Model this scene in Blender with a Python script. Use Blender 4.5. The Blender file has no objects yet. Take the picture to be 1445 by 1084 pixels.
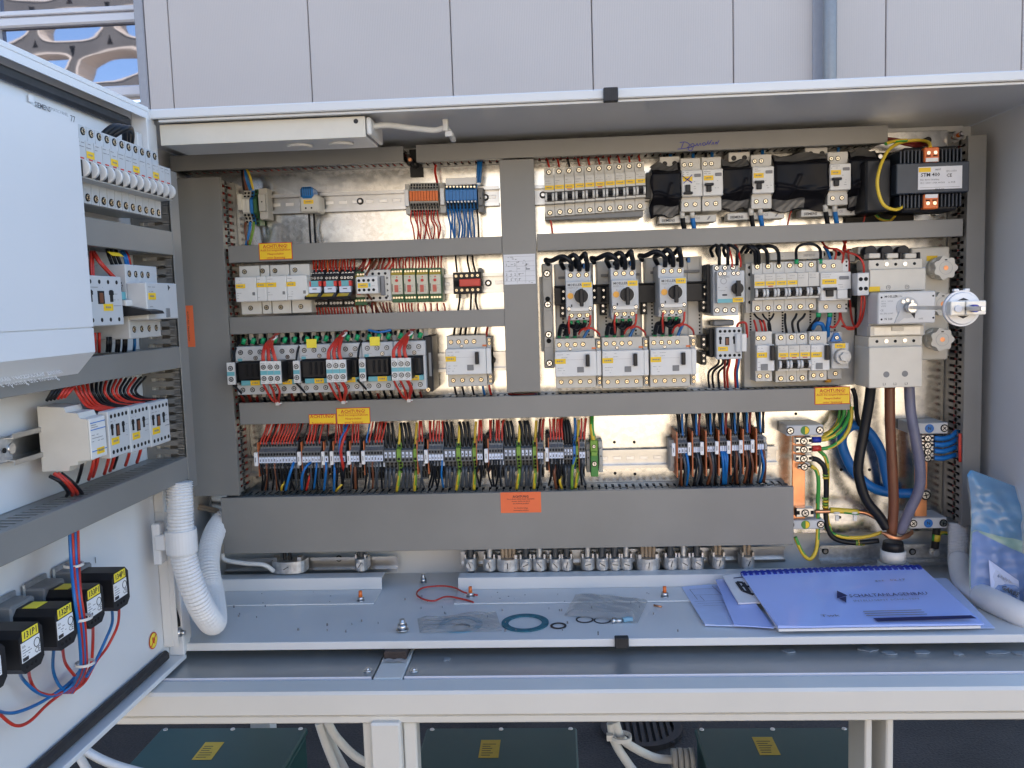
import bpy, math, random
from mathutils import Vector, Matrix
rnd = random.Random(7)
SC = bpy.context.scene
COL = SC.collection
rad = math.radians
# ---------------------------------------------------------------- camera
YAW, PIT, ROL, F = rad(3.0688), rad(5.409), rad(-1.8223), 1210.0
cy, sy, cp, sp, cr, sr = math.cos(YAW), math.sin(YAW), math.cos(PIT), math.sin(PIT), math.cos(ROL), math.sin(ROL)
W2C = (Matrix(((cr, -sr, 0), (sr, cr, 0), (0, 0, 1))) @ Matrix(((1, 0, 0), (0, cp, -sp), (0, sp, cp)))
       @ Matrix(((cy, 0, sy), (0, 1, 0), (-sy, 0, cy))) @ Matrix(((1, 0, 0), (0, 0, -1), (0, 1, 0))))
C2W = W2C.transposed()
CAM = Vector((0, -1.59, 1.6))
cd = bpy.data.cameras.new('camera'); cam = bpy.data.objects.new('camera', cd); COL.objects.link(cam)
cd.sensor_width = 36; cd.lens = 36 * F / 1445; cd.clip_start = 0.01; cd.clip_end = 500
cam.matrix_world = Matrix.Translation(CAM) @ (C2W @ Matrix(((1, 0, 0), (0, -1, 0), (0, 0, -1)))).to_4x4()
SC.camera = cam
# ---------------------------------------------------------------- sky, sun, exposure
SUN_EL, SUN_AZ = 40.0, 22.0      # the sun stands behind the hall (azimuth from +Y towards +X); cabinet is in open shade
w = bpy.data.worlds.new('World'); SC.world = w; w.use_nodes = True
nt = w.node_tree; nt.nodes.clear()
sky = nt.nodes.new('ShaderNodeTexSky'); sky.sky_type = 'NISHITA'; sky.sun_disc = False
sky.sun_elevation = rad(SUN_EL); sky.sun_rotation = rad(SUN_AZ); sky.air_density = 1.0; sky.dust_density = 0.4; sky.ozone_density = 2.0
bg = nt.nodes.new('ShaderNodeBackground'); bg.inputs[1].default_value = 0.15
wo = nt.nodes.new('ShaderNodeOutputWorld'); nt.links.new(sky.outputs[0], bg.inputs[0]); nt.links.new(bg.outputs[0], wo.inputs[0])
sl = bpy.data.lights.new('sun', 'SUN'); sl.energy = 5.0; sl.angle = rad(0.5); sl.color = (1, 0.86, 0.68)
so = bpy.data.objects.new('sun', sl); COL.objects.link(so)
sd = Vector((math.sin(rad(SUN_AZ)) * math.cos(rad(SUN_EL)), math.cos(rad(SUN_AZ)) * math.cos(rad(SUN_EL)), math.sin(rad(SUN_EL))))
so.rotation_euler = sd.to_track_quat('Z', 'Y').to_euler(); so.location = (0, 0, 20)
SC.view_settings.view_transform = 'Standard'; SC.view_settings.look = 'None'; SC.view_settings.gamma = 1
SC.view_settings.exposure = 1.62
SC.cycles.max_bounces = 7; SC.cycles.diffuse_bounces = 4; SC.cycles.glossy_bounces = 4; SC.cycles.transparent_max_bounces = 8
# ---------------------------------------------------------------- placing: photo pixel -> point on a real plane
def ray(px, py): return C2W @ Vector(((px - 722.5) / F, (py - 542) / F, 1))
def onp(px, py, ax, c):
    d = ray(px, py); return CAM + d * ((c - CAM[ax]) / d[ax])
def PY(px, py, Y): return onp(px, py, 1, Y)
def PZ(px, py, Z): return onp(px, py, 2, Z)
FLOOR = 1.0805
DL = rad(0.771); DH = Vector((-0.618, -0.322, 0))
DXV = Vector((math.sin(DL), math.cos(DL), 0)); DNV = Vector((math.cos(DL), -math.sin(DL), 0))
DROT = rad(90) - DL
def DP(px, py, h):          # pixel on the door plane h off the sheet -> (local x, local y, z)
    d = ray(px, py); o = DH + DNV * h
    p = CAM + d * ((o - CAM).dot(DNV) / d.dot(DNV))
    q = p - DH
    return Vector((q.dot(DXV), -h, p.z))
def DW(v): return DH + DXV * v[0] + DNV * (-v[1]) + Vector((0, 0, v[2]))
# ---------------------------------------------------------------- materials
MATS = {}
def mat(name, col, rough=0.5, metal=0.0, var=0.06, scale=40, bump=0.0, bscale=200, spec=0.5, alpha=None, trans=0, coat=0, emis=None):
    m = bpy.data.materials.new(name); m.use_nodes = True; n = m.node_tree; b = n.nodes['Principled BSDF']
    b.inputs['Roughness'].default_value = rough; b.inputs['Metallic'].default_value = metal
    b.inputs['Specular IOR Level'].default_value = spec
    if coat: b.inputs['Coat Weight'].default_value = coat
    if trans: b.inputs['Transmission Weight'].default_value = trans
    if alpha is not None: b.inputs['Alpha'].default_value = alpha
    tc = n.nodes.new('ShaderNodeTexCoord'); no = n.nodes.new('ShaderNodeTexNoise'); no.inputs['Scale'].default_value = scale
    no.inputs['Detail'].default_value = 5
    n.links.new(tc.outputs['Object'], no.inputs['Vector'])
    cr_ = n.nodes.new('ShaderNodeValToRGB'); e = cr_.color_ramp.elements
    e[0].position = 0.3; e[1].position = 0.7
    e[0].color = (*[c * (1 - var) for c in col], 1); e[1].color = (*[min(1, c * (1 + var)) for c in col], 1)
    n.links.new(no.outputs['Fac'], cr_.inputs[0]); n.links.new(cr_.outputs[0], b.inputs['Base Color'])
    if bump:
        n2 = n.nodes.new('ShaderNodeTexNoise'); n2.inputs['Scale'].default_value = bscale
        bp = n.nodes.new('ShaderNodeBump'); bp.inputs['Strength'].default_value = bump; bp.inputs['Distance'].default_value = 0.001
        n.links.new(tc.outputs['Object'], n2.inputs['Vector']); n.links.new(n2.outputs['Fac'], bp.inputs['Height']); n.links.new(bp.outputs[0], b.inputs['Normal'])
    MATS[name] = m; return m
mat('cab_paint', (0.66, 0.675, 0.68), 0.33, var=0.06, scale=3, bump=0.08, bscale=500)
mat('door_paint', (0.70, 0.72, 0.74), 0.28, var=0.03, scale=4, bump=0.06, bscale=500)
mat('frame_paint', (0.66, 0.655, 0.62), 0.42, var=0.03, scale=8, bump=0.1, bscale=500)
mat('tray_metal', (0.40, 0.41, 0.41), 0.34, 0.55, var=0.12, scale=5)
mat('duct', (0.215, 0.212, 0.200), 0.40, var=0.09, scale=5, bump=0.05, bscale=700)
mat('duct_dark', (0.12, 0.125, 0.125), 0.5, var=0.05)
mat('plastic', (0.60, 0.585, 0.54), 0.45, var=0.04, bump=0.05, bscale=900)
mat('plastic_light', (0.70, 0.70, 0.68), 0.4, var=0.03)
mat('plastic_cool', (0.53, 0.545, 0.55), 0.42, var=0.03)
mat('plastic_grey', (0.46, 0.45, 0.42), 0.5, var=0.06)
mat('plastic_mid', (0.20, 0.205, 0.21), 0.5, var=0.06)
mat('terminal_grey', (0.15, 0.16, 0.17), 0.5, var=0.08)
mat('switch_beige', (0.66, 0.63, 0.55), 0.42, var=0.03)
mat('black', (0.014, 0.014, 0.016), 0.42, var=0.2, spec=0.3)
mat('black_gloss', (0.010, 0.010, 0.013), 0.30, var=0.2, spec=0.10)
mat('rubber', (0.025, 0.025, 0.028), 0.6, var=0.25, scale=90)
mat('hole', (0.01, 0.01, 0.01), 0.9, var=0)
mat('white', (0.80, 0.80, 0.80), 0.5, var=0.02)
mat('marker', (0.66, 0.72, 0.85), 0.5, var=0.04)
mat('ink', (0.03, 0.03, 0.035), 0.7, var=0.1)
mat('ink_grey', (0.22, 0.22, 0.23), 0.7, var=0.1)
mat('ink_red', (0.55, 0.03, 0.02), 0.7, var=0.1)
mat('ink_blue', (0.03, 0.04, 0.35), 0.6, var=0.1)
mat('yellow', (0.86, 0.56, 0.015), 0.5, var=0.04)
mat('yellow_bright', (0.9, 0.74, 0.05), 0.5, var=0.03)
mat('turquoise', (0.14, 0.42, 0.47), 0.45, var=0.04)
mat('orange_sticker', (0.83, 0.16, 0.05), 0.55, var=0.03)
mat('orange_plastic', (0.75, 0.17, 0.03), 0.4, var=0.05)
mat('orange_button', (0.85, 0.40, 0.04), 0.4, var=0.05)
mat('red_wire', (0.52, 0.035, 0.02), 0.38, var=0.15, scale=60)
mat('red_dark', (0.22, 0.02, 0.015), 0.45, var=0.2)
mat('orange_wire', (0.70, 0.12, 0.03), 0.4)
mat('blue_wire', (0.01, 0.14, 0.42), 0.38, var=0.12)
mat('blue_plastic', (0.015, 0.17, 0.50), 0.4, var=0.08)
mat('black_wire', (0.010, 0.011, 0.014), 0.38, var=0.2, spec=0.3)
mat('grey_wire', (0.06, 0.07, 0.085), 0.4, var=0.15)
mat('brown_wire', (0.16, 0.055, 0.025), 0.42, var=0.12)
mat('grey_cable', (0.15, 0.15, 0.21), 0.42, var=0.1)
mat('tan_cable', (0.34, 0.27, 0.20), 0.6, var=0.12)
mat('white_cable', (0.62, 0.62, 0.60), 0.5, var=0.05)
mat('green_wire', (0.05, 0.32, 0.05), 0.4, var=0.1)
mat('yellow_wire', (0.70, 0.50, 0.04), 0.4, var=0.08)
mat('green_plastic', (0.05, 0.22, 0.04), 0.45, var=0.15)
mat('green_light', (0.17, 0.32, 0.04), 0.45, var=0.2, scale=80)
mat('green_ferrule', (0.01, 0.33, 0.12), 0.4)
mat('relay_green', (0.03, 0.11, 0.04), 0.45)
mat('relay_cream', (0.62, 0.60, 0.47), 0.5)
mat('relay_red', (0.62, 0.04, 0.03), 0.45)
mat('relay_ochre', (0.34, 0.26, 0.02), 0.5)
mat('red_box', (0.60, 0.05, 0.03), 0.4)
mat('brass', (0.74, 0.64, 0.46), 0.3, 1.0, var=0.1)
mat('steel', (0.62, 0.62, 0.62), 0.28, 1.0, var=0.12)
mat('zinc_cast', (0.50, 0.52, 0.54), 0.40, 0.7, var=0.22, scale=120, bump=0.35, bscale=300)
mat('rail_metal', (0.50, 0.51, 0.52), 0.30, 1.0, var=0.1, scale=30)
mat('copper', (0.72, 0.33, 0.17), 0.36, 1.0, var=0.2, scale=30)
mat('transformer', (0.022, 0.03, 0.045), 0.4, var=0.1)
mat('paper_white', (0.74, 0.75, 0.78), 0.7, var=0.03)
mat('folder_blue', (0.10, 0.22, 0.55), 0.35, var=0.08, scale=12)
mat('paper_blue', (0.40, 0.52, 0.95), 0.25, var=0.05, scale=6, coat=0.5)
mat('paper_pale', (0.52, 0.62, 0.88), 0.55, var=0.05)
mat('binding_blue', (0.01, 0.03, 0.32), 0.35, var=0.05)
mat('gasket_blue', (0.02, 0.13, 0.18), 0.6, var=0.25, scale=100)
mat('gasket_pale', (0.20, 0.38, 0.50), 0.6, var=0.1)
mat('conduit_white', (0.70, 0.71, 0.72), 0.42, var=0.03)
mat('green_box', (0.018, 0.078, 0.074), 0.42, var=0.1, scale=5, bump=0.08, bscale=400)
mat('sticker_ochre', (0.62, 0.42, 0.05), 0.6, var=0.08)
mat('heat_shrink', (0.012, 0.012, 0.012), 0.35)
mat('window_frame', (0.70, 0.69, 0.74), 0.45, var=0.02, scale=3)
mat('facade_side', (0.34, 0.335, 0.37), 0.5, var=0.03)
mat('pipe_metal', (0.26, 0.27, 0.29), 0.45, 0.3, var=0.05)
mat('joint_dark', (0.10, 0.10, 0.11), 0.7)
mat('bounce_stucco', (0.80, 0.70, 0.56), 0.9, var=0.05, scale=1.5)
mat('dimming_brick', (0.17, 0.14, 0.12), 0.9, var=0.15, scale=3)
mat('plate_orange', (0.48, 0.13, 0.04), 0.5, var=0.1)
mat('lattice_shaded', (0.13, 0.12, 0.11), 0.7, var=0.15, scale=2)  # lattice front kept dark so its colour carries its shade
mat('lattice_edge', (0.70, 0.60, 0.50), 0.7)
mat('felt_brown', (0.055, 0.04, 0.035), 0.8, var=0.2, scale=100)
mat('foil', (0.8, 0.8, 0.8), 0.35, 0.6, var=0.1)
mat('bag_green', (0.26, 0.46, 0.40), 0.4, var=0.12, scale=14, coat=0.3)
mat('bag_blue', (0.05, 0.22, 0.44), 0.3, var=0.15, scale=20, coat=0.6)
mat('grease', (0.30, 0.33, 0.36), 0.35, 0.2, var=0.2, scale=30)
mat('lens_clear', (0.80, 0.78, 0.70), 0.15, var=0.1, scale=60, coat=0.6)
def plate_mat():
    m = bpy.data.materials.new('galvanised'); m.use_nodes = True; n = m.node_tree; b = n.nodes['Principled BSDF']
    b.inputs['Metallic'].default_value = 1.0
    tc = n.nodes.new('ShaderNodeTexCoord'); v = n.nodes.new('ShaderNodeTexVoronoi'); v.inputs['Scale'].default_value = 160
    no = n.nodes.new('ShaderNodeTexNoise'); no.inputs['Scale'].default_value = 60; no.inputs['Detail'].default_value = 8
    n.links.new(tc.outputs['Object'], v.inputs['Vector']); n.links.new(tc.outputs['Object'], no.inputs['Vector'])
    sep = n.nodes.new('ShaderNodeSeparateColor'); n.links.new(v.outputs['Color'], sep.inputs[0])
    mx = n.nodes.new('ShaderNodeMix'); mx.data_type = 'FLOAT'; mx.inputs[0].default_value = 0.5
    n.links.new(sep.outputs[0], mx.inputs[2]); n.links.new(no.outputs['Fac'], mx.inputs[3])
    cr_ = n.nodes.new('ShaderNodeValToRGB'); e = cr_.color_ramp.elements
    e[0].position = 0.25; e[1].position = 0.75; e[0].color = (0.60, 0.60, 0.58, 1); e[1].color = (0.74, 0.74, 0.72, 1)
    n.links.new(mx.outputs[0], cr_.inputs[0]); n.links.new(cr_.outputs[0], b.inputs['Base Color'])
    mr = n.nodes.new('ShaderNodeMapRange'); mr.inputs[3].default_value = 0.17; mr.inputs[4].default_value = 0.27
    n.links.new(mx.outputs[0], mr.inputs[0]); n.links.new(mr.outputs[0], b.inputs['Roughness'])
    bp = n.nodes.new('ShaderNodeBump'); bp.inputs['Strength'].default_value = 0.10; bp.inputs['Distance'].default_value = 0.00012
    n2 = n.nodes.new('ShaderNodeTexNoise'); n2.inputs['Scale'].default_value = 45; n2.inputs['Detail'].default_value = 2; n.links.new(tc.outputs['Object'], n2.inputs['Vector']); n.links.new(n2.outputs['Fac'], bp.inputs['Height']); n.links.new(bp.outputs[0], b.inputs['Normal'])
    MATS['galvanised'] = m
plate_mat()
def rib_mat(name, col, scale, axis=0, strength=0.5, rough=0.5, colvar=0.1):
    m = bpy.data.materials.new(name); m.use_nodes = True; n = m.node_tree; b = n.nodes['Principled BSDF']; b.inputs['Roughness'].default_value = rough
    tc = n.nodes.new('ShaderNodeTexCoord'); wv = n.nodes.new('ShaderNodeTexWave'); wv.bands_direction = 'XYZ'[axis]; wv.inputs['Scale'].default_value = scale
    n.links.new(tc.outputs['Object'], wv.inputs['Vector'])
    bp = n.nodes.new('ShaderNodeBump'); bp.inputs['Strength'].default_value = strength; bp.inputs['Distance'].default_value = 0.002
    n.links.new(wv.outputs['Fac'], bp.inputs['Height']); n.links.new(bp.outputs[0], b.inputs['Normal'])
    no = n.nodes.new('ShaderNodeTexNoise'); no.inputs['Scale'].default_value = 1.2; n.links.new(tc.outputs['Object'], no.inputs['Vector'])
    ad = n.nodes.new('ShaderNodeMath'); ad.operation = 'MULTIPLY_ADD'; ad.inputs[1].default_value = 0.35
    n.links.new(wv.outputs['Fac'], ad.inputs[0]); n.links.new(no.outputs['Fac'], ad.inputs[2])
    oi = n.nodes.new('ShaderNodeObjectInfo'); a2 = n.nodes.new('ShaderNodeMath'); a2.operation = 'MULTIPLY_ADD'; a2.inputs[1].default_value = 0.22; n.links.new(oi.outputs['Random'], a2.inputs[0]); n.links.new(ad.outputs[0], a2.inputs[2]); ad = a2
    cr_ = n.nodes.new('ShaderNodeValToRGB'); e = cr_.color_ramp.elements; e[0].position = 0.3; e[1].position = 1.2 if False else 1.0
    e[0].color = (*[c * (1 - colvar) for c in col], 1); e[1].color = (*[c * (1 + colvar) for c in col], 1)
    n.links.new(ad.outputs[0], cr_.inputs[0]); n.links.new(cr_.outputs[0], b.inputs['Base Color']); MATS[name] = m
rib_mat('facade', (0.52, 0.465, 0.445), 36, 0, 0.22, 0.5, 0.06)
def ground_mat():
    m = bpy.data.materials.new('asphalt'); m.use_nodes = True; n = m.node_tree; b = n.nodes['Principled BSDF']; b.inputs['Roughness'].default_value = 0.85
    tc = n.nodes.new('ShaderNodeTexCoord'); no = n.nodes.new('ShaderNodeTexNoise'); no.inputs['Scale'].default_value = 120; no.inputs['Detail'].default_value = 8
    n2 = n.nodes.new('ShaderNodeTexNoise'); n2.inputs['Scale'].default_value = 3
    n.links.new(tc.outputs['Object'], no.inputs['Vector']); n.links.new(tc.outputs['Object'], n2.inputs['Vector'])
    mx = n.nodes.new('ShaderNodeMath'); mx.operation = 'ADD'; n.links.new(no.outputs['Fac'], mx.inputs[0]); n.links.new(n2.outputs['Fac'], mx.inputs[1])
    cr_ = n.nodes.new('ShaderNodeValToRGB'); e = cr_.color_ramp.elements; e[0].position = 0.35; e[1].position = 0.75
    b.inputs['Specular IOR Level'].default_value = 0.2; e[0].color = (0.024, 0.021, 0.019, 1); e[1].color = (0.075, 0.064, 0.058, 1)
    h = n.nodes.new('ShaderNodeMath'); h.operation = 'MULTIPLY'; h.inputs[1].default_value = 0.5; n.links.new(mx.outputs[0], h.inputs[0])
    n.links.new(h.outputs[0], cr_.inputs[0]); n.links.new(cr_.outputs[0], b.inputs['Base Color'])
    bp = n.nodes.new('ShaderNodeBump'); bp.inputs['Strength'].default_value = 0.8; bp.inputs['Distance'].default_value = 0.006
    n.links.new(no.outputs['Fac'], bp.inputs['Height']); n.links.new(bp.outputs[0], b.inputs['Normal']); MATS['asphalt'] = m
ground_mat()
mat('paving_bounce', (0.26, 0.235, 0.20), 0.9, var=0.1, scale=2)
def glass_mirror():
    m = bpy.data.materials.new('window_glass'); m.use_nodes = True; b = m.node_tree.nodes['Principled BSDF']
    n = m.node_tree; no = n.nodes.new('ShaderNodeTexNoise'); no.inputs['Scale'].default_value = 1.3
    b.inputs['Base Color'].default_value = (0.25, 0.27, 0.34, 1); b.inputs['Metallic'].default_value = 0.9; b.inputs['Roughness'].default_value = 0.02
    bp = n.nodes.new('ShaderNodeBump'); bp.inputs['Strength'].default_value = 0.012; bp.inputs['Distance'].default_value = 0.05
    n.links.new(no.outputs['Fac'], bp.inputs['Height']); n.links.new(bp.outputs[0], b.inputs['Normal']); MATS['window_glass'] = m
glass_mirror()
def film(name, col, alpha, rough):
    m = mat(name, col, rough, var=0.1, coat=0.4); b = m.node_tree.nodes['Principled BSDF']; b.inputs['Alpha'].default_value = alpha; return m
film('clear_film', (0.55, 0.62, 0.64), 0.16, 0.10)
film('zip_bag', (0.42, 0.43, 0.43), 0.5, 0.2)
film('tie_clear', (0.75, 0.75, 0.72), 0.7, 0.3)
# ---------------------------------------------------------------- mesh builder
class G:
    def __init__(s): s.v = []; s.f = []; s.m = []; s.s = []
    def face(s, idx, m=0, sm=False): s.f.append(idx); s.m.append(m); s.s.append(sm)
    def box(s, x0, x1, y0, y1, z0, z1, m=0, c=0.0):
        if x0 > x1: x0, x1 = x1, x0
        if y0 > y1: y0, y1 = y1, y0
        if z0 > z1: z0, z1 = z1, z0
        n = len(s.v)
        c = min(c, (x1 - x0) * .45, (y1 - y0) * .45, (z1 - z0) * .45)
        if c <= 0:
            s.v += [(x, y, z) for x in (x0, x1) for y in (y0, y1) for z in (z0, z1)]
            for q in ((0, 1, 3, 2), (4, 6, 7, 5), (0, 4, 5, 1), (2, 3, 7, 6), (0, 2, 6, 4), (1, 5, 7, 3)): s.face([n + i for i in q], m)
            return s
        X, Y, Z = (x0, x1), (y0, y1), (z0, z1); id_ = {}
        for i in (0, 1):
            for j in (0, 1):
                for k in (0, 1):
                    for a in range(3):
                        p = [X[i], Y[j], Z[k]]; sg = [1 - 2 * i, 1 - 2 * j, 1 - 2 * k]
                        for b in range(3):
                            if b != a: p[b] += sg[b] * c
                        id_[(i, j, k, a)] = len(s.v); s.v.append(tuple(p))
        for i in (0, 1):
            q = [id_[(i, j, k, 0)] for j, k in ((0, 0), (0, 1), (1, 1), (1, 0))]; s.face(q if i == 0 else q[::-1], m)
            q = [id_[(j, i, k, 1)] for j, k in ((0, 0), (1, 0), (1, 1), (0, 1))]; s.face(q if i == 0 else q[::-1], m)
            q = [id_[(j, k, i, 2)] for j, k in ((0, 0), (0, 1), (1, 1), (1, 0))]; s.face(q if i == 0 else q[::-1], m)
        for j in (0, 1):
            for k in (0, 1):
                for a in range(3):
                    b, d = [(1, 2), (0, 2), (0, 1)][a]
                    def g(t, ax):
                        key = [0, 0, 0]; key[a] = t; key[b] = j; key[d] = k; return id_[(*key, ax)]
                    q = [g(0, b), g(0, d), g(1, d), g(1, b)]
                    s.face(q, m)
                    i_, j_, k_ = 0, 0, 0
        for i in (0, 1):
            for j in (0, 1):
                for k in (0, 1): s.face([id_[(i, j, k, a)] for a in range(3)], m)
        return s
    def cyl(s, p0, p1, r0, r1=None, n=12, m=0, caps=True, sm=True, mcap=None):
        p0, p1 = Vector(p0), Vector(p1); r1 = r0 if r1 is None else r1
        d = (p1 - p0).normalized(); a = d.orthogonal().normalized(); b = d.cross(a); k = len(s.v)
        for p, r in ((p0, r0), (p1, r1)):
            for i in range(n):
                t = 2 * math.pi * i / n; s.v.append(tuple(p + (a * math.cos(t) + b * math.sin(t)) * r))
        for i in range(n): s.face([k + i, k + (i + 1) % n, k + n + (i + 1) % n, k + n + i], m, sm)
        if caps:
            mc = m if mcap is None else mcap
            s.face([k + i for i in range(n)][::-1], m); s.face([k + n + i for i in range(n)], mc)
        return s
    def tube(s, pts, r, n=6, m=0, m2=None, caps=True, res=None, rib=None):
        P = smooth(pts, res) if res != 0 else [Vector(p) for p in pts]
        k = len(s.v); up = None; L = len(P); dist = 0
        for i, p in enumerate(P):
            d = (P[min(i + 1, L - 1)] - P[max(i - 1, 0)])
            d = d.normalized() if d.length > 1e-9 else Vector((0, 0, 1))
            if up is None: up = d.orthogonal().normalized()
            up = (up - d * up.dot(d)); up = up.normalized() if up.length > 1e-6 else d.orthogonal().normalized()
            b = d.cross(up); rr = r(i / (L - 1)) if callable(r) else r
            if rib: rr = rr * (1 + (rib if i % 2 else -rib))
            for j in range(n):
                t = 2 * math.pi * j / n; s.v.append(tuple(p + (up * math.cos(t) + b * math.sin(t)) * rr))
        for i in range(L - 1):
            for j in range(n):
                mm = m2 if (m2 is not None and (j + i // 6) % n < n // 2) else m
                s.face([k + i * n + j, k + i * n + (j + 1) % n, k + (i + 1) * n + (j + 1) % n, k + (i + 1) * n + j], mm, not rib)
        if caps: s.face([k + j for j in range(n)][::-1], m); s.face([k + (L - 1) * n + j for j in range(n)], m)
        return s
    def prism(s, pts, ax, a, b, m=0):
        n = len(pts); k = len(s.v)
        def mk(p, t): return {'x': (t, p[0], p[1]), 'y': (p[0], t, p[1]), 'z': (p[0], p[1], t)}[ax]
        for t in (a, b):
            for p in pts: s.v.append(mk(p, t))
        for i in range(n): s.face([k + i, k + (i + 1) % n, k + n + (i + 1) % n, k + n + i], m)
        s.face([k + i for i in range(n)][::-1], m); s.face([k + n + i for i in range(n)], m); return s
    def poly(s, pts, m=0):
        k = len(s.v); s.v += [tuple(p) for p in pts]; s.face(list(range(k, k + len(pts))), m); return s
    def grid(s, fn, nu, nv, m=0, sm=True):
        k = len(s.v)
        for i in range(nu + 1):
            for j in range(nv + 1): s.v.append(tuple(fn(i / nu, j / nv)))
        for i in range(nu):
            for j in range(nv):
                a = k + i * (nv + 1) + j; s.face([a, a + 1, a + nv + 2, a + nv + 1], m, sm)
        return s
    def ring(s, c, r0, r1, z0, z1, n=32, m=0, sq=0.0, ax='z'):
        k = len(s.v)
        for r, z in ((r0, z0), (r1, z0), (r1, z1), (r0, z1)):
            for i in range(n):
                t = 2 * math.pi * i / n
                if ax == 'z': s.v.append((c[0] + r * math.cos(t), c[1] + r * math.sin(t), z))
                elif ax == 'y': s.v.append((c[0] + r * math.cos(t), z, c[1] + r * math.sin(t)))
        for q in range(4):
            for i in range(n):
                s.face([k + q * n + i, k + q * n + (i + 1) % n, k + ((q + 1) % 4) * n + (i + 1) % n, k + ((q + 1) % 4) * n + i], m, False)
        return s
def smooth(pts, res=None):
    P = [Vector(p) for p in pts]
    if len(P) < 3: return P
    res = res or 6; out = []
    for i in range(len(P) - 1):
        a, b, c, d = P[max(i - 1, 0)], P[i], P[i + 1], P[min(i + 2, len(P) - 1)]
        for j in range(res):
            t = j / res
            out.append(0.5 * ((2 * b) + (c - a) * t + (2 * a - 5 * b + 4 * c - d) * t * t + (3 * b - a - 3 * c + d) * t ** 3))
    out.append(P[-1]); return out
MESH = {}
def mesh(name, g, mats, key=None):
    if key and key in MESH: return MESH[key]
    me = bpy.data.meshes.new(name); me.from_pydata(g.v, [], g.f)
    for m in mats: me.materials.append(MATS[m])
    me.polygons.foreach_set('material_index', g.m); me.polygons.foreach_set('use_smooth', g.s)
    if key is None or True:
        import bmesh
        bm = bmesh.new(); bm.from_mesh(me); bmesh.ops.recalc_face_normals(bm, faces=bm.faces); bm.to_mesh(me); bm.free()
    me.update()
    if key: MESH[key] = me
    return me
def link(name, me, parent=None, loc=(0, 0, 0), rot=None):
    o = bpy.data.objects.new(name, me); COL.objects.link(o); o.location = loc
    if rot: o.rotation_euler = rot
    if parent: o.parent = parent
    return o
def tagit(o, label=None, cat=None, group=None, kind=None):
    if label: o['label'] = label
    if cat: o['category'] = cat
    if group: o['group'] = group
    if kind: o['kind'] = kind
    return o
def part(name, g, mats, parent, key=None, loc=(0, 0, 0), rot=None, label=None, kind=None):
    o = link(name, mesh(name, g, mats if isinstance(mats, (list, tuple)) else [mats], key), parent, loc, rot); return tagit(o, label=label, kind=kind)
def thing(name, label, cat, loc=(0, 0, 0), group=None, rot=None):
    o = link(name, None, None, loc, rot); o.empty_display_size = 0.02; return tagit(o, label, cat, group)
def single(name, g, mats, label, cat, group=None, loc=(0, 0, 0), rot=None, key=None):
    return tagit(part(name, g, mats, None, key, loc, rot), label, cat, group)
def struct(name, g, mats): return tagit(part(name, g, mats, None), kind='structure')
TXT = {}
def text(parent, s, size, x, y, z, m='ink', name='lettering', align='CENTER', rot=(math.pi / 2, 0, 0), sx=1.0, bold=0.0):
    key = (s, m, align, round(bold, 5))
    if key not in TXT:
        cu = bpy.data.curves.new('t', 'FONT'); cu.body = s; cu.size = 1; cu.align_x = align; cu.align_y = 'CENTER'; cu.resolution_u = 1; cu.offset = bold
        ob = bpy.data.objects.new('t', cu); COL.objects.link(ob)
        dg = bpy.context.evaluated_depsgraph_get(); me = bpy.data.meshes.new_from_object(ob.evaluated_get(dg)); me.name = name
        me.materials.clear(); me.materials.append(MATS[m]); bpy.data.objects.remove(ob); bpy.data.curves.remove(cu); TXT[key] = me
    o = link(name, TXT[key], parent, (x, y, z), rot); o.scale = (size * sx, size, size); return o
N10 = ('first', 'second', 'third', 'fourth', 'fifth', 'sixth', 'seventh', 'eighth', 'ninth', 'tenth', 'eleventh', 'twelfth', 'thirteenth', 'fourteenth')
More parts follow.
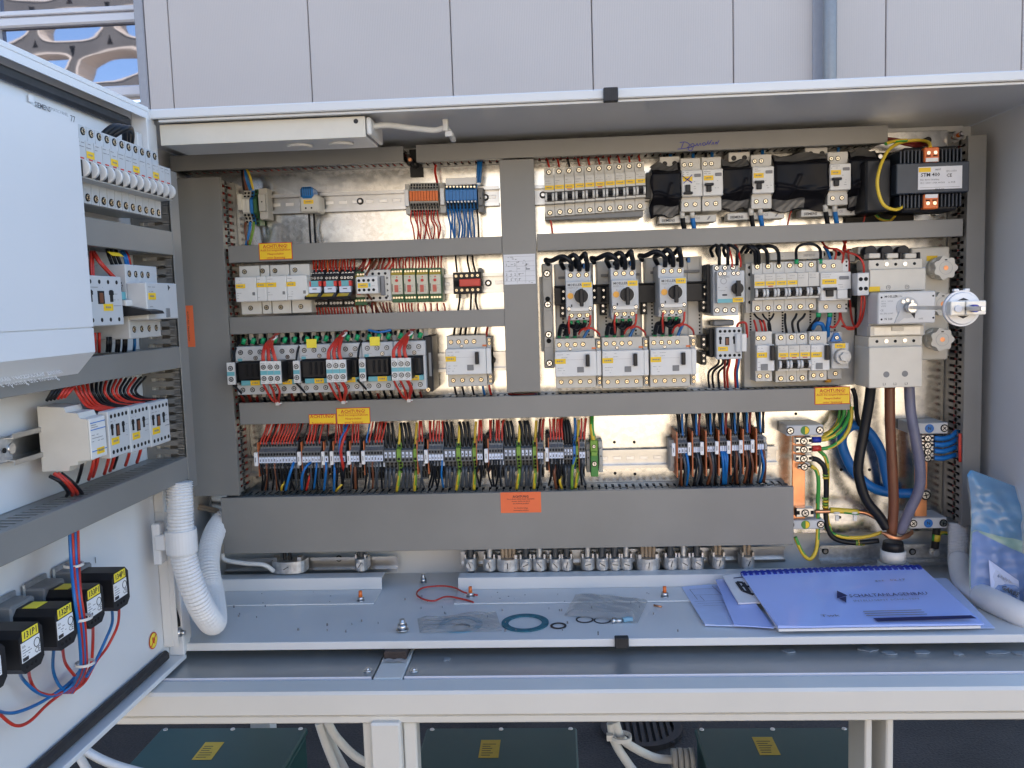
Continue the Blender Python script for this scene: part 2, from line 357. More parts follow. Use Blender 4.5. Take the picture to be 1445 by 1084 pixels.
class Dev:
    """a device whose front rectangle is seen at photo pixels r=(x0,y0,x1,y1) on the plane Y=-d (or d off the door sheet)"""
    def __init__(s, name, label, cat, r, d, group=None, door=False, w=None, h=None):
        a, b = (r[0], (r[1] + r[3]) / 2), (r[2], (r[1] + r[3]) / 2); t, u = ((r[0] + r[2]) / 2, r[1]), ((r[0] + r[2]) / 2, r[3])
        if door:
            a, b, t, u = DP(*a, d), DP(*b, d), DP(*t, d), DP(*u, d)
            s.w = b.x - a.x; cx = (a.x + b.x) / 2; cz = (t.z + u.z) / 2; base = DW((cx, 0, cz)); rot = (0, 0, DROT)
        else:
            a, b, t, u = PY(*a, -d), PY(*b, -d), PY(*t, -d), PY(*u, -d)
            s.w = b.x - a.x; cx = (a.x + b.x) / 2; cz = (t.z + u.z) / 2; base = Vector((cx, 0, cz)); rot = None
        s.h = t.z - u.z; s.w = w or s.w; s.h = h or s.h; s.d = d; s.base = base
        s.o = thing(name, label, cat, base, group, rot)
    def X(s, u): return (u - .5) * s.w
    def Z(s, v): return (.5 - v) * s.h
    def box(s, name, u0, v0, u1, v1, y0, y1, m, c=0.0006, label=None, parent=None):
        return part(name, G().box(s.X(u0), s.X(u1), -y1, -y0, s.Z(v1), s.Z(v0), 0, c), m, parent or s.o, label=label)
    def prof(s, name, pts, u0, u1, m):   # pts (depth, v) profile extruded across the width
        return part(name, G().prism([(-d, s.Z(v)) for d, v in pts], 'x', s.X(u0), s.X(u1)), m, s.o)
    def screw(s, u, v, y, r=0.0030, m='brass', name='screw', parent=None):
        key = ('screw', r, m)
        g = G()
        if key not in MESH:
            g.cyl((0, 0.0004, 0), (0, -0.0003, 0), r * 1.45, n=14, m=0)
            g.cyl((0, 0, 0), (0, -0.0010, 0), r, n=12, m=1)
            g.box(-r * .8, r * .8, -0.00125, -0.0009, -r * .16, r * .16, 0); g.box(-r * .16, r * .16, -0.00123, -0.0009, -r * .8, r * .8, 0)
        return part(name, g, ['hole', m], parent or s.o, key, (s.X(u), -y, s.Z(v)), (0, rnd.uniform(0, 3), 0))
    def hole(s, u, v, y, r=0.0026, name='terminal_hole'):
        key = ('hole', r); g = G()
        if key not in MESH: g.cyl((0, 0.0005, 0), (0, -0.0003, 0), r, n=12)
        return part(name, g, 'hole', s.o, key, (s.X(u), -y, s.Z(v)))
    def lab(s, u0, v0, u1, v1, y, m='yellow', txt=True):
        o = s.box('label', u0, v0, u1, v1, y, y + 0.0004, m, 0)
        if txt:
            g = G(); w_ = abs(s.X(u1) - s.X(u0)); hh = abs(s.Z(v0) - s.Z(v1)); x = -w_ * .3
            while x < w_ * .25:
                k = rnd.uniform(.4, .9) * hh * .3; g.box((s.X(u0) + s.X(u1)) / 2 + x, (s.X(u0) + s.X(u1)) / 2 + x + k, -y - .0006, -y - .0002, (s.Z(v0) + s.Z(v1)) / 2 - hh * .14, (s.Z(v0) + s.Z(v1)) / 2 + hh * .14)
                x += k + hh * .12
            if g.v: part('print', g, 'ink_grey', o)
        return o
    def lines(s, u0, v0, u1, v1, n, y, m='ink_grey', th=0.0006, fill=.7):
        g = G()
        for i in range(n):
            v = v0 + (v1 - v0) * (i + .5) / n; x = s.X(u0); X1 = s.X(u0) + (s.X(u1) - s.X(u0)) * rnd.uniform(.55, 1)
            while x < X1:
                k = rnd.uniform(.0012, .004)
                if rnd.random() < fill: g.box(x, min(x + k, X1), -y - .0004, -y + .0002, s.Z(v) - th / 2, s.Z(v) + th / 2)
                x += k + .0006
        if g.v: part('print', g, m, s.o)

PACK = {}; PACKM = []
PACKG = ('black leads above the large contactors', 'dark leads below the large contactors', 'thin wires between the second row devices and the ducts', 'wires in the gap below the centre duct', 'black wires under the blue plug socket', 'wires above the right terminal group', 'wires entering the breakers from the duct above', 'packed')
def packed(pts, r, m, n=5):
    if m not in PACKM: PACKM.append(m)
    g = PACK.setdefault('g', G()); g.tube(pts, r, n, PACKM.index(m))
# ================================================================ SETTING
struct('ground', G().poly([(-60, -60, 0), (60, -60, 0), (60, 60, 0), (-60, 60, 0)]), 'asphalt')
struct('bounce_paving', G().box(-40, 40, -30, -3.2, -.05, .006), 'paving_bounce')  # unseen pale ground added in front as sunlit bounce
hall = thing('industrial_hall', 'industrial hall wall of lilac grey ribbed panels behind the switch cabinet', 'building', (0, 3, 0))
FX = [PY(p, 70, 3.0).x for p in (206, 240, 437, 637, 836, 1035, 1250, 1442, 1640)]
for a, b in zip(FX, FX[1:]):
    part('wall_panel', G().box(a + .0022, b - .0022, 0, .12, .02, 5.9, 0, .004), 'facade', hall)
part('wall_backing', G().box(FX[0] + .01, FX[-1], .1, .2, 0.01, 5.9), 'joint_dark', hall)
cx0 = PY(192, 70, 3.0).x
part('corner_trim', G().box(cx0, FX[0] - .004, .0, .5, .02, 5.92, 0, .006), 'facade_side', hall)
wl = [PY(193, y, 3.3).z for y in (-120, 11, 33, 122, 138, 150)]
wx0, wx1 = PY(-700, 60, 3.3).x, cx0
wbar = PY(4, 60, 3.3).x
g = G(); g.box(wx0, wx1, .26, .36, wl[2], wl[1] - .03, 0, .01); g.box(wx0, wx1, .25, .36, wl[1] - .027, wl[1], 0, .004); g.box(wx0, wx1, .26, .36, wl[4], wl[3], 0, .01)
g.box(wx0, wx1, .27, .36, wl[0], wl[0] + .15)
fr = part('window_frame', g, 'window_frame', hall)
for x in (wbar, wbar - 1.6):
    part('mullion', G().box(x - .06, x, .255, .355, wl[4] + .002, wl[0], 0, .006), 'window_frame', hall)
for z0, z1 in ((wl[1], wl[0]), (wl[3], wl[2])):
    for x0, x1 in ((wbar, wx1), (wbar - 1.54, wbar - .06), (wx0, wbar - 1.66)):
        part('window_pane', G().box(x0 + .002, x1 - .002, .30, .32, z0 + .002, z1 - .002), 'window_glass', hall)
part('plinth_wall', G().box(wx0, wx1, .28, .4, 0.01, wl[4] - .03), 'joint_dark', hall)
part('upper_wall', G().box(wx0, wx1, .28, .4, wl[0] + .15, 5.9), 'facade', hall)
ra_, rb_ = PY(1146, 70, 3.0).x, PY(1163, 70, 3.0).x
part('dark_strip', G().prism([(ra_, -.002), (ra_ + .01, -.004), (rb_, .09), (rb_, .099), (ra_, .099)], 'z', .02, 10.4) if False else G().box(ra_, rb_, -.012, -.002, .02, 5.85, 0, .003), 'facade_side', hall)  # flat darker strip in front of the panels beside the downpipe
px_ = PY(1171, 60, 2.9)
g = G(); g.cyl((px_.x, -.1, 0.02), (px_.x, -.1, 5.7), .034, n=16)
single('downpipe', g, 'pipe_metal', 'blue grey metal downpipe running down the ribbed hall wall', 'downpipe', loc=(0, 3, 0))
# building across the yard: mirrored lattice; unseen pale wall added as warm bounce
opp = thing('lattice_bounce_building', 'yard building with lattice mirrored in the hall window, unseen walls added for light', 'building', (0, -9, 0))
part('wall', G().box(-1.9, 8.5, -3, 0, 0.02, 3.1), 'bounce_stucco', opp)
part('dimming_wing', G().box(-20, -1.91, -3, -.1, 0.02, 4.2), 'dimming_brick', opp)  # unseen dark wing added to darken what the mounting plate reflects
for i in range(5):
    part('window', G().box(-18 + i * 3.4, -16.8 + i * 3.4, -.12, -.07, 2.0, 3.3, 0, .01), 'window_glass', opp)
def lattice():
    g = G(); W_, H_ = 1.55, .82; n = 24
    for ix in range(-10, -2):
        for iz in range(5):
            cx = ix * W_ + (iz % 2) * W_ * .5 + .6; cz = 4.9 + iz * H_; sk = rnd.uniform(-.3, .3)
            inner = []; outer = []
            for k in range(n):
                t = 2 * math.pi * k / n; c, s_ = math.cos(t), math.sin(t)
                inner.append((cx + W_ * .42 * math.copysign(abs(c) ** .75, c) + sk * s_, cz + H_ * .37 * math.copysign(abs(s_) ** .75, s_)))
                q = max(abs(c) / (W_ / 2), abs(s_) / (H_ / 2)); outer.append((cx + c / q, cz + s_ / q))
            for k in range(n):
                a, b = k, (k + 1) % n
                for yy in (0, -.5): g.poly([(inner[a][0], yy, inner[a][1]), (outer[a][0], yy, outer[a][1]), (outer[b][0], yy, outer[b][1]), (inner[b][0], yy, inner[b][1])], 0)
                g.poly([(inner[a][0], .02, inner[a][1]), (inner[b][0], .02, inner[b][1]), (inner[b][0], -.5, inner[b][1]), (inner[a][0], -.5, inner[a][1])], 1)
                rim = [(p[0] + (p[0] - cx) * .07, p[1] + (p[1] - cz) * .09) for p in (inner[a], inner[b])]
                g.poly([(inner[a][0], .03, inner[a][1]), (inner[b][0], .03, inner[b][1]), (rim[1][0], .03, rim[1][1]), (rim[0][0], .03, rim[0][1])], 1)
    return g
part('roof_lattice', lattice(), ['lattice_shaded', 'lattice_edge'], opp)
for x in (-16, -11, -4.5): part('post', G().box(x - .15, x + .15, -.4, -.1, 4.22, 4.5), 'lattice_edge', opp)
# drain grate behind the skid
dg_ = PZ(905, 1032, 0)
g = G()
g.ring((0, 0), .12, .15, 0.004, .022, 30)
for i in range(-4, 5): g.box(i * .025 - .007, i * .025 + .007, -.12, .12, .008, .02)
single('drain_grate', g, 'black', 'round dark cast iron drain grate in the asphalt behind the skid frame', 'drain grate', loc=(dg_.x, dg_.y, 0))
# ================================================================ SKID FRAME
TZ = 1.056
fy = PZ(722, 957, TZ).y
skid = thing('skid_frame', 'cream painted steel skid frame carrying the open switch cabinet', 'frame', (0, 0, 0))
part('front_beam', G().box(-.82, 1.1, -.432, fy + .002, 1.019, TZ, 0, .004), 'frame_paint', skid)
part('beam_lip', G().box(-.82, 1.1, -.426, -.37, 1.0065, 1.0185, 0, .002), 'frame_paint', skid)
c0, c1 = PZ(540.8, 925.7, TZ).x, PZ(525.5, 958.9, TZ).x; c2, c3 = PZ(585, 911.8, TZ).x, PZ(568.4, 958.9, TZ).x
xl, xr = (c0 + c1) / 2, (c2 + c3) / 2
part('cross_member', G().box(xl, xr, fy + .003, .45, 1.01, TZ, 0, .002), 'frame_paint', skid)
part('rear_beam', G().box(-.82, 1.1, .452, .50, .98, TZ), 'frame_paint', skid)
part('side_beam', G().box(-.82, -.76, fy + .003, .45, .98, TZ), 'frame_paint', skid)
part('side_beam', G().box(1.04, 1.1, fy + .003, .45, .98, TZ), 'frame_paint', skid)
a, b = PY(522, 1040, -.437).x, PY(565, 1040, -.437).x
leg = part('leg', G().box(a, b, -.437, -.39, .02, 1.012, 0, .003), 'frame_paint', skid)
part('leg_flange', G().box(a - .014, a - .001, -.42, -.39, .02, 1.006, 0, .002), 'frame_paint', leg)
part('leg_flange', G().box(b + .001, b + .02, -.42, -.39, .02, 1.006, 0, .002), 'frame_paint', leg)
a, b = PY(1217, 1045, -.40).x, PY(1257, 1045, -.40).x
g = G(); g.box(a, a + .010, -.41, -.34, .02, 1.006, 0, .002); g.box(b - .010, b, -.41, -.34, .02, 1.006, 0, .002); g.box(a + .010, b - .010, -.345, -.34, .02, 1.006)
part('leg', g, 'frame_paint', skid)
a = PY(1310, 1045, .3).x
for nm, x in (('leg', -.8),):
    part(nm, G().box(x, x + .05, .452, .5, .02, .978), 'frame_paint', skid)
for x0, x1, q in ((-.757, xl - .002, 0), (xr + .002, 1.038, 1)):
    g = G(); g.box(x0, x1, fy + .006, .44, TZ - .012, TZ - .001)
    pn = part('tray_panel', g, 'tray_metal', skid); part('panel_edge_glint', G().box(x0, x1, fy + .0035, fy + .0058, TZ - .014, TZ + .0020, 0, .0009), 'window_frame', pn)  # worn raised lip, its pale colour holds the glint of the sky
    for p in (((519, 946.5),) if not q else ((584, 947),)):
        v = PZ(*p, TZ); g = G(); g.cyl((v.x, v.y, TZ - .001), (v.x, v.y, TZ + .0015), .0065, n=16); g.cyl((v.x, v.y, TZ + .001), (v.x, v.y, TZ + .0045), .0042, .0035, n=6)
        part('screw', g, 'steel', pn)
g = G()     # smears of sealant on the tray near the cabinet base
for px, py, s in ((1113, 919, 10), (1225, 917, 16), (1255, 922, 10), (1300, 921, 14), (1352, 923, 8), (1408, 921, 16), (1438, 922, 8), (631, 931, 5)):
    v = PZ(px, py, TZ); n = 12
    g.prism([(v.x + s * .0011 * math.cos(t * .5236) * rnd.uniform(.6, 1.1), v.y + .009 * math.sin(t * .5236) * rnd.uniform(.5, 1.1)) for t in range(n)], 'z', TZ - .0005, TZ + .0012)
single('sealant_smears', g, 'grease', 'dried grey sealant smears on the tray below the cabinet front', 'sealant')['kind'] = 'stuff'
pz0 = PY(559, 925, -.315)
g = G(); g.box(pz0.x - .0175, pz0.x + .0175, -.322, -.25, TZ + .0005, 1.0695, 0, .001)
for z in (1.060, 1.0645): g.box(pz0.x - .018, pz0.x + .018, -.3226, -.25, z, z + .0007)
single('support_pad', g, 'felt_brown', 'dark brown layered pad wedged between the skid cross member and the cabinet', 'support pad')
g = G()
def foilf(u, v): return (pz0.x - .019 + .037 * u + .001 * math.sin(9 * v), -.322 - .012 * v, TZ + .001 + .0018 * abs(math.sin(7 * u + 3 * v)))
g.grid(foilf, 12, 5)
single('foil_strip', g, 'foil', 'crumpled silver foil under the front edge of the brown support pad', 'foil')
# green junction boxes under the skid
LZ = .66
def greenbox(xa, xb, lab, stick, ang):
    A, B = PZ(xa, 1027, LZ), PZ(xb, 1027, LZ); d = .30
    t = thing('junction_box', lab, 'junction box', ((A.x + B.x) / 2, A.y - d / 2, LZ - .2), 'green junction boxes under the skid'); w_ = B.x - A.x
    part('body', G().box(-w_ / 2 + .004, w_ / 2 - .004, -d / 2 + .004, d / 2 - .004, 0, .182, 0, .004), 'green_box', t)
    lid = part('lid', G().box(-w_ / 2, w_ / 2, -d / 2, d / 2, .184, .2, 0, .004), 'green_box', t)
    for x in (-w_ / 2 + .014, 0, w_ / 2 - .014):
        for y in (d / 2 - .01, -d / 2 + .01):
            part('screw', G().cyl((x, y, .199), (x, y, .2025), .0055, .0045, n=12), 'steel', lid, None)
    p = PZ(stick[0], stick[1], LZ); px, py = p.x - t.location.x, p.y - t.location.y
    s = part('sticker', G().box(-.021, .021, -.036, .036, .2005, .201), 'sticker_ochre', t, None, (px, py, 0), (0, 0, ang))
    g = G()
    for i in range(6): g.box(-.016, -.016 + rnd.uniform(.015, .03), -.028 + i * .009, -.026 + i * .009, .201, .2013)
    part('print', g, 'ink', s)
    for x in (-w_ / 2 * .5, w_ / 2 * .5): part('foot', G().box(x - .02, x + .02, -.1, .1, -.46 if False else -.015, -.001), 'green_box', t)
    part('bracket', G().box(-w_ / 2 * .6, w_ / 2 * .6, d / 2 - .03, d / 2 - .005, -.44, -.016), 'frame_paint', t)
    return t
b1 = greenbox(228, 434, 'dark green junction box at bottom left below the open door', (294, 1060), 0)
b2 = greenbox(602, 814, 'dark green junction box right of the middle skid leg', (691, 1057), 0)
b3 = greenbox(980, 1199, 'dark green junction box left of the open right skid leg', (1081, 1053), 0)
wl_ = PZ(421, 1075, .58)
part('label', G().box(.131 + .03, .1315 + .03, -.13, -.05, .09, .15), 'white', b1)
v = PY(980, 1072, .1)
def gland(p, lab):
    t = thing('cable_gland', lab, 'cable gland', p)
    g = G()
    for i in range(4): g.cyl((-.012 * i, 0, 0), (-.012 * i - .010, 0, 0), .026 - .001 * (i % 2), n=10)
    part('nut', g, 'plastic_grey', t)
w3 = PZ(980, 1027, LZ)
gland(PY(979, 1073, w3.y - .06), 'ribbed grey cable gland on the left side of the right green box')
def pts_yz(seq): return [PY(px, py, Y) for px, py, Y in seq]
CG = 'pale cables hanging under the skid'
for nm, seq, r in (
    ('white cable curving up under the door at bottom left', ((95, 1040, .1), (125, 1062, .05), (160, 1079, .0), (205, 1092, -.05)), .009),
    ('pale cable below the door beside the curved white one', ((98, 1046, .12), (112, 1068, .1), (128, 1095, .08)), .009),
    ('pale cable hanging furthest left of the middle leg', ((450, 1020, .1), (460, 1050, .1), (478, 1095, .1)), .009),
    ('pale cable hanging nearest to the left of the middle leg', ((462, 1018, .1), (476, 1042, .1), (505, 1070, .1), (540, 1085, .1)), .009),
    ('pale cable second from the left beside the middle leg', ((456, 1018, .14), (468, 1050, .14), (492, 1095, .14)), .009),
    ('pale cable falling between two green boxes', ((862, 1020, .1), (868, 1048, .1), (888, 1080, .1), (905, 1100, .1)), .009),
    ('pale cable curving right towards the gland of the right box', ((868, 1018, .1), (880, 1045, .1), (920, 1068, .14), (945, 1072, w3.y - .06), (968, 1073, w3.y - .06)), .009)):
    single('cable', G().tube(pts_yz(seq), r, 10), 'white_cable', nm, 'cable', CG)
v = PY(877, 1040, .085)
g = G(); g.ring((0, 0), .017, .021, -.004, .004, 20); g.box(-.03, -.016, -.006, .006, -.006, .006)
single('cable_clip', g, 'plastic_light', 'white plastic clip round the two pale cables under the skid', 'cable clip', loc=v)
# ================================================================ CABINET
X0, X1, Y0, Y1, Z0, Z1 = -.69, .752, -.31, .032, 1.0695, 1.903
cab = thing('switch_cabinet', 'open grey outdoor switch cabinet full of wiring and devices', 'cabinet', (0, 0, Z0))
def cpart(n, g, m, **k): o = part(n, g, m, cab, **k); o.location = (0, 0, -Z0); return o
cpart('back_wall', G().box(X0, X1, Y1, Y1 + .002, Z0, Z1), 'cab_paint')
cpart('roof', G().box(X0, X1, Y0 + .003, Y1 - .001, 1.889, 1.902), 'cab_paint')
cpart('floor', G().box(X0, X1, Y0 + .003, Y1 - .001, 1.074, FLOOR - .0002), 'cab_paint')
cpart('side_wall', G().box(X0, X0 + .002, Y0 + .003, Y1, FLOOR, 1.8885), 'cab_paint')
cpart('side_wall', G().box(X1 - .002, X1, Y0 + .003, Y1, FLOOR, 1.8885), 'cab_paint')
cpart('front_rim', G().box(X0, X1 + .03, Y0 - .002, Y0 + .014, 1.889, Z1, 0, .0015), 'cab_paint')
cpart('front_rim', G().box(-.61, X1 + .03, Y0 - .002, Y0 + .0025, Z0, FLOOR + .0015, 0, .0008), 'cab_paint')
cpart('rim_lip', G().box(-.585, X1 - .003, Y0 + .004, Y0 + .012, 1.885, 1.8888, 0, .0005), 'cab_paint')
cpart('corner_post', G().box(X1 - .018, X1 - .0025, .018, .0315, 1.082, 1.888, 0, .001), 'cab_paint')
cpart('top_rail', G().box(-.6, X1 - .02, .010, .031, 1.878, 1.8885, 0, .001), 'cab_paint')
a, b = PY(216, 260, -.30), PY(228, 260, -.30)
cpart('hinge_stile', G().box(-.617, -.596, Y0 + .004, Y0 + .02, FLOOR + .003, 1.884, 0, .001), 'cab_paint')
cpart('side_stile', G().box(X0, -.66, Y0 - .001, Y0 + .02, FLOOR, 1.888), 'cab_paint')
pl = single('mounting_plate', G().box(-.672, .701, 0, .003, 1.155, 1.8798, 0, .0005), 'galvanised', 'galvanised steel mounting plate at the back of the cabinet', 'mounting plate')
for px, py in ((867, 624), (895, 624), (868, 668), (896, 669), (1123, 584), (1187, 663), (1227, 663), (1185, 730)):
    v = PY(px, py, 0); part('bore', G().cyl((v.x, .001, v.z), (v.x, -.0004, v.z), .0028, n=10), 'hole', pl)
def stud(px, py, lab, Y=-.012):
    v = PY(px, py, Y); t = thing('stud_bolt', lab, 'bolt', (v.x, 0, v.z))
    part('stud', G().cyl((0, 0, 0), (0, -.03, 0), .004, n=10), 'orange_plastic', t)
    part('nut', G().cyl((0, -.010, 0), (0, -.018, 0), .008, n=6), 'steel', t)
    part('tip', G().cyl((0, -.0305, 0), (0, -.035, 0), .005, .003, n=10), 'steel', t)
stud(1350, 192, 'orange capped mounting bolt at the top right plate corner')
# black latch catches on the rims
for (px, py), (z0, z1), lab in (((862, 148), (1.884, 1.9035), 'black plastic latch catch on the middle of the upper rim'), ((877, 893), (1.0693, 1.0860), 'black plastic latch catch on the middle of the lower rim')):
    v = PY(px, py, Y0 - .004)
    g = G(); g.box(-.0105, .0105, -.008, .004, z0, z1, 0, .001)
    for i in range(7): g.box(-.0095 + i * .003, -.0085 + i * .003, -.0086, -.007, z0 + .001, z1 - .001)
    single('latch_catch', g, 'rubber', lab, 'latch catch', 'black catches on the cabinet rims', loc=(v.x, Y0 - .0012, 0))
v = PY(844, 894, Y0 - .003); single('pen_mark', G().box(-.0008, .0008, -.0005, 0, -.003, .003), 'ink', 'short black tick marked on the lower cabinet rim', 'pen mark', loc=(v.x, Y0 - .0021, v.z))
# ---------------------------------------------------------------- wiring ducts
def fill(base, L, H, vert, D, y0=0):
    n = max(8, int(H / .0055)); R = random.Random(int(L * 1000))
    for i in range(n):
        for yy in (.016, .034):
            o = -H / 2 + .006 + (H - .012) * i / (n - 1); y = -y0 - yy - R.uniform(0, .010); k = R.uniform(-.002, .002); L2 = L / 2 - .004
            c = [(-L2, o), (-L2 * .3, o + k), (L2 * .3, o - k), (L2, o)]
            P = [base + (Vector((b, y, a)) if vert else Vector((a, y, b))) for a, b in c]
            packed(P, .0030, R.choices(['black_wire', 'red_dark', 'red_wire', 'blue_wire'], [.82, .12, .03, .03])[0], 5)
def duct(label, quad, vert=False, d=.08, y0=0.0, slots=(1, 1), pitch=.0125, group='grey slotted wiring ducts', m='duct', trim=None, door=False):
    """quad: photo pixels of the cover (x0,y0,x1,y1 centre-line ends, half width px) or explicit"""
    t0, t1, l0, l1 = quad           # top-mid, bottom-mid, left-mid, right-mid pixels
    f = (lambda q: DP(*q, d)) if door else (lambda q: PY(*q, -d))
    T, B_, L, R = f(t0), f(t1), f(l0), f(l1)
    w_, h_ = R.x - L.x, T.z - B_.z; cx, cz = (L.x + R.x) / 2, (T.z + B_.z) / 2
    if door: base, rot = DW((cx, 0, cz)), (0, 0, DROT)
    else: base, rot = Vector((cx, 0, cz)), None
    t = thing('wiring_duct', label, 'wiring duct', base, group, rot)
    D = d - y0
    if vert: w_, h_ = h_, w_
    def bx(g, x0, x1, ya, yb, z0, z1, mm=0, c=0):
        if vert: g.box(z0, z1, ya, yb, x0, x1, mm, c)
        else: g.box(x0, x1, ya, yb, z0, z1, mm, c)
    g = G(); bx(g, -w_ / 2, w_ / 2, -d, -d + .0018, -h_ / 2, h_ / 2, 0, .0006)
    bx(g, -w_ / 2, w_ / 2, -d + .0018, -d + .010, h_ / 2 - .0015, h_ / 2); bx(g, -w_ / 2, w_ / 2, -d + .0018, -d + .010, -h_ / 2, -h_ / 2 + .0015)
    part('cover', g, m, t)
    g = G(); bx(g, -w_ / 2, w_ / 2, -y0 - .003, -y0 - .0005, -h_ / 2 + .002, h_ / 2 - .002); part('base', g, m, t)
    for si, s in enumerate((1, -1)):
        if not slots[si]: continue
        zz = s * (h_ / 2 - .0025); za, zb = (zz - .0018, zz) if s > 0 else (zz, zz + .0018)
        g = G(); bx(g, -w_ / 2, w_ / 2, -y0 - .016, -y0 - .003, za, zb)
        n = int(w_ / pitch); st = w_ / n
        y_a, y_b = -y0 - .016, -d + .004; L_ = y_a - y_b
        for i in range(n):
            x = -w_ / 2 + i * st
            bx(g, x + .0026, x + st - .0026, y_b, y_a, za, zb)                       # finger
            bx(g, x + .0008, x + st - .0008, y_b, y_b + L_ * .16, za, zb)              # head
            bx(g, x + .0012, x + st - .0012, y_b + L_ * .42, y_b + L_ * .58, za, zb)  # barb
        part('slotted_side', g, m, t)
    if not door: fill(base, w_, h_, vert, D, y0)
    return t
def q4(x0, y0a, y1a, x1, y0b, y1b): # left x with top/bottom y, right x with top/bottom y
    xm = (x0 + x1) / 2; return ((xm, (y0a + y0b) / 2), (xm, (y1a + y1b) / 2), (x0, (y0a + y1a) / 2), (x1, (y0b + y1b) / 2))
def qv(y0, xa, xb, y1, xc, xd):
    ym = (y0 + y1) / 2; return (((xa + xb) / 2, y0), ((xc + xd) / 2, y1), ((xa + xc) / 2, ym), ((xb + xd) / 2, ym))
duct('upper left wiring duct in shade below the lamp housing', q4(240, 222, 240.5, 569, 204, 229.5))
dt = duct('upper right wiring duct with blue handwriting on its cover', q4(587, 205.8, 230, 1253, 175.3, 200.5))
duct('upper middle left wiring duct with yellow warning sticker', q4(322, 345, 369, 708.5, 336, 360))
duct('upper middle right wiring duct above the motor starters', q4(758, 331.4, 354.4, 1359, 307.6, 333.2))
duct('lower middle left wiring duct above the row of contactors', q4(324, 446.4, 471.3, 712.5, 438, 461.6))
dm = duct('long middle wiring duct above the terminal rows with stickers', q4(338, 570.9, 601.3, 1199.5, 545, 576.8))
db = duct('deep bottom wiring duct with orange sticker', q4(313.5, 701.5, 781.2, 1120, 688.5, 769.3))
duct('vertical centre wiring duct with paper notice', qv(225, 702.9, 751.7, 553, 716.9, 763.9), vert=True, d=.0815)
duct('dark vertical wiring duct at the left cabinet side', qv(251, 246, 307, 700, 272, 340.3), vert=True)
duct('vertical wiring duct at the right cabinet side', qv(190.5, 1364.7, 1390.3, 742, 1358.5, 1384.3), vert=True)
# ---------------------------------------------------------------- DIN rails
def rail(label, a, b, d=.0145, h=.035, slots=True, lip=True, m='rail_metal', group='top hat mounting rails', screws=(), slot_dark=False):
    A, B_ = PY(*a, -d), PY(*b, -d); L = B_.x - A.x; t = thing('mounting_rail', label, 'mounting rail', ((A.x + B_.x) / 2, 0, (A.z + B_.z) / 2), group)
    H = h / 2; k = .0012
    pr = [(-.0002, -H + .0045), (-d + k, -H + .0045), (-d + k, -H), (-d, -H), (-d, -H + .0057), (-k - .0002, -H + .0057), (-k - .0002, H - .0057), (-d, H - .0057), (-d, H), (-d + k, H), (-d + k, H - .0045), (-.0002, H - .0045)]
    part('profile', G().prism(pr, 'x', -L / 2, L / 2), m, t)
    if slots:
        g = G(); n = int(L / .025)
        for i in range(n):
            x = -L / 2 + .012 + i * .025
            if x + .015 < L / 2: g.box(x, x + .015, -.0018, -.001, -.003, .003, 0, .0004)
        part('slot', g, 'hole' if slot_dark else 'foil', t)
    for s in screws:
        v = PY(*s, -.004); part('screw', G().cyl((0, -.0015, 0), (0, -.0035, 0), .0062, n=16, m=0).cyl((0, -.0036, 0), (0, -.005, 0), .0042, .003, n=12, m=1), ['black', 'steel'], t, None, (v.x - t.location.x, 0, v.z - t.location.z))
    return t
rail('upper left mounting rail between small terminals and centre duct', (372, 288), (704, 277), screws=((508, 284), (685, 278.5)))
rail('upper right mounting rail behind the circuit breaker row', (753, 276), (1240, 256), screws=((766, 275),))
rail('mounting rail behind the relays and contactors second row', (330, 411), (713, 398), screws=((689, 399.5),))
rail('mounting rail behind the large contactors and residual current breaker', (326, 523), (716, 507), screws=((695, 508),))
rail('terminal rail below the long middle duct', (352, 661), (1098, 642))
rail('cable clamp rail under the deep bottom duct left part', (316, 800), (560, 796), d=.012, h=.030, slots=False, screws=((478, 788.5),))
rail('cable clamp rail under the deep bottom duct right part', (650, 790), (1108, 782), d=.012, h=.030, slots=False)
rail('short clamp rail beneath the main supply cables', (1158, 783), (1345, 780), d=.012, h=.034, slots=False, m='zinc_cast', screws=((1165, 778), (1288, 779)))
# ================================================================ DOOR (open about ninety degrees)
DWID = .70; DZ0, DZ1 = 1.060, 1.905
door = thing('cabinet_door', 'cabinet door swung open at left with ducts and devices on its inner side', 'cabinet door', (DH.x, DH.y, 0), None, (0, 0, DROT))
part('sheet', G().box(-DWID, .004, 0, .002, DZ0 + .001, DZ1 - .001, 0), 'door_paint', door)
part('outer_skin', G().box(-DWID, .004, .0025, .02, DZ0, DZ1), 'door_paint', door)
RH = -.024
part('rim', G().box(-DWID, .006, RH, -.0005, DZ0, DZ0 + .0075, 0, .001), 'door_paint', door)
part('rim', G().box(-DWID, .006, RH, -.0005, DZ1 - .0075, DZ1, 0, .001), 'door_paint', door)
part('rim', G().box(-.002, .006, RH, -.0005, DZ0 + .008, DZ1 - .008, 0, .001), 'door_paint', door)
part('rim_flange', G().box(-DWID, -.003, RH, RH + .0015, DZ1 - .018, DZ1 - .0078, 0, .0004), 'door_paint', door)
def gask(z0, z1): 
    return G().box(-DWID, -.022, -.012, -.0005, z0, z1, 0, .004)
part('gasket', gask(DZ0 + .010, DZ0 + .026), 'rubber', door)
part('gasket', gask(DZ1 - .036, DZ1 - .020), 'rubber', door)
# bracket rail at the hinge side
g = G(); g.box(-.018, -.004, -.016, -.0005, DZ0 + .028, 1.30, 0, .001); g.box(-.018, -.0165, -.024, -.016, DZ0 + .028, 1.30)
part('edge_rail', g, 'cab_paint', door)
part('edge_rail', G().box(-.018, -.004, -.016, -.0005, 1.30, DZ1 - .04, 0, .001), 'cab_paint', door)
v = DP(242, 892, .017); part('tape_mark', G().box(-.0155, -.0075, -.0170, -.0163, v.z - .002, v.z + .004), 'sticker_ochre', door)
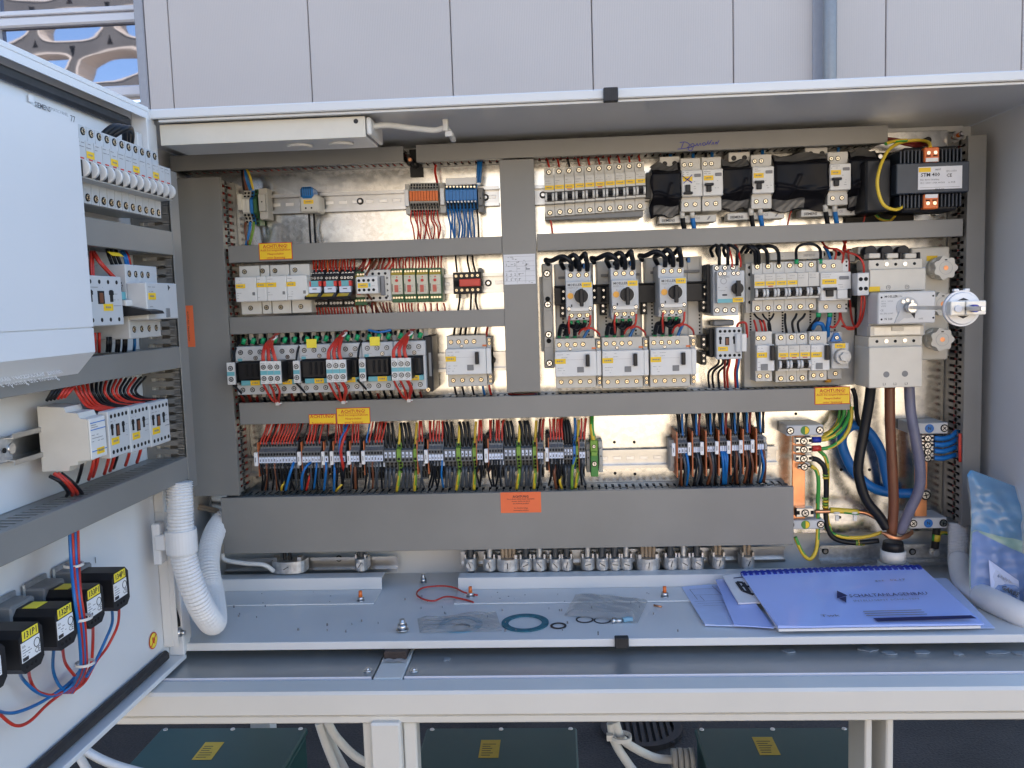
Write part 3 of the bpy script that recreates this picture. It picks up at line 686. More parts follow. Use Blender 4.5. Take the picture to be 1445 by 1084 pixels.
# engraved sheet marks
for s, (px, py) in (('1', (135, 791)), ('2', (95, 811)), ('3', (53, 841)), ('4', (2, 868)), ('1', (132, 789))):
    if s != '1' or px == 135: v = DP(px, py, .001); text(door, s, .012, v.x, -.0008, v.z)
# round warning sticker
v = DP(216, 904, .001)
st = tagit(link('warning_sticker', mesh('warning_sticker', G().cyl((0, -.0002, 0), (0, -.0006, 0), .0125, n=28), ['ink_red']), None, DW((v.x, -.001, v.z)), (0, 0, DROT)), 'round yellow and red warning sticker low on the door by the hinge', 'sticker')
part('face', G().cyl((0, -.0006, 0), (0, -.0009, 0), .0108, n=28), 'yellow_bright', st)
g = G(); g.prism([(-.009, -.006), (-.0075, -.0075), (.009, .006), (.0075, .0075)], 'y', -.0009, -.0012)
for x, z in ((-.003, .002), (0, .001), (.003, -.001)): g.box(x - .0008, x + .0008, -.0012, -.0009, z - .005, z + .004)
part('symbol', g, 'ink_red', st)
# ducts on the door
def dq(xa, ya0, ya1, xb, yb0, yb1): return q4(xa, ya0, ya1, xb, yb0, yb1)
def dduct(label, h, xr, zt_px, zb_px, xleft=-DWID + .02):
    a = DP(*zt_px, h); b = DP(*zb_px, h); L = xr - xleft; t = thing('wiring_duct', label, 'wiring duct', DW(((xr + xleft) / 2, 0, (a.z + b.z) / 2)), 'ducts on the door', (0, 0, DROT)); H = a.z - b.z
    part('cover', G().box(-L / 2, L / 2, -h, -h + .0018, -H / 2, H / 2, 0, .0006).box(-L / 2, L / 2, -h + .0018, -h + .01, H / 2 - .0015, H / 2).box(-L / 2, L / 2, -h + .0018, -h + .01, -H / 2, -H / 2 + .0015), 'duct', t)
    part('base', G().box(-L / 2, L / 2, -.004, -.001, -H / 2 + .002, H / 2 - .002), 'duct', t)
    for s in (1, -1):
        zz = s * (H / 2 - .0025); za, zb = (zz - .0018, zz) if s > 0 else (zz, zz + .0018); g = G(); g.box(-L / 2, L / 2, -.018, -.004, za, zb)
        n = int(L / .0125); st_ = L / n
        for i in range(n):
            x = -L / 2 + i * st_; g.box(x + .0026, x + st_ - .0026, -h + .004, -.018, za, zb); g.box(x + .0008, x + st_ - .0008, -h + .004, -h + .012, za, zb)
        part('slotted_side', g, 'duct', t)
    return t
HD = .062
vx0, vx1 = DP(241, 300, HD).x, DP(253, 300, HD).x
dd1 = dduct('short duct on the door under its breaker row', HD, vx0 - .001, (242, 327), (243, 360))
dd2 = dduct('middle duct on the door under its contactor row', HD, vx0 - .001, (254, 489), (254, 519.3))
dd3 = dduct('lowest duct on the door above the black switch blocks', HD, vx0 - .001, (260, 646.5), (264, 677))
zt, zb = DP(247, 243, HD).z, DP(268, 690, HD).z
t = thing('wiring_duct', 'upright duct along the hinge edge of the door', 'wiring duct', DW(((vx0 + vx1) / 2, 0, (zt + zb) / 2)), 'ducts on the door', (0, 0, DROT))
Wd, Hd = vx1 - vx0, zt - zb
part('cover', G().box(-Wd / 2, Wd / 2, -HD, -HD + .0018, -Hd / 2, Hd / 2, 0, .0006), 'duct', t)
g = G(); n = int(Hd / .0125)
for i in range(n):
    z = -Hd / 2 + i * Hd / n; g.box(-Wd / 2 + .0005, -Wd / 2 + .0022, -HD + .004, -.014, z + .0026, z + Hd / n - .0026); g.box(-Wd / 2 + .0005, -Wd / 2 + .0022, -HD + .004, -HD + .014, z + .0008, z + Hd / n - .0008)
g.box(-Wd / 2 + .0005, -Wd / 2 + .0022, -.014, -.004, -Hd / 2, Hd / 2)
part('slotted_side', g, 'duct', t)
part('side_wall', G().box(Wd / 2 - .0022, Wd / 2 - .0005, -HD + .002, -.004, -Hd / 2, Hd / 2), 'duct', t)
part('base', G().box(-Wd / 2, Wd / 2, -.004, -.001, -Hd / 2, Hd / 2), 'duct', t)
# large pale device housing
HC = .085
a = DP(110.7, 172, HC); s1 = DP(130.6, 462.6, HC); s2 = DP(131, 497, HC)
xr = (a.x + s1.x) / 2
best = min((abs(DP(95, 546, h_ / 1000).x - xr), h_ / 1000) for h_ in range(5, 85))[1]; s3 = DP(95, 546, best)
t = thing('device_housing', 'large pale blue grey device housing with dark seam on the door', 'device housing', DW((xr, 0, s1.z)), None, (0, 0, DROT)); z_ = s1.z
pr = [(-.002, a.z - z_), (-HC, a.z - z_), (-HC, .0012), (-HC + .002, .0012), (-HC + .002, -.0002), (-HC, -.0002), (-HC, s2.z - z_), (-best, s3.z - z_), (-.002, s3.z - z_)]
part('shell', G().prism(pr, 'x', -DWID + .04 - xr, 0), 'door_paint', t)
v = DP(48, 147, HC); text(t, 'SIEMENS', .0075, v.x - xr, -HC - .0006, v.z - z_, 'ink', align='LEFT', bold=.02)
v = DP(69, 153, HC); text(t, 'SIMATIC PANEL', .0050, v.x - xr, -HC - .0006, v.z - z_, 'ink_grey', align='LEFT')
v = DP(98, 162, HC); text(t, '77', .010, v.x - xr, -HC - .0006, v.z - z_ - .004, 'ink', align='LEFT')
for i, s in enumerate(('Vor dem Oeffnen des Geraetes Netzstecker ziehen', 'Disconnect from mains before opening the housing')):
    q = .45 + .16 * i; zz = (s2.z - z_) * (1 - q) + (s3.z - z_) * q; hh = HC * (1 - q) + best * q
    text(t, s, .011, -.045, -hh - .0016, zz, 'white', align='RIGHT', rot=(math.pi / 2 - math.atan2(HC - best, s2.z - s3.z), 0, 0))
v = DP(43, 140, .001); part('sticker', G().box(v.x - .006 - xr, v.x + .003 - xr, -.003, -.0022, v.z - .004 - z_, v.z + .004 - z_), 'white', t)
# ---------------------------------------------------------------- breaker row on the door
def breaker(lab, r=None, d=.068, group=None, door=False, at=None, w=.0177, h=.088, label=True, dbl=False, tog=True, m='plastic', red=False, y0=0.0, round_tog=False):
    """single pole breaker: stepped body, lever, screws"""
    t = Dev.__new__(Dev); t.w, t.h, t.d = w, h, d
    t.o = thing('circuit_breaker', lab, 'circuit breaker', at, group, (0, 0, DROT) if door else None)
    sh = d - .018; W_ = w / 2 - .0003; k = ('mcbbody', w, h, d, y0)
    g = G()
    if k not in MESH:
        pr = [(-y0, -h / 2 + .004), (-sh + .004, -h / 2), (-sh, -h / 2 + .001), (-sh - .001, -.0225), (-d, -.0215), (-d, .0225), (-sh - .001, .0235), (-sh, h / 2 - .001), (-sh + .004, h / 2), (-y0, h / 2 - .004)]
        g.prism(pr, 'x', -W_, W_)
    part('body', g, m, t.o, k)
    for v in (.085, .915): t.screw(.5, v, sh + .001, .0033)
    t.lines(.1, .27, .85, .37, 2, d)
    if label: t.lab(.06, .385, .96, .47, d)
    if red: part('print', G().box(-.004, .004, -d - .0004, -d, .0005, .002), 'ink_red', t.o)
    if tog:
        part('lever_recess', G().box(-W_, W_, -d - .0012, -d + .0002, -.020 if round_tog else -.018, -.0015), 'black', t.o, ('rec', w, d))
        if round_tog: part('lever', G().cyl((-W_ * .28, -d + .001, -.0105), (W_ * .30, -d + .001, -.0105), .0100, n=20), 'plastic_light', t.o, ('rtg', w, d))
        else:
            part('lever', G().box(-W_ * .38, W_ * .38, -d - .0085, -d - .001, -.015, -.008, 0, .0012), 'black_gloss', t.o, ('lev', w, d))
            g = G()
            if ('guard', w, d) not in MESH:
                for s in (-1, 1): g.cyl((s * W_ * .95, -d - .001, -.0103), (s * W_ * .5, -d - .001, -.0103), .0072, n=14)
            part('lever_guard', g, 'plastic_light', t.o, ('guard', w, d))
    return t
HB = .08
zc_ = (DP(241, 236.6, HB).z + DP(221, 300, HB - .018).z) / 2
xrt = DP(241, 248, HB).x
ztop = DP(218, 213, HB - .018).z; zbot = DP(221, 308, HB - .018).z
zc_ = (ztop + zbot) / 2
n_ = 13
door_mcb = []
for i in range(n_):
    x = xrt - .009 - i * .018; at = DW((x, 0, zc_))
    l = i in (2, 5, 8, 11)
    if l: lab = ['breaker with yellow label nearest the hinge in the door row', 'breaker with second yellow label from the hinge in the door row', 'breaker with third yellow label from the hinge in the door row', 'breaker with yellow label next to the pale housing on the door'][(2, 5, 8, 11).index(i)]
    else: lab = N10[i] + ' pole from the hinge, unlabelled, in the door row of round white levers'
    b = breaker(lab, d=HB, group='breakers in a row on the door', door=True, at=at, label=l, m='plastic_cool', round_tog=True, h=ztop - zbot, red=True)
# black loom over them
g = G()
for k in range(3):
    g.tube([DW((xrt - .10 + k * .006, -.03, ztop - .003)), DW((xrt - .085 + k * .006, -.045 - .006 * k, ztop + .018)), DW((xrt - .055 + k * .01, -.045, ztop + .020)), DW((xrt - .03 + k * .008, -.03, ztop - .002))], .004, 8)
single('wire_loom', g, 'black_wire', 'black wires looping over the top of the door breaker row', 'wires')
# ---------------------------------------------------------------- second row on the door
def holes_row(t, n, u0, u1, v, y, r=.0026):
    for i in range(n): t.hole(u0 + (u1 - u0) * (i + .5) / n, v, y, r)
def contactor_small(lab, r, d, door=False, group=None, lu=(.16, .56, .5, .70), m='plastic_cool', holes=(4, 4), base=None):
    t = Dev('contactor', lab, 'contactor', r, d, group, door)
    t.box('body', .02, .04, .98, .96, base or .008, d - .012, 'plastic_mid' if m != 'x' else m)
    t.box('front', 0, 0, 1, 1, d - .0125, d, m, .001)
    holes_row(t, holes[0], .06, .98, .12, d); holes_row(t, holes[1], .06, .98, .88, d)
    g = G()
    for u in (.12, .66): g.box(t.X(u), t.X(u + .07), -d - .0008, -d + .0005, t.Z(.52), t.Z(.28)); 
    for u in (.10, .64): g.box(t.X(u), t.X(u + .11), -d - .0009, -d + .0005, t.Z(.38), t.Z(.30))
    g.box(t.X(.34), t.X(.50), -d - .0008, -d + .0005, t.Z(.56), t.Z(.30))
    part('slots', g, 'hole', t.o)
    part('armature', G().box(t.X(.37), t.X(.47), -d - .001, -d, t.Z(.54), t.Z(.34)), 'brown_wire', t.o)
    t.lines(.1, .2, .5, .26, 1, d); t.lines(.75, .3, .95, .66, 3, d)
    t.lab(lu[0], lu[1], lu[2], lu[3], d)
    return t
c1 = contactor_small('grey contactor on the door beside the pale housing', (119, 389.5, 173, 460), .078, True, lu=(.47, .56, .72, .70))
t = Dev('relay', 'plug in relay with black release lever on the door', 'relay', (171, 398, 192, 448), .072, None, True)
t.box('socket', 0, 0, 1, 1, .01, .066, 'black'); t.box('window', .1, .28, .9, .5, .066, .070, 'turquoise'); t.box('window_frame', 0.0, .3, .1, .5, .066, .0705, 'relay_red')
for k in range(4): t.screw(.15 + .23 * k, .1, .066, .0024, 'steel')
t.box('tag_strip', .0, .52, .8, .68, .066, .078, 'plastic_light')
part('lever', G().prism([(-.066, t.Z(.62)), (-.108, t.Z(.84)), (-.110, t.Z(.92)), (-.072, t.Z(.97)), (-.062, t.Z(.86))], 'x', t.X(.0), t.X(.95)), 'black', t.o)
part('label', G().box(t.X(.1), t.X(.85), -.0945, -.094, -.004, .004, 0), 'yellow', t.o, None, (0, -.001, t.Z(.84)), (-.9, 0, 0))
def rcd_block(name, lab, cat, rf, d, sh_in=.018, door=False, group=None, cols=4, m='plastic', front_v=(.0, 1.), ext=(.26, .26), lu=(.03, .35, .22, .52), y0=0, label=True, lo_cols=None, aux=True, textv=True, btn=(.62, .64, .80, .84), sw=None, text_=True):
    """broad residual-current style device. rf = photo rect of the raised front block; shoulders extend above/below by ext*height"""
    t = Dev(name, lab, cat, rf, d, group, door); H = t.h; sd = d - sh_in
    z1 = H / 2 + ext[0] * H; z0 = -H / 2 - ext[1] * H
    part('body', G().box(-t.w / 2 + .0006, t.w / 2 - .0006, -sd, -y0, z0, z1, 0, .001), m, t.o)
    part('front', G().box(-t.w / 2, t.w / 2, -d, -sd, -H / 2, H / 2, 0, .0012), 'plastic_light' if m == 'plastic' else m, t.o)
    for i in range(cols): t.screw((i + .6) / (cols + 1.2), -.5 * ext[0], sd, .0030)
    for i in range(lo_cols or cols): t.screw((i + .6) / ((lo_cols or cols) + .3), 1 + .5 * ext[1], sd, .0030)
    if label: t.lab(*lu, d)
    if text_: t.lines(.06, .06, .4, .3, 2, d); t.lines(.06, .6, .3, .9, 3, d)
    if btn: t.box('test_button', *btn, d - .001, d + .001, 'plastic_mid', .0004)
    if sw:
        t.box('switch_recess', sw[0] - .02, sw[1] - .04, sw[2] + .02, sw[3] + .04, d - .001, d + .0004, 'plastic_cool', 0)
        t.box('switch_lever', *sw, d, d + .009, 'black', .001)
    return t
t = rcd_block('residual_current_device', 'grey residual current device standing proud on the door near its hinge', 'circuit breaker', (207.5, 399.5, 250.4, 450.5), .098, .026, True, None, m='plastic_cool', ext=(.5, .5), y0=.008, lu=(.05, .28, .28, .46), btn=(.58, .70, .70, .95), text_=True)
part('status_mark', G().prism([(t.X(.70), t.Z(.05)), (t.X(.70), t.Z(.2)), (t.X(.76), t.Z(.12))], 'y', -.0985, -.098), 'ink', t.o)
# row two wires
def dwire(pts, r, m, lab, group, m2=None, n=6):
    if group in PACKG: return packed([DW(DP(x, y, h)) for x, y, h in pts], r, m)
    return single('wire', G().tube([DW(DP(x, y, h)) for x, y, h in pts], r, n, 0, 1 if m2 else None), [m, m2] if m2 else m, lab, 'wire', group)
GW = 'wires between the door ducts and devices'
for x in (128, 131): dwire(((x, 355, .04), (x, 372, .05), (x + 1, 392, .055)), .0017, 'red_wire', 'red wire entering the contactor beside the pale housing from above', GW)
for x in (138, 141): dwire(((x - 8, 355, .04), (x, 368, .055), (x + 12, 382, .06), (x + 22, 392, .06)), .0017, 'red_wire', 'red wire curving down to the door relay', GW)
for i, x in enumerate((151, 157, 163)): dwire(((x, 352, .04), (x + 3, 362, .05), (x + 8, 375, .05)), .0024, 'black_wire', 'black wire entering the proud door device from above', GW)
for i, x in enumerate((171, 174, 177)): dwire(((x, 355, .04), (x + 4, 362, .05), (x + 7, 374, .05)), .0020, ('blue_wire', 'blue_wire', 'red_wire')[i], 'thin wire beside the black ones above the proud door device', GW)
for i, x in enumerate((134, 140)): dwire(((x, 470, .05), (x, 480, .05), (x, 497, .04)), .0020, 'red_wire', 'red wire under the contactor beside the pale housing', GW)
for i, x in enumerate((152, 156, 165, 168, 175, 178)): dwire(((x, 476, .05), (x, 486, .05), (x - 1, 496, .04)), .0020, 'black_wire', '', 'packed')
dwire(((190, 476, .05), (190, 486, .05), (189, 496, .04)), .0022, 'blue_wire', 'blue wire under the proud door device', GW)
# ---------------------------------------------------------------- third row on the door
ra = DP(0, 625, .0075); rb = DP(200, 600, .0075)
t = thing('mounting_rail', 'mounting rail on the door behind the timer relay', 'mounting rail', DW((-.35, 0, 0)), None, (0, 0, DROT))
zr = DP(30, 628, .0075).z
part('profile', G().prism([(-.001, -.013 + zr), (-.0195, -.013 + zr), (-.0195, -.0175 + zr), (-.021, -.0175 + zr), (-.021, -.0118 + zr), (-.0025, -.0118 + zr), (-.0025, .0118 + zr), (-.021, .0118 + zr), (-.021, .0175 + zr), (-.0195, .0175 + zr), (-.0195, .013 + zr), (-.001, .013 + zr)], 'x', DP(18, 625, .02).x + .35, .32), 'rail_metal', t)
part('bracket', G().box(-.3, DP(18, 625, .02).x + .36, -.012, -.001, zr - .014, zr + .014, 0, .001), 'zinc_cast', t)
v = DP(30, 628, .024); part('screw', G().cyl((0, 0, 0), (0, -.0045, 0), .0062, n=8), 'steel', t, None, (v.x + .35, -.009, zr))
v = DP(6, 631, .013); part('screw', G().cyl((0, 0, 0), (0, -.001, 0), .003, n=12), 'hole', t, None, (v.x + .35, -.0125, zr))
HT = .078
fr_ = (126, 587, 149.4, 648)
tm = Dev('timer_relay', 'beige timer relay with blue printed front on the door', 'timer relay', fr_, HT, None, True)
H = tm.h; hw = tm.w / 2
pr = [(-.018, -H * .72), (-.050, -H * .72), (-.052, -H * .60), (-.062, -H * .58), (-.062, -H * .5), (-HT + .001, -H * .47), (-HT + .001, H * .47), (-.068, H * .5), (-.066, H * .62), (-.052, H * .64), (-.050, H * .76), (-.018, H * .80)]
part('body', G().prism(pr, 'x', -hw, hw), 'plastic_grey' if False else 'plastic', tm.o)
tm.box('front', .02, .03, .98, .97, HT - .001, HT + .001, 'plastic_light')
g = G()
for v0, v1 in ((.12, .14), (.28, .30), (.78, .80)): g.box(tm.X(.06), tm.X(.96), -HT - .0014, -HT - .0009, tm.Z(v1), tm.Z(v0))
part('print', g, 'blue_plastic', tm.o); tm.lab(.35, .74, .8, .88, HT + .001); tm.lines(.1, .16, .5, .26, 2, HT + .001); tm.lines(.1, .38, .8, .6, 3, HT + .001)
for k in range(3): tm.hole(.2 + .3 * k, -.14, .0505, .0026)
GT = 'contactors coupled side by side on the lower door'
for i, (xa, xb, y0a, y1a) in enumerate(((153.6, 183, 577, 643.5), (183.2, 211.5, 571, 635.5), (211.7, 239.4, 565.5, 627.5))):
    contactor_small(('grey contactor next to the timer relay on the door', 'middle one of three coupled grey contactors on the door', 'grey contactor nearest the hinge of the three coupled on the door')[i], (xa, y0a, xb, y1a), .08, True, GT, lu=(.10, .58, .46, .73), holes=(5, 5))
for i in range(16):
    x = 150 + i * 5.4; y = 581 - i * 1.25; m = 'red_wire' if rnd.random() < .55 else 'black_wire'
    dwire(((x - 48 + i * 1.5, 541 - i * .6, .045), (x - 40, 556 - i * .3, .055), (x - 26, 574 - i * .8, .058), (x, y, .066)), .0019, m, '', 'packed')
for i in range(6):
    x = 62 + i * 5; dwire(((x + 20 + i, 536, .045), (x + 12, 552, .06), (x + 4, 566 - i, .055)), .0019, 'red_wire' if i > 2 else 'black_wire', '', 'packed')
for i, (x, m) in enumerate(((88, 'black_wire'), (94, 'red_wire'), (99, 'red_wire'), (104, 'black_wire'))):
    dwire(((x - 18, 672 if i == 0 else 668, .04), (x - 3, 680, .05), (x + 8, 694 - i, .045), (x + 6 + i * 2, 700 - i, .035)), .0024, m, '', 'packed')
for i, (x, m) in enumerate(((112, 'black_wire'), (128, 'red_wire'), (134, 'red_wire'), (150, 'red_wire'), (158, 'red_wire'), (163, 'black_wire'), (180, 'red_wire'), (196, 'red_wire'))):
    y = 665 - i * 4; dwire(((x + 6, y - 20, .06), (x + 2, y, .055), (x - 3, y + 16, .035)), .0021, m, '', 'packed')
# ---------------------------------------------------------------- black switch blocks with yellow tags
GB = 'black switch blocks along the bottom of the door'
units = (((158.5, 803, 182.5, 859), '134P1', 'black switch block tagged 134P1 nearest the hinge'), ((121, 826, 147, 884), '133P1', 'black switch block tagged 133P1 behind the wire bundle'),
         ((78, 852, 108, 914), '132P1', 'black switch block tagged 132P1 left of the wire bundle'), ((27, 882, 62, 946), '131P1', 'black switch block tagged 131P1 near the photo left edge'),
         ((-42, 916, 10, 982), '130P1', 'black switch block cut by the photo left edge'))
SW = []
for r, tg, lab in units:
    d = .075; t = Dev('switch_block', lab, 'switch block', r, d, GB, True); W_, H = t.w, t.h; SW.append(t)
    def octo(k, c): return [(-W_ / 2 * k + c, -H / 2), (W_ / 2 * k - c, -H / 2), (W_ / 2 * k, -H / 2 + c), (W_ / 2 * k, H / 2 - c), (W_ / 2 * k - c, H / 2), (-W_ / 2 * k + c, H / 2), (-W_ / 2 * k, H / 2 - c), (-W_ / 2 * k, -H / 2 + c)]
    part('housing', G().prism(octo(1, .007), 'y', -.028, -d), 'black', t.o)
    part('base_plate', G().box(-W_ / 2 - .002, W_ / 2 + .002, -.028, -.0025, -H / 2 + .012, H / 2 + .004, 0, .002), 'plastic_mid', t.o)
    part('flange', G().box(-W_ / 2 - .004, W_ / 2 + .004, -.006, -.0022, -H / 2 + .010, H / 2 + .010, 0, .002), 'zinc_cast', t.o)
    l = t.box('tag', .14, .03, .80, .25, d, d + .0005, 'yellow_bright', 0)
    text(l, tg, .0095, t.X(.47), -d - .0008, t.Z(.14), 'ink', bold=.02)
    l = t.box('rating_plate', .06, .28, .84, .72, d, d + .0005, 'white', 0)
    text(l, 'CE', .008, t.X(.70), -d - .0008, t.Z(.62), 'ink'); text(l, 'ELR', .0032, t.X(.16), -d - .0008, t.Z(.37), 'ink')
    part('print', G().box(t.X(.09), t.X(.32), -d - .0008, -d - .0004, t.Z(.70), t.Z(.62)), 'ink', l)
    t.lines(.1, .42, .5, .6, 3, d + .0005)
    part('print', G().ring((t.X(.70), t.Z(.44)), .0042, .0050, -d - .0008, -d - .0004, 16, ax='y'), 'ink', l)
    part('side_tag', G().box(-W_ / 2 + .008, W_ / 2 - .01, -.05, -.034, H / 2, H / 2 + .0005), 'yellow_bright', t.o) if tg in ('133P1', '132P1') else None
    for k in (.25, .45, .62): part('vent', G().cyl((t.X(k), -d + .001, t.Z(.86)), (t.X(k), -d - .0004, t.Z(.86)), .0018, n=8), 'hole', t.o)
GL = 'red and blue wires of the door switch blocks'
def lw(pts, m, lab): dwire(pts, .0019, m, lab, GL)
for i in range(8):
    o = (i % 4) * 2.6; m = 'red_wire' if i % 2 else 'blue_wire'; hh = .05 + .006 * (i // 4)
    lw(((98 + o * 1.5, 745, hh), (100 + o * 1.4, 790, hh), (104 + o * 1.2, 835, hh + .02), (110 + o * 1.2, 880, hh + .02), (114 + o * 1.0, 925, hh + .01), (113 + o, 945, hh), (104 + o, 965, .03), (88 + i * 2, 978, .02)), m, 'wire in the tied bundle hanging from the lowest door duct')
lw(((158, 859, .05), (158, 880, .03), (148, 905, .02), (134, 935, .02), (122, 955, .03)), 'blue_wire', 'blue wire from the block tagged 134P1')
lw(((168, 857, .05), (166, 882, .03), (152, 912, .02), (135, 935, .02), (120, 962, .02), (104, 975, .02)), 'red_wire', 'red wire from the block tagged 134P1')
lw(((131, 883, .05), (131, 905, .03), (128, 940, .02), (115, 962, .02), (100, 974, .02)), 'red_wire', 'red wire from the block tagged 133P1')
lw(((76, 914, .05), (75, 945, .02), (84, 968, .02), (98, 975, .02), (108, 966, .02)), 'blue_wire', 'blue wire from the block tagged 132P1')
lw(((88, 912, .05), (92, 935, .02), (104, 952, .02), (112, 960, .02)), 'red_wire', 'red wire from the block tagged 132P1')
lw(((27, 946, .05), (32, 958, .02), (48, 974, .02), (66, 982, .02), (85, 979, .02), (104, 962, .02), (118, 942, .02)), 'blue_wire', 'blue wire from the block tagged 131P1')
lw(((40, 944, .05), (43, 960, .02), (52, 975, .02), (70, 981, .02), (88, 977, .02)), 'red_wire', 'red wire from the block tagged 131P1')
lw(((-12, 1000, .03), (8, 1006, .02), (28, 1004, .02), (60, 990, .02), (95, 966, .02), (114, 945, .02)), 'blue_wire', 'long blue wire running to the photo left edge')
lw(((-14, 990, .03), (2, 1010, .02), (22, 1024, .02), (42, 1018, .02), (66, 995, .02), (92, 974, .02), (112, 956, .02)), 'red_wire', 'long red wire running to the photo left edge')
for px, py, h_ in ((101, 797, .055), (113, 872, .076), (117, 936, .062)):
    c = DW(DP(px + 3, py, h_)); g = G(); g.ring((0, 0), .0095, .0110, -.0015, .0015, 20)
    single('cable_tie', g, 'tie_clear', {797: 'clear tie high on the red and blue bundle', 872: 'clear tie in the middle of the red and blue bundle', 936: 'clear tie low on the red and blue bundle'}[py], 'cable tie', 'ties on the door bundle', loc=c)
# ---------------------------------------------------------------- hinges
def hinge(lab, z, up):
    t = thing('hinge', lab, 'hinge', (-.607, -.312, z), 'door hinges')
    part('bracket', G().box(-.004, .014, -.006, .014, -.045, .045, 0, .001) if False else G().box(.009, .0125, -.010, .014, -.045, .045, 0, .0008), 'cab_paint', t)
    part('back_plate', G().box(-.010, .009, .010, .014, -.045, .045), 'black', t)
    part('pin', G().cyl((0, 0, -.028), (0, 0, .032), .0042, n=12), 'steel', t)
    part('sleeve', G().cyl((0, 0, -.022), (0, 0, .004), .0085, n=14), 'black', t)
    if up: part('cap', G().cyl((-.004, -.006, .047), (-.004, -.006, .052), .005, .003, n=14), 'plastic_light', t)
    return t
hinge('upper door hinge with steel pin and black sleeve', PY(212, 198, -.312).z, 1)
hinge('lower door hinge beside the green yellow earth strap', PY(250, 880, -.312).z, 0)

g = G(); a_ = PY(248, 893, -.33)
es = thing('earth_bolt', 'steel earthing bolt with washers at the lower hinge', 'bolt', a_)
part('washer', G().cyl((-.004, 0, 0), (.001, 0, 0), .0085, n=18), 'brass', es); part('nut', G().cyl((.001, 0, 0), (.009, 0, 0), .0070, n=6), 'steel', es); part('stud', G().cyl((.009, 0, 0), (.015, 0, 0), .004, n=10), 'steel', es)
single('earth_strap', G().tube([PY(251, 815, -.25), PY(244, 835, -.30), PY(244, 855, -.325), PY(246, 876, -.33)], .0045, 8, 0, 1), ['green_wire', 'yellow_wire'], 'green and yellow earth strap arching to the lower hinge bolt', 'earth wire')
single('strap_boot', G().tube([PY(244, 860, -.327), PY(248, 874, -.33), PY(249, 884, -.331)], .006, 8), 'black', 'black boot on the earth strap end at the lower hinge', 'cable boot')
# ---------------------------------------------------------------- conduits
def conduit(lab, path, r, res, m='conduit_white', rib=.05):
    return single('conduit', G().tube([PY(*p) for p in path], r, 20, 0, res=res, rib=rib), m, lab, 'conduit')
cpth = ((253, 680, -.375), (254, 715, -.378), (256, 760, -.378), (264, 805, -.375), (281, 850, -.362), (298, 877, -.33), (303, 872, -.27), (300, 838, -.20), (294, 800, -.16), (298, 765, -.11), (311, 738, -.06), (332, 720, -.045))
conduit('ribbed white conduit bending from the door into the cabinet at lower left', cpth, .0185, 19)
c = PY(256, 763, -.378)
g = G(); g.ring((0, 0), .0188, .0225, -.017, .017, 30); g.box(-.036, -.019, -.012, .012, -.012, .012, 0, .002)
cl = single('conduit_clamp', g, 'conduit_white', 'white plastic clamp round the ribbed conduit on the door', 'clamp', loc=c)
part('clamp_foot', G().box(-.040, -.028, -.010, .010, -.034, .028, 0, .002), 'conduit_white', cl)
conduit('pale ribbed conduit beside the plastic bag at lower right', ((1352, 738, -.055), (1352, 760, -.06), (1352, 785, -.07), (1353, 800, -.085)), .0165, 22)
single('conduit_sleeve', G().tube([PY(*p) for p in ((1353, 786, -.074), (1355, 808, -.10), (1366, 829, -.14), (1388, 842, -.19), (1415, 855, -.235), (1450, 872, -.27), (1490, 890, -.28))], lambda t: .0167 + .0030 * min(1, t * 2), 20), 'conduit_white', 'smooth white conduit sleeve curving right along the cabinet floor', 'conduit')
single('white_cable', G().tube([PY(314, 781, -.07), PY(318, 790, -.072), PY(345, 795, -.072), (PY(372, 797, -.07)), PY(386, 806, -.06)], .0042, 10), 'white_cable', 'white cable running under the bottom duct to the left clamp', 'cable')
single('tan_wires', G().tube([PY(270, 713, -.02), PY(290, 716, -.02), PY(315, 722, -.03)], .0035, 8).tube([PY(270, 717, -.025), PY(290, 719, -.025), PY(315, 727, -.035)], .003, 8), 'tan_cable', 'tan cables entering the bottom duct at its left end', 'cables')
# ================================================================ DEVICES IN THE CABINET
def cen(px0, py0, px1, py1, d):
    a = PY((px0 + px1) / 2, (py0 + py1) / 2, -d); return Vector((a.x, 0, a.z))
# ---- upper right: ten breakers
zt_, zb_ = PY(840, 233.5, -.05), PY(840, 304, -.05)
for i in range(10):
    p = PY(775.2 + 14.28 * i, 270 - .5 * i, -.066); t = PY(775, 237 - .5 * i, -.055).z; b = PY(775, 306 - .5 * i, -.055).z
    lab = ('leftmost breaker of the ten in the upper right row with a red wire below', ) [0] if i == 0 else ('rightmost breaker of the ten in the upper right row' if i == 9 else N10[i] + ' breaker from the left in the row of ten at upper right')
    breaker(lab, d=.07, group='ten single pole breakers in the upper right row', at=Vector((p.x, 0, (t + b) / 2)), w=.0173, h=t - b, red=i in (2, 5))
a, b = PY(769, 310, -.04), PY(907, 304, -.04)
single('comb_busbar', G().box(a.x, b.x, -.045, -.02, b.z - .003, a.z + .012, 0, .001), 'plastic_mid', 'grey comb busbar under the row of ten breakers', 'busbar')
p = PY(916, 262, -.03); single('end_clamp', G().box(-.006, .006, -.038, -.008, -.022, .022, 0, .001), 'plastic_mid', 'dark grey end clamp right of the row of ten breakers', 'end clamp', loc=(p.x, 0, p.z))
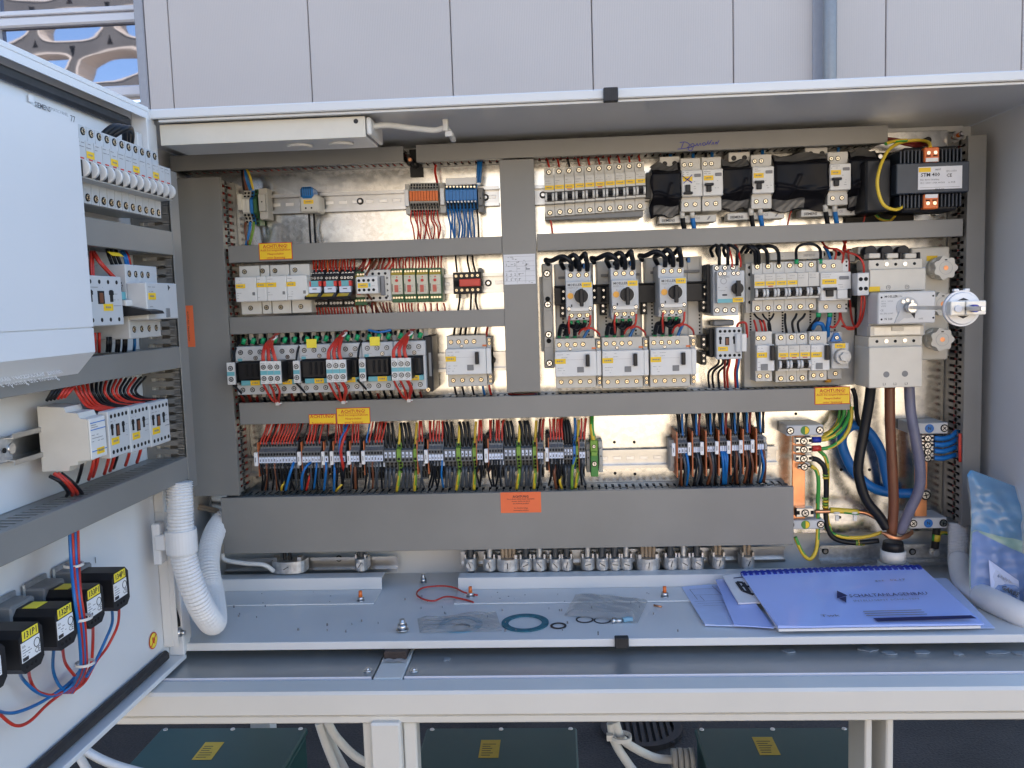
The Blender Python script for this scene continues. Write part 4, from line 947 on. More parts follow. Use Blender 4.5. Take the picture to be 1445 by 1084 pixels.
# ---- handwriting on upper right cover
v = PY(985, 205, -.082)
hw = tagit(link('handwriting', None, None, (v.x, -.0812, v.z)), 'blue pen handwriting on the upper right duct cover', 'handwriting')
def stroke(pts, s=.0011, m='ink_blue', y=-.0003, par=None, nm='pen_stroke'):
    g = G(); P = smooth([(p[0], 0, p[1]) for p in pts], 4)
    for a, b in zip(P, P[1:]):
        d = (b - a); n = Vector((-d.z, 0, d.x)); n = n.normalized() * s / 2 if n.length > 0 else Vector((0, 0, s / 2))
        g.poly([a - n + Vector((0, y, 0)), b - n + Vector((0, y, 0)), b + n + Vector((0, y, 0)), a + n + Vector((0, y, 0))])
    return part(nm, g, m, par)
k = .00128
def px2(seq): return [((x - 985) * k, (205 - y) * k) for x, y in seq]
for s in (((958, 209), (966, 208.5), (976, 207)), ((963, 208), (965, 203), (966, 200.5)), ((961, 200.5), (968, 200), (973, 202.5), (974, 205), (970, 208)), ((977, 206), (975, 204.5), (978, 202.5), (980, 204), (979, 207), (976, 212), (972, 210), (974, 207.5), (983, 205)),
          ((982, 206), (984, 202.5), (985, 206), (988, 202.5), (989, 206)), ((992, 205.5), (991, 203), (994, 202), (995, 204.5), (992, 206)), ((996, 205), (999, 199.5)), ((999, 205), (1003, 199)), ((997, 203), (1002, 202.4)), ((1003, 205), (1005, 202), (1006, 205)), ((1008, 204.5), (1010, 202), (1007.5, 203)), ((1010, 205), (1013, 199.5))):
    stroke(px2(s), par=hw)
# ---- small yellow warning stickers
def warn(r, lines, lab, d=.0802, big=.0085, sm=.0052, mb='ink_red', bgm='yellow', frame=True):
    a, b = PY(r[0], (r[1] + r[3]) / 2, -d), PY(r[2], (r[1] + r[3]) / 2, -d); w_ = b.x - a.x; tt = PY((r[0] + r[2]) / 2, r[1], -d); bb = PY((r[0] + r[2]) / 2, r[3], -d); h_ = tt.z - bb.z
    t = single('warning_sticker', G().box(-w_ / 2, w_ / 2, -.0005, -.0001, -h_ / 2, h_ / 2), mb if frame else bgm, lab, 'sticker', 'warning stickers on the ducts', loc=((a.x + b.x) / 2, -d, (tt.z + bb.z) / 2))
    if frame: part('face', G().box(-w_ / 2 + .0012, w_ / 2 - .0012, -.0008, -.0004, -h_ / 2 + .0012, h_ / 2 - .0012), bgm, t)
    n = len(lines)
    for i, s in enumerate(lines):
        z = h_ / 2 - h_ * (.22 if i == 0 else .22 + (.66 if n > 1 else 0) * i / max(1, n - 1))
        text(t, s, big if i == 0 else sm, 0, -.0011, z, mb if frame else 'ink', sx=1.0, bold=.015 if i == 0 else .008)
    if frame: part('print', G().box(-w_ * .36, w_ * .36, -.0010, -.0008, h_ / 2 - h_ * .36, h_ / 2 - h_ * .345), mb, t)
    return t
L4 = ('ACHTUNG!', 'Auch bei ausgeschaltetem', 'Hauptschalter', 'unter Spannung')
warn((365.5, 342.5, 412.5, 366.5), L4, 'yellow ACHTUNG sticker on the upper middle left duct')
warn((475, 575.5, 522.5, 598.5), L4, 'taller of the two yellow ACHTUNG stickers on the long middle duct')
warn((436, 584.5, 474.5, 599), ('ACHTUNG!', 'Fremdspannung'), 'shorter yellow ACHTUNG sticker reading Fremdspannung on the long middle duct', sm=.0062)
warn((1149.5, 546, 1199.5, 570.5), L4, 'yellow ACHTUNG sticker at the right end of the long middle duct')
warn((706.5, 694.5, 763.5, 723.5), ('ACHTUNG', 'Die in diesem Schaltschrank eingebauten', 'Geraete duerfen nur durch', 'eine Fachkraft geoeffnet', '', 'Vor Arbeiten Anlage', 'spannungsfrei schalten'), 'orange sticker with small print on the deep bottom duct', bgm='orange_sticker', frame=False, big=.0058, sm=.0030)
v0 = PY(262, 432, -.0812); v1 = PY(275.5, 489, -.0812)
t = single('warning_sticker', G().box(-.010, .010, -.0005, 0, -.037, .037), 'orange_sticker', 'orange upright sticker on the dark vertical duct at the left cabinet side', 'sticker', 'warning stickers on the ducts', loc=(v1.x - .010, -.0803, (v0.z + v1.z) / 2))
text(t, 'ACHTUNG  Hauptschalter', .0048, 0, -.0008, 0, 'ink', rot=(math.pi / 2, math.pi / 2, 0))
# paper notice on the centre duct
a, b = PY(709.5, 360, -.083), PY(757, 400, -.083)
nt_ = single('paper_notice', G().box(-.0275, .0275, -.0006, -.0001, -.026, .026), 'paper_white', 'white paper notice with printed table on the centre duct', 'notice', loc=((a.x + b.x) / 2, -.0818, (a.z + b.z) / 2))
g = G()
for i in range(6):
    z = .022 - i * .0085; g.box(-.026, .026, -.0009, -.0006, z, z + .0003)
for x in (-.005, .010): g.box(x, x + .0003, -.0009, -.0006, -.024, .014)
for i in range(26):
    x, z = rnd.uniform(-.025, .02), rnd.uniform(-.024, .022); g.box(x, x + rnd.uniform(.002, .006), -.0009, -.0006, z, z + .0007)
g.box(.011, .018, -.001, -.0006, -.001, .001)
part('print', g, 'ink_grey', nt_)
for s, x, z in (('1', -.023, .008), ('2', -.008, .008), ('2', -.023, -.009), ('0', -.015, -.009), ('2', -.008, -.009), ('6', -.001, -.009), ('0', -.023, -.018), ('5', -.015, -.018), ('1', -.008, -.018), ('5', -.001, -.018), ('4', .012, .008), ('5', .012, .001)): text(nt_, s, .0058, x, -.0010, z, 'ink')
# ---- taped breaker groups
def tape(lab, x0, y0, x1, y1, seed, d=.080, fold=True):
    """black film wrapped round the covered modules; folded grey ends on top and bottom"""
    r = random.Random(seed); A, B_, T, Bt = PY(x0, (y0 + y1) / 2, -d), PY(x1, (y0 + y1) / 2, -d), PY((x0 + x1) / 2, y0, -d), PY((x0 + x1) / 2, y1, -d)
    w_, h_ = B_.x - A.x, T.z - Bt.z; t = thing('black_film', lab, 'film cover', ((A.x + B_.x) / 2, 0, (T.z + Bt.z) / 2), 'black film covers over breakers')
    ph = [r.uniform(0, 6) for _ in range(8)]
    def prof(v):  # depth along height: shoulder - front - shoulder
        if v < .14: return .056 + (v / .14) * .010
        if v < .20: return .066 + (v - .14) / .06 * .012
        if v < .66: return .078
        if v < .80: return .078 - (v - .66) / .14 * .018
        return .060 - (v - .8) / .2 * .006
    def f(u, v):
        wob = .0010 * math.sin(5 * u + ph[0] + 4 * v) + .0003 * math.sin(13 * u - 7 * v + ph[2]) + (.0008 * math.sin(25 * v + 9 * u + ph[3]) if v > .6 else 0)
        cre = .0045 * math.exp(-((v - .63 - .06 * math.sin(5 * u + ph[4])) / .02) ** 2) + .003 * math.exp(-(((u - .55 - .2 * math.sin(ph[5])) + .5 * (v - .5)) / .03) ** 2) * (v > .4) * (v < .8)
        ex = .0022 * math.sin(13 * v + ph[6]) * (abs(u - .5) > .47)
        ez = .0032 * math.sin(9 * u + ph[7]) * (abs(v - .5) > .47)
        edge = 0.004 * (min(u, 1 - u) < .03)
        return (-w_ / 2 + w_ * u + ex, -(prof(v) + wob + cre - edge), h_ / 2 - h_ * v + ez)
    n = max(14, int(w_ / .0022)); part('sheet', G().grid(f, n, 44), 'black_gloss', t)
    if fold:
        for (va, vb, q) in ((.0, .13, 0), (.80, .97, 1)):
            u0, u1 = (r.uniform(.02, .1), r.uniform(.9, .98)) if w_ < .08 else ((.02, r.uniform(.42, .6)) if q else (.02, .97))
            def f2(u, v, va=va, vb=vb, u0=u0, u1=u1):
                x, y, z = f(u0 + (u1 - u0) * u, min(.999, va + (vb - va) * v + .02 * math.sin(6 * u + ph[3]))); return (x, y - .0016 - .0008 * math.sin(23 * u + 9 * v), z)
            part('folded_flap', G().grid(f2, 26, 6), 'film_grey', t)
    g = G().box(-w_ / 2 + .004, w_ / 2 - .004, -.046, -.008, -h_ / 2 + .004, h_ / 2 - .004); part('covered_modules', g, 'plastic', t)
    return t
mat('film_grey', (0.10, 0.098, 0.095), 0.32, var=0.12, scale=30, bump=.08, bscale=60)
def rcbo(lab, r, d=.078, ext=(.50, .55), grp='two pole breakers between black film', cross=False, m='plastic', leverup=False, cols=2):
    t = rcd_block('circuit_breaker', lab, 'circuit breaker', r, d, .014, False, grp, cols, ext=ext, lu=(.05, .24, .52, .42), btn=(.62, .15, .92, .27), y0=.0, label=True, text_=False, m=m)
    t.lines(.05, .05, .5, .2, 2, d + .0002)
    part('lever_recess', G().box(t.X(.04), t.X(.50), -d - .0008, -d + .0004, t.Z(.92), t.Z(.52)), 'plastic_light', t.o)
    z0, z1 = (t.Z(.64), t.Z(.54)) if not leverup else (t.Z(.94), t.Z(.84))
    g = G().box(t.X(.16), t.X(.40), -d - .006, -d - .0005, t.Z(.86), t.Z(.56), 0, .001); g.box(t.X(.06), t.X(.50), -d - .009, -d - .003, z0, z1, 0, .001)
    part('lever', g, 'black', t.o)
    part('print', G().box(t.X(.6), t.X(.92), -d - .0014, -d - .0009, t.Z(.255), t.Z(.165)), 'ink_grey', t.o); t.lines(.58, .4, .9, .85, 5, d + .0002, fill=.35)
    if cross:
        for a in (((.02, .20), (.5, .5)), ((.5, .18), (.08, .5)), ((.04, .22), (.48, .46))):
            stroke([(t.X(a[0][0]), t.Z(a[0][1])), (t.X((a[0][0] + a[1][0]) / 2), t.Z((a[0][1] + a[1][1]) / 2 + .01)), (t.X(a[1][0]), t.Z(a[1][1]))], .0012, 'ink_blue', -d - .0012, t.o)
    return t
def module_base(lab, x0, y0, x1, y1, d=.050):
    a, b = PY(x0, (y0 + y1) / 2, -d), PY(x1, (y0 + y1) / 2, -d); tt, bb = PY(x0, y0, -d), PY(x0, y1, -d)
    w_, h_ = b.x - a.x, .0125; t = single('socket_strip', G().box(-w_ / 2, w_ / 2, -d, -.018, -h_ / 2, h_ / 2, 0, .001), 'plastic', lab, 'socket strip', 'pale strips under the film covered breakers', loc=((a.x + b.x) / 2, 0, (PY((x0 + x1) / 2, (y0 + y1) / 2, -d)).z))
    text(t, 'SIEMENS', .0062, -w_ / 2 + .016, -d - .0004, -.0015, 'ink', bold=.02); text(t, '5SM2 623', .0038, -w_ / 2 + .042, -d - .0004, -.0015, 'ink_grey'); text(t, 'CE', .0058, w_ * .18, -d - .0004, .001, 'ink_grey')
    part('mark', G().prism([(w_ * .33, -.0025), (w_ * .37, .0035), (w_ * .40, .0035), (w_ * .36, -.0025)], 'y', -d - .0004, -d), 'ink_grey', t)
    part('indicator', G().box(w_ * .1, w_ * .13, -d - .0004, -d, h_ / 2 - .0012, h_ / 2), 'orange_plastic', t)
module_base('pale socket strip under the leftmost black film at upper right', 930, 303.5, 1011, 315)
module_base('pale socket strip under the second black film at upper right', 1026.5, 299, 1107, 310)
module_base('pale socket strip under the widest black film at upper right', 1130.5, 294, 1213, 305.5)
def shoulder(lab, x0, y0, x1, y1, d=.05):
    a, b = PY(x0, (y0 + y1) / 2, -d), PY(x1, (y0 + y1) / 2, -d); zt, zb = PY((x0 + x1) / 2, y0, -d).z, PY((x0 + x1) / 2, y1, -d).z; w_ = b.x - a.x
    t = single('breaker_shoulder', G().box(-w_ / 2, w_ / 2, -d, -.012, zb, zt, 0, .001), 'plastic', lab, 'breaker', 'covered breaker modules', loc=((a.x + b.x) / 2, 0, 0))
    for k in (.25, .75): part('screw', G().cyl((-w_ / 2 + w_ * k, -d + .0002, zb + .006), (-w_ / 2 + w_ * k, -d - .0004, zb + .006), .0045, n=12), 'black', t)
shoulder('top of the breaker covered by the leftmost black film', 931, 221, 959, 236); shoulder('top of the breaker covered by the second black film', 1028, 214.5, 1058, 228); shoulder('top of the breaker covered by the widest black film', 1136, 208, 1168, 222)
tape('leftmost black film cover beside the ten breakers', 919.5, 229, 962, 304, 3)
tape('second black film cover between the crossed out and the next breaker', 1019, 224, 1062.5, 295, 8)
tape('widest black film cover in the upper right row', 1093, 214, 1172.5, 295, 5)
tape('rightmost black film cover beside the transformer', 1201.5, 208, 1241, 293, 11)
rcbo('two pole breaker with its label crossed out in blue pen', (962, 240, 991.3, 277.2), cross=True, leverup=True)
rcbo('two pole breaker right of the crossed out one', (991.8, 238.6, 1020.6, 276), leverup=False)
rcbo('two pole breaker left of the widest black film', (1062, 235, 1092.3, 272.7))
rcbo('two pole breaker right of the widest black film', (1171, 231, 1201, 268))
GC = 'thick leads under the two pole breakers'
for (x, y), m, lb in (((963, 300), 'black_wire', 'thick black lead under the crossed out breaker'), ((977, 300), 'blue_plastic', 'thick blue lead under the crossed out breaker'), ((1060, 296), 'black_wire', 'thick black lead left of the widest film'), ((1073, 296), 'blue_plastic', 'thick blue lead left of the widest film'), ((1165, 291), 'black_wire', 'thick black lead right of the widest film'), ((1178, 291), 'blue_plastic', 'thick blue lead right of the widest film')):
    o = single('lead', G().tube([PY(x, y + 6, -.055), PY(x + 1, y + 14, -.052), PY(x + 4, y + 32, -.045)], .0042, 10), m, lb, 'lead', GC)
    part('sleeve', G().tube([PY(x - .5, y - 2, -.056), PY(x, y + 8, -.055)], .0046, 10), 'plastic', o)
def wire(pts, r, m, lab, group=None, m2=None, n=6, res=None):
    if group in PACKG: return packed([PY(*p) for p in pts], r, m)
    return single('wire', G().tube([PY(*p) for p in pts], r, n, 0, 1 if m2 else None, res=res), [m, m2] if m2 else m, lab, 'wire', group)
wire(((776, 309, -.04), (778, 316, -.04), (779.5, 330, -.04)), .0017, 'red_wire', 'single red wire under the leftmost of the ten breakers')
wire(((1117, 297, -.03), (1114, 305, -.03), (1111, 320, -.03)), .0014, 'red_wire', 'thin red wire left of the widest black film'); wire(((1224, 294, -.03), (1221, 303, -.03), (1218, 316, -.03)), .0014, 'red_wire', 'thin red wire under the rightmost black film')
GT_ = 'wires entering the breakers from the duct above'
for i in range(10): wire(((772 + i * 14.3, 222 - i * .6, -.03), (773 + i * 14.3, 228 - i * .6, -.035), (775 + i * 14.3, 236 - i * .5, -.04)), .0018, 'black_wire' if i == 2 else 'red_wire', 'wire entering the top of the ten breaker row' if i != 2 else 'only black wire entering the top of the ten breaker row', GT_)
for x, m in ((937, 'black_wire'), (946, 'blue_wire'), (963, 'black_wire'), (978, 'blue_wire'), (996, 'black_wire'), (1005, 'blue_wire'), (1043, 'blue_wire'), (1061, 'black_wire'), (1076, 'blue_wire'), (1150, 'blue_wire'), (1183, 'blue_wire')):
    wire(((x, 217 - (x - 937) * .05, -.035), (x, 230 - (x - 937) * .05, -.04)), .003, m, ('blue' if m[1] == 'l' and m[2] == 'u' else 'black') + ' lead entering a two pole breaker from above', GT_)
# ---- transformer
t = Dev('transformer', 'black control transformer with white rating plate and orange terminals', 'transformer', (1265, 229, 1368, 272.5), .125)
tw, th = t.w, t.h
part('core', G().box(-tw / 2, tw / 2, -.125, -.035, -th / 2, th / 2, 0, .0015), 'transformer', t.o)
part('coil', G().box(-tw * .36, tw * .42, -.108, -.045, -th / 2 - .028, th / 2 + .028, 0, .004), 'black', t.o)
for s in (1, -1):
    for i in range(17):
        x = -tw * .42 + i * tw * .052
        if abs(x + tw * .0) < .011 or x > tw * .45: continue
        part('coil_fin', G().box(x, x + .0028, -.115, -.05, s * (th / 2 + .0005), s * (th / 2 + .022), 0, .0006), 'transformer', t.o, ('fin', s, i))
part('base_plate', G().box(-tw / 2 - .044, tw * .16, -.006, -.0035, -.066, .062, 0, .001), 'black', t.o)
part('side_mass', G().box(-tw / 2 - .042, -tw / 2 - .0005, -.105, -.007, -.050, .036, 0, .003), 'black', t.o)
pl_ = part('rating_plate', G().box(-tw / 2 + .0345, -tw / 2 + .105, -.1258, -.1249, -th / 2 + .006, th / 2 - .007, 0, .0002), 'paper_white', t.o)
x0 = -tw / 2 + .0375
part('label', G().box(x0 - .002, x0 + .017, -.1264, -.1258, th / 2 - .0155, th / 2 - .0085), 'yellow', t.o)
text(pl_, 'STM 400', .0085, x0 + .001, -.1262, .0045, 'ink', align='LEFT', bold=.012)
text(pl_, 'CE', .0075, x0 + .042, -.1262, .0025, 'ink', align='LEFT', bold=.01); text(pl_, 'EN 61558', .004, x0 + .042, -.1262, .0095, 'ink_grey', align='LEFT'); text(pl_, '08/07', .004, x0 + .024, -.1262, .0125, 'ink', align='LEFT')
text(pl_, 'PRI: 400V 50/60Hz', .0040, x0, -.1262, -.0035, 'ink_grey', align='LEFT'); text(pl_, 'SEC: 230V 1,74A 400VA', .0040, x0, -.1262, -.0085, 'ink_grey', align='LEFT')
text(pl_, 'ta 40/B', .0040, x0 + .045, -.1262, -.0085, 'ink_grey', align='LEFT'); text(pl_, 'BLOCK', .0045, x0 + .032, -.1262, -.0195, 'ink')
part('print', G().box(x0, x0 + .064, -.1261, -.1257, -.0160, -.0156), 'ink_grey', pl_)
def tblock(s):
    z = s * (th / 2 + .013); x = .0
    b = part('terminal', G().box(x - .012, x + .012, -.120, -.06, z - .012, z + .012, 0, .0015), 'orange_plastic', t.o)
    for k in (-.0055, .0055): part('screw', G().cyl((x + k, -.1198, z + s * .003), (x + k, -.1212, z + s * .003), .003, n=10), 'brass', b); part('slot', G().box(x + k - .0035, x + k + .0035, -.1206, -.1198, z - s * .002 - .001, z - s * .002 + .001), 'hole', b)
    part('tag', G().box(x - .010, x + .010, -.1215, -.1195, z - s * .0085 - .003, z - s * .0085 + .003), 'white', b)
    return b
tblock(1); tblock(-1)
for p in ((1242, 221), (1241, 297), (1321, 301)):
    v = PY(p[0], p[1], -.008); part('screw', G().cyl((v.x - t.base.x, -.005, v.z - t.base.z), (v.x - t.base.x, -.010, v.z - t.base.z), .0055, .004, n=10), 'steel', t.o)
wire(((1313, 208, -.115), (1310, 201, -.10), (1295, 198, -.08), (1272, 201, -.08), (1254, 212, -.10), (1242, 236, -.12), (1238, 262, -.125), (1246, 288, -.125), (1262, 296, -.12), (1273, 292, -.11), (1276, 285, -.10)), .0028, 'yellow_wire', 'yellow green earth wire looping round the transformer left side', None, 'yellow_wire', 8)
wire(((1250, 203, -.098), (1262, 199.5, -.085), (1280, 198, -.082)), .0029, 'green_wire', 'green stretch of the wire above the transformer', None, 'yellow_wire', 8)
wire(((1228, 292, -.02), (1240, 308, -.03), (1256, 311, -.03), (1266, 300, -.04), (1270, 292, -.05)), .0024, 'green_wire', 'green yellow wire looping under the transformer base', None, 'yellow_wire', 8)
for k, (y0, y1) in enumerate(((195, 201), (198, 205))): wire(((1240, y0, -.04), (1262, y0 + 2, -.04), (1290, y1 + 1, -.04), (1308, y1, -.06), (1312, 212, -.09)), .003, 'red_dark', ('upper', 'lower')[k] + ' dark red wire running from the upper duct to the transformer', 'dark red wires to the transformer')
v = PY(1314, 196, -.03); single('plate_bolt', G().cyl((0, 0, 0), (0, -.018, 0), .006, n=12), 'black', 'black bolt head above the transformer', 'bolt', loc=(v.x, 0, v.z))
# ---- row A left devices
def tblocks(lab, xa, xb, n, ytop, ybot, mats_, d=.046, group=None, kind=0, wpx=None, marker=None, dy=-.0165):
    """n terminal blocks side by side between photo px xa..xb; returns world x centres"""
    A, B_ = PY(xa, (ytop + ybot) / 2, -d), PY(xb, (ytop + ybot) / 2, -d); w_ = (B_.x - A.x) / n; out = []
    for i in range(n):
        px = xa + (xb - xa) * (i + .5) / n; s = dy * (px - xa); T = PY(px, ytop + s, -d).z; Bt = PY(px, ybot + s, -d).z; h_ = T - Bt; x = A.x + w_ * (i + .5); z = (T + Bt) / 2
        t = thing('terminal_block', (N10[i] + ' ' + lab) if n > 1 else lab, 'terminal block', (x, 0, z), group); Wd = w_ / 2 - .0002; key = ('tb', kind, round(w_, 4), round(h_, 3), mats_[0])
        g = G()
        if key not in MESH:
            if kind == 0:   # low shoulder at both ends, raised centre
                pr = [(-.008, -h_ / 2 + .003), (-d * .72, -h_ / 2), (-d * .80, -h_ * .30), (-d, -h_ * .16), (-d, h_ * .22), (-d * .80, h_ * .33), (-d * .72, h_ / 2), (-.008, h_ / 2 - .003)]
                hz = ((.42, .74), (.31, .82), (-.33, .80), (-.43, .74), (-.24, .92))
            elif kind == 1:  # three level stepped: high at top, lower decks towards the bottom
                pr = [(-.008, -h_ / 2), (-d * .42, -h_ / 2), (-d * .46, -h_ * .26), (-d * .72, -h_ * .24), (-d * .76, -h_ * .03), (-d, h_ * .0), (-d, h_ * .30), (-d * .86, h_ * .36), (-d * .82, h_ / 2), (-.008, h_ / 2)]
                hz = ((.43, .84), (.24, 1.0), (-.02, .98), (-.16, .76), (-.22, .73), (-.33, .45), (-.42, .43), (-.38, .44))
            else:            # broad feed through blocks
                pr = [(-.008, -h_ / 2), (-d * .70, -h_ / 2), (-d * .76, -h_ * .10), (-d, -h_ * .06), (-d, h_ * .34), (-d * .82, h_ * .38), (-d * .78, h_ / 2), (-.008, h_ / 2)]
                hz = ((.42, .80), (.02, 1.0), (-.15, .75), (-.25, .73), (-.38, .72))
            g.prism(pr, 'x', -Wd, Wd, 0)
            for q, dd in hz:
                g.box(-Wd * .55, Wd * .55, -d * dd - .0022, -d * dd + .001, q * h_ - .0021, q * h_ + .0021, 1)
        part('body', g, [mats_[0], 'hole'], t, key)
        if kind == 0:
            if mats_[1]: part('bridge', G().box(-Wd * .96, Wd * .96, -d - .004, -d + .001, -h_ * .13, h_ * .20, 0, .0006), mats_[1], t, ('br', mats_[1], round(w_, 4), round(h_, 3)))
        else:
            z0, z1 = (h_ * .04, h_ * .175) if kind == 1 else (h_ * .10, h_ * .28)
            if marker != 0:
                o = part('marker', G().box(-Wd * (.97 if kind == 1 else .6), Wd * (.97 if kind == 1 else .6), -d - .0009, -d + .0005, z0, z1, 0, .0002), 'marker', t, ('mk', kind, round(w_, 4), round(h_, 3)))
                if w_ > .0045: part('print', G().box(-Wd * .3, Wd * .25, -d - .0012, -d - .0008, z0 + (z1 - z0) * .25, z0 + (z1 - z0) * (.45 + .3 * rnd.random())), 'ink', o)
                if kind == 1: part('marker', G().box(-Wd * .97, Wd * .97, -d * .76 - .0009, -d * .76 + .0005, -h_ * .13, -h_ * .035, 0, .0002), 'marker', t, ('mk2', kind, round(w_, 4), round(h_, 3)))
        out.append((px, s))
    return out
def clampend(lab, x0, y0, x1, y1, d=.046, m='plastic_grey', flag=None, grp='end clamps of the terminal rows'):
    t = Dev('end_clamp', lab, 'end clamp', (x0, y0, x1, y1), d, grp)
    t.box('body', 0, .0, 1, 1, .008, d * .82, m); t.box('boss', .1, .2, .9, .75, d * .82, d, m)
    if flag: t.box('marker', *flag, d, d + .0015, 'white')
    t.hole(.5, .45, d, .0014); return t
t = Dev('end_clamp', 'leftmost white flagged clamp of the small terminal group at upper left', 'end clamp', (335, 274, 341, 296), .05, 'end clamps of the terminal rows'); t.box('body', 0, 0, 1, 1, .01, .05, 'switch_beige')
tblocks('pale terminal block in the small group at upper left', 342, 352, 2, 268, 316, ('plastic', None), group='small terminal group at upper left', kind=0)
tblocks('blue terminal block in the small group at upper left', 352.5, 357, 1, 268, 316, ('blue_plastic', None), group='small terminal group at upper left', kind=0)
tblocks('green yellow terminal block in the small group at upper left', 357.5, 362.5, 1, 266, 318, ('relay_green', None), group='small terminal group at upper left', kind=0)
clampend('grey end clamp right of the small terminal group', 363.5, 265, 375.5, 309)
GS = 'wires of the small terminal group'
for (xa, xb, m, l) in ((344, 345, 'black_wire', 'black'), (346, 348, 'brown_wire', 'brown'), (348, 354, 'blue_plastic', 'blue')):
    wire(((xa - 2, 238, -.04), (xa - 1, 250, -.055), (xb, 268, -.045)), .0032, m, l + ' wire entering the small upper left terminal group', GS)
wire(((348, 239, -.05), (353, 250, -.062), (357, 267, -.05)), .0022, 'yellow_wire', 'yellow wire arching over the small upper left terminal group', GS)
for (xa, m, l) in ((347, 'brown_wire', 'brown'), (353, 'blue_plastic', 'blue'), (358, 'green_light', 'green yellow')): wire(((xa, 314, -.04), (xa - 1, 326, -.045), (xa - 6 if m != 'brown_wire' else xa + 4, 346, -.04)), .0026, m, l + ' wire leaving the small upper left terminal group downward', GS)
t = Dev('plug_socket', 'small beige socket with blue plug on the upper left rail', 'socket', (422.5, 274.5, 449.5, 300), .052)
t.box('body', 0, 0, 1, 1, .008, .052, 'plastic', .003); t.lab(.22, .30, .74, .52, .052)
for u in (.32, .62): t.hole(u, .75, .052, .0017)
b = t.box('plug', .1, -.42, .76, .22, .02, .058, 'blue_plastic', .004)
for i in range(5): part('groove', G().box(t.X(.2 + i * .11), t.X(.225 + i * .11), -.0585, -.0575, t.Z(.08), t.Z(-.38)), 'black', b)
for x in (436, 443): wire(((x, 301, -.03), (x + 1, 320, -.02), (x + 2.5, 346, -.03)), .0021, 'black_wire', 'black wire under the blue plug socket', 'black wires under the blue plug socket')
tblocks('grey terminal block with orange centre in the row of ten', 578, 618.5, 10, 257, 300, ('plastic_grey', 'orange_plastic'), group='ten terminal blocks with orange bridges', kind=0)
clampend('end clamp left of the ten orange terminals', 571, 259, 577.5, 302, flag=(.0, .2, .9, .75)); clampend('end clamp between orange and blue terminals', 619.5, 257, 628, 300, flag=(.2, .2, .85, .75))
tblocks('blue terminal block under the white strip in the row of nine', 628.5, 673, 9, 258, 295, ('blue_plastic', None), d=.048, group='nine blue terminal blocks', kind=0)
a, b = PY(629, 256, -.052), PY(672.5, 256, -.052)
ms = single('marker_strip', G().box(0, b.x - a.x, -.054, -.044, -.006, .006, 0, .0008), 'white', 'bright white marker strip over the nine blue terminals', 'marker strip', loc=(a.x, 0, (a.z + b.z) / 2))
for i in range(9):
    x = PY(631 + i * 4.85, 264, -.046); part('screw', G().cyl((x.x - a.x, -.040, x.z - ms.location.z), (x.x - a.x, -.0505, x.z - ms.location.z), .0019, n=8), 'brass', ms)
    x = PY(632 + i * 4.85, 285 - i * .1, -.05); part('marker_dot', G().cyl((x.x - a.x, -.04, x.z - ms.location.z), (x.x - a.x, -.0512, x.z - ms.location.z), .0017, n=8), 'white', ms)
clampend('end clamp right of the nine blue terminals', 674, 264, 682, 299, m='plastic_mid')
for i in range(10): wire(((580.5 + i * 4.05, 297, -.035), (580.5 + i * 4.05 + rnd.uniform(-1, 2), 310, -.04), (582 + i * 4.1 + rnd.uniform(-1, 4), 322, -.035), (583 + i * 4.0 + rnd.uniform(-2, 6), 342, -.03)), .0014, 'red_wire', 'red wire hanging from the ' + N10[i] + ' of the ten orange terminals', 'red wires under the orange terminals')
for i in range(9): wire(((631.5 + i * 4.4, 293, -.035), (632 + i * 4.3 + rnd.uniform(-1, 2), 305, -.04), (634 + i * 4.2 + rnd.uniform(-1, 3), 320, -.035), (635 + i * 4.1 + rnd.uniform(-1, 3), 340, -.03)), .0018, 'blue_wire', 'blue wire hanging from the ' + N10[i] + ' of the nine blue terminals', 'blue wires under the blue terminals')
wire(((673, 295, -.035), (674.5, 310, -.04), (676, 340, -.03)), .0016, 'black_wire', 'black wire right of the blue ones under the blue terminals')
wire(((615, 233, -.03), (614, 243, -.035), (617, 258, -.04)), .0022, 'red_wire', 'single red wire dropping to the last orange terminal')
for x in (674.5, 678): wire(((x + 1, 226, -.04), (x, 240, -.045), (x - 1, 258, -.045)), .0028, 'blue_wire', 'thick blue wire dropping to the blue terminals', 'thick blue wires at the blue terminals')
v = PY(579, 226, -.07); t = thing('duct_bolt', 'orange tipped bolt in the gap between the two upper ducts', 'bolt', (v.x, 0, v.z))
part('plate', G().box(-.012, .012, -.004, -.0035, -.02, .03), 'black', t); part('stud', G().cyl((0, -.004, 0), (0, -.07, 0), .0045, n=10), 'black', t); part('tip', G().cyl((0, -.0705, 0), (0, -.075, 0), .0038, .003, n=12), 'copper', t)
# ---- row B left
GB_ = 'wide grey modules at the left of the second row'
def modul(lab, r, d, cols, slot, lu, extra=None):
    t = rcd_block('relay_module', lab, 'relay module', r, d, .022, False, GB_, 1, ext=(.47, .52), lu=lu, btn=(.80, .62, .92, .75) if slot else None, m='plastic', text_=True)
    for i in range(cols):
        for v in (-.20, 1.24): t.hole((i + .6) / (cols + .2), v, d - .0225, .0021)
    return t
modul('wide grey module at the far left of the second row', (332, 391, 362, 426), .092, 4, True, (.04, .28, .48, .45))
modul('narrow grey module between the wide ones in the second row', (362.3, 390, 375.9, 425.2), .092, 2, False, (.0, .26, .98, .44))
modul('wide grey module in the middle of the second row group', (376.2, 389.5, 404.2, 424.7), .092, 4, True, (.0, .26, .5, .44))
modul('wide grey module beside the plug in relays', (404.5, 388.5, 433.5, 423.6), .092, 4, True, (.0, .26, .45, .44))
GR = 'plug in relays with yellow slanted tags'
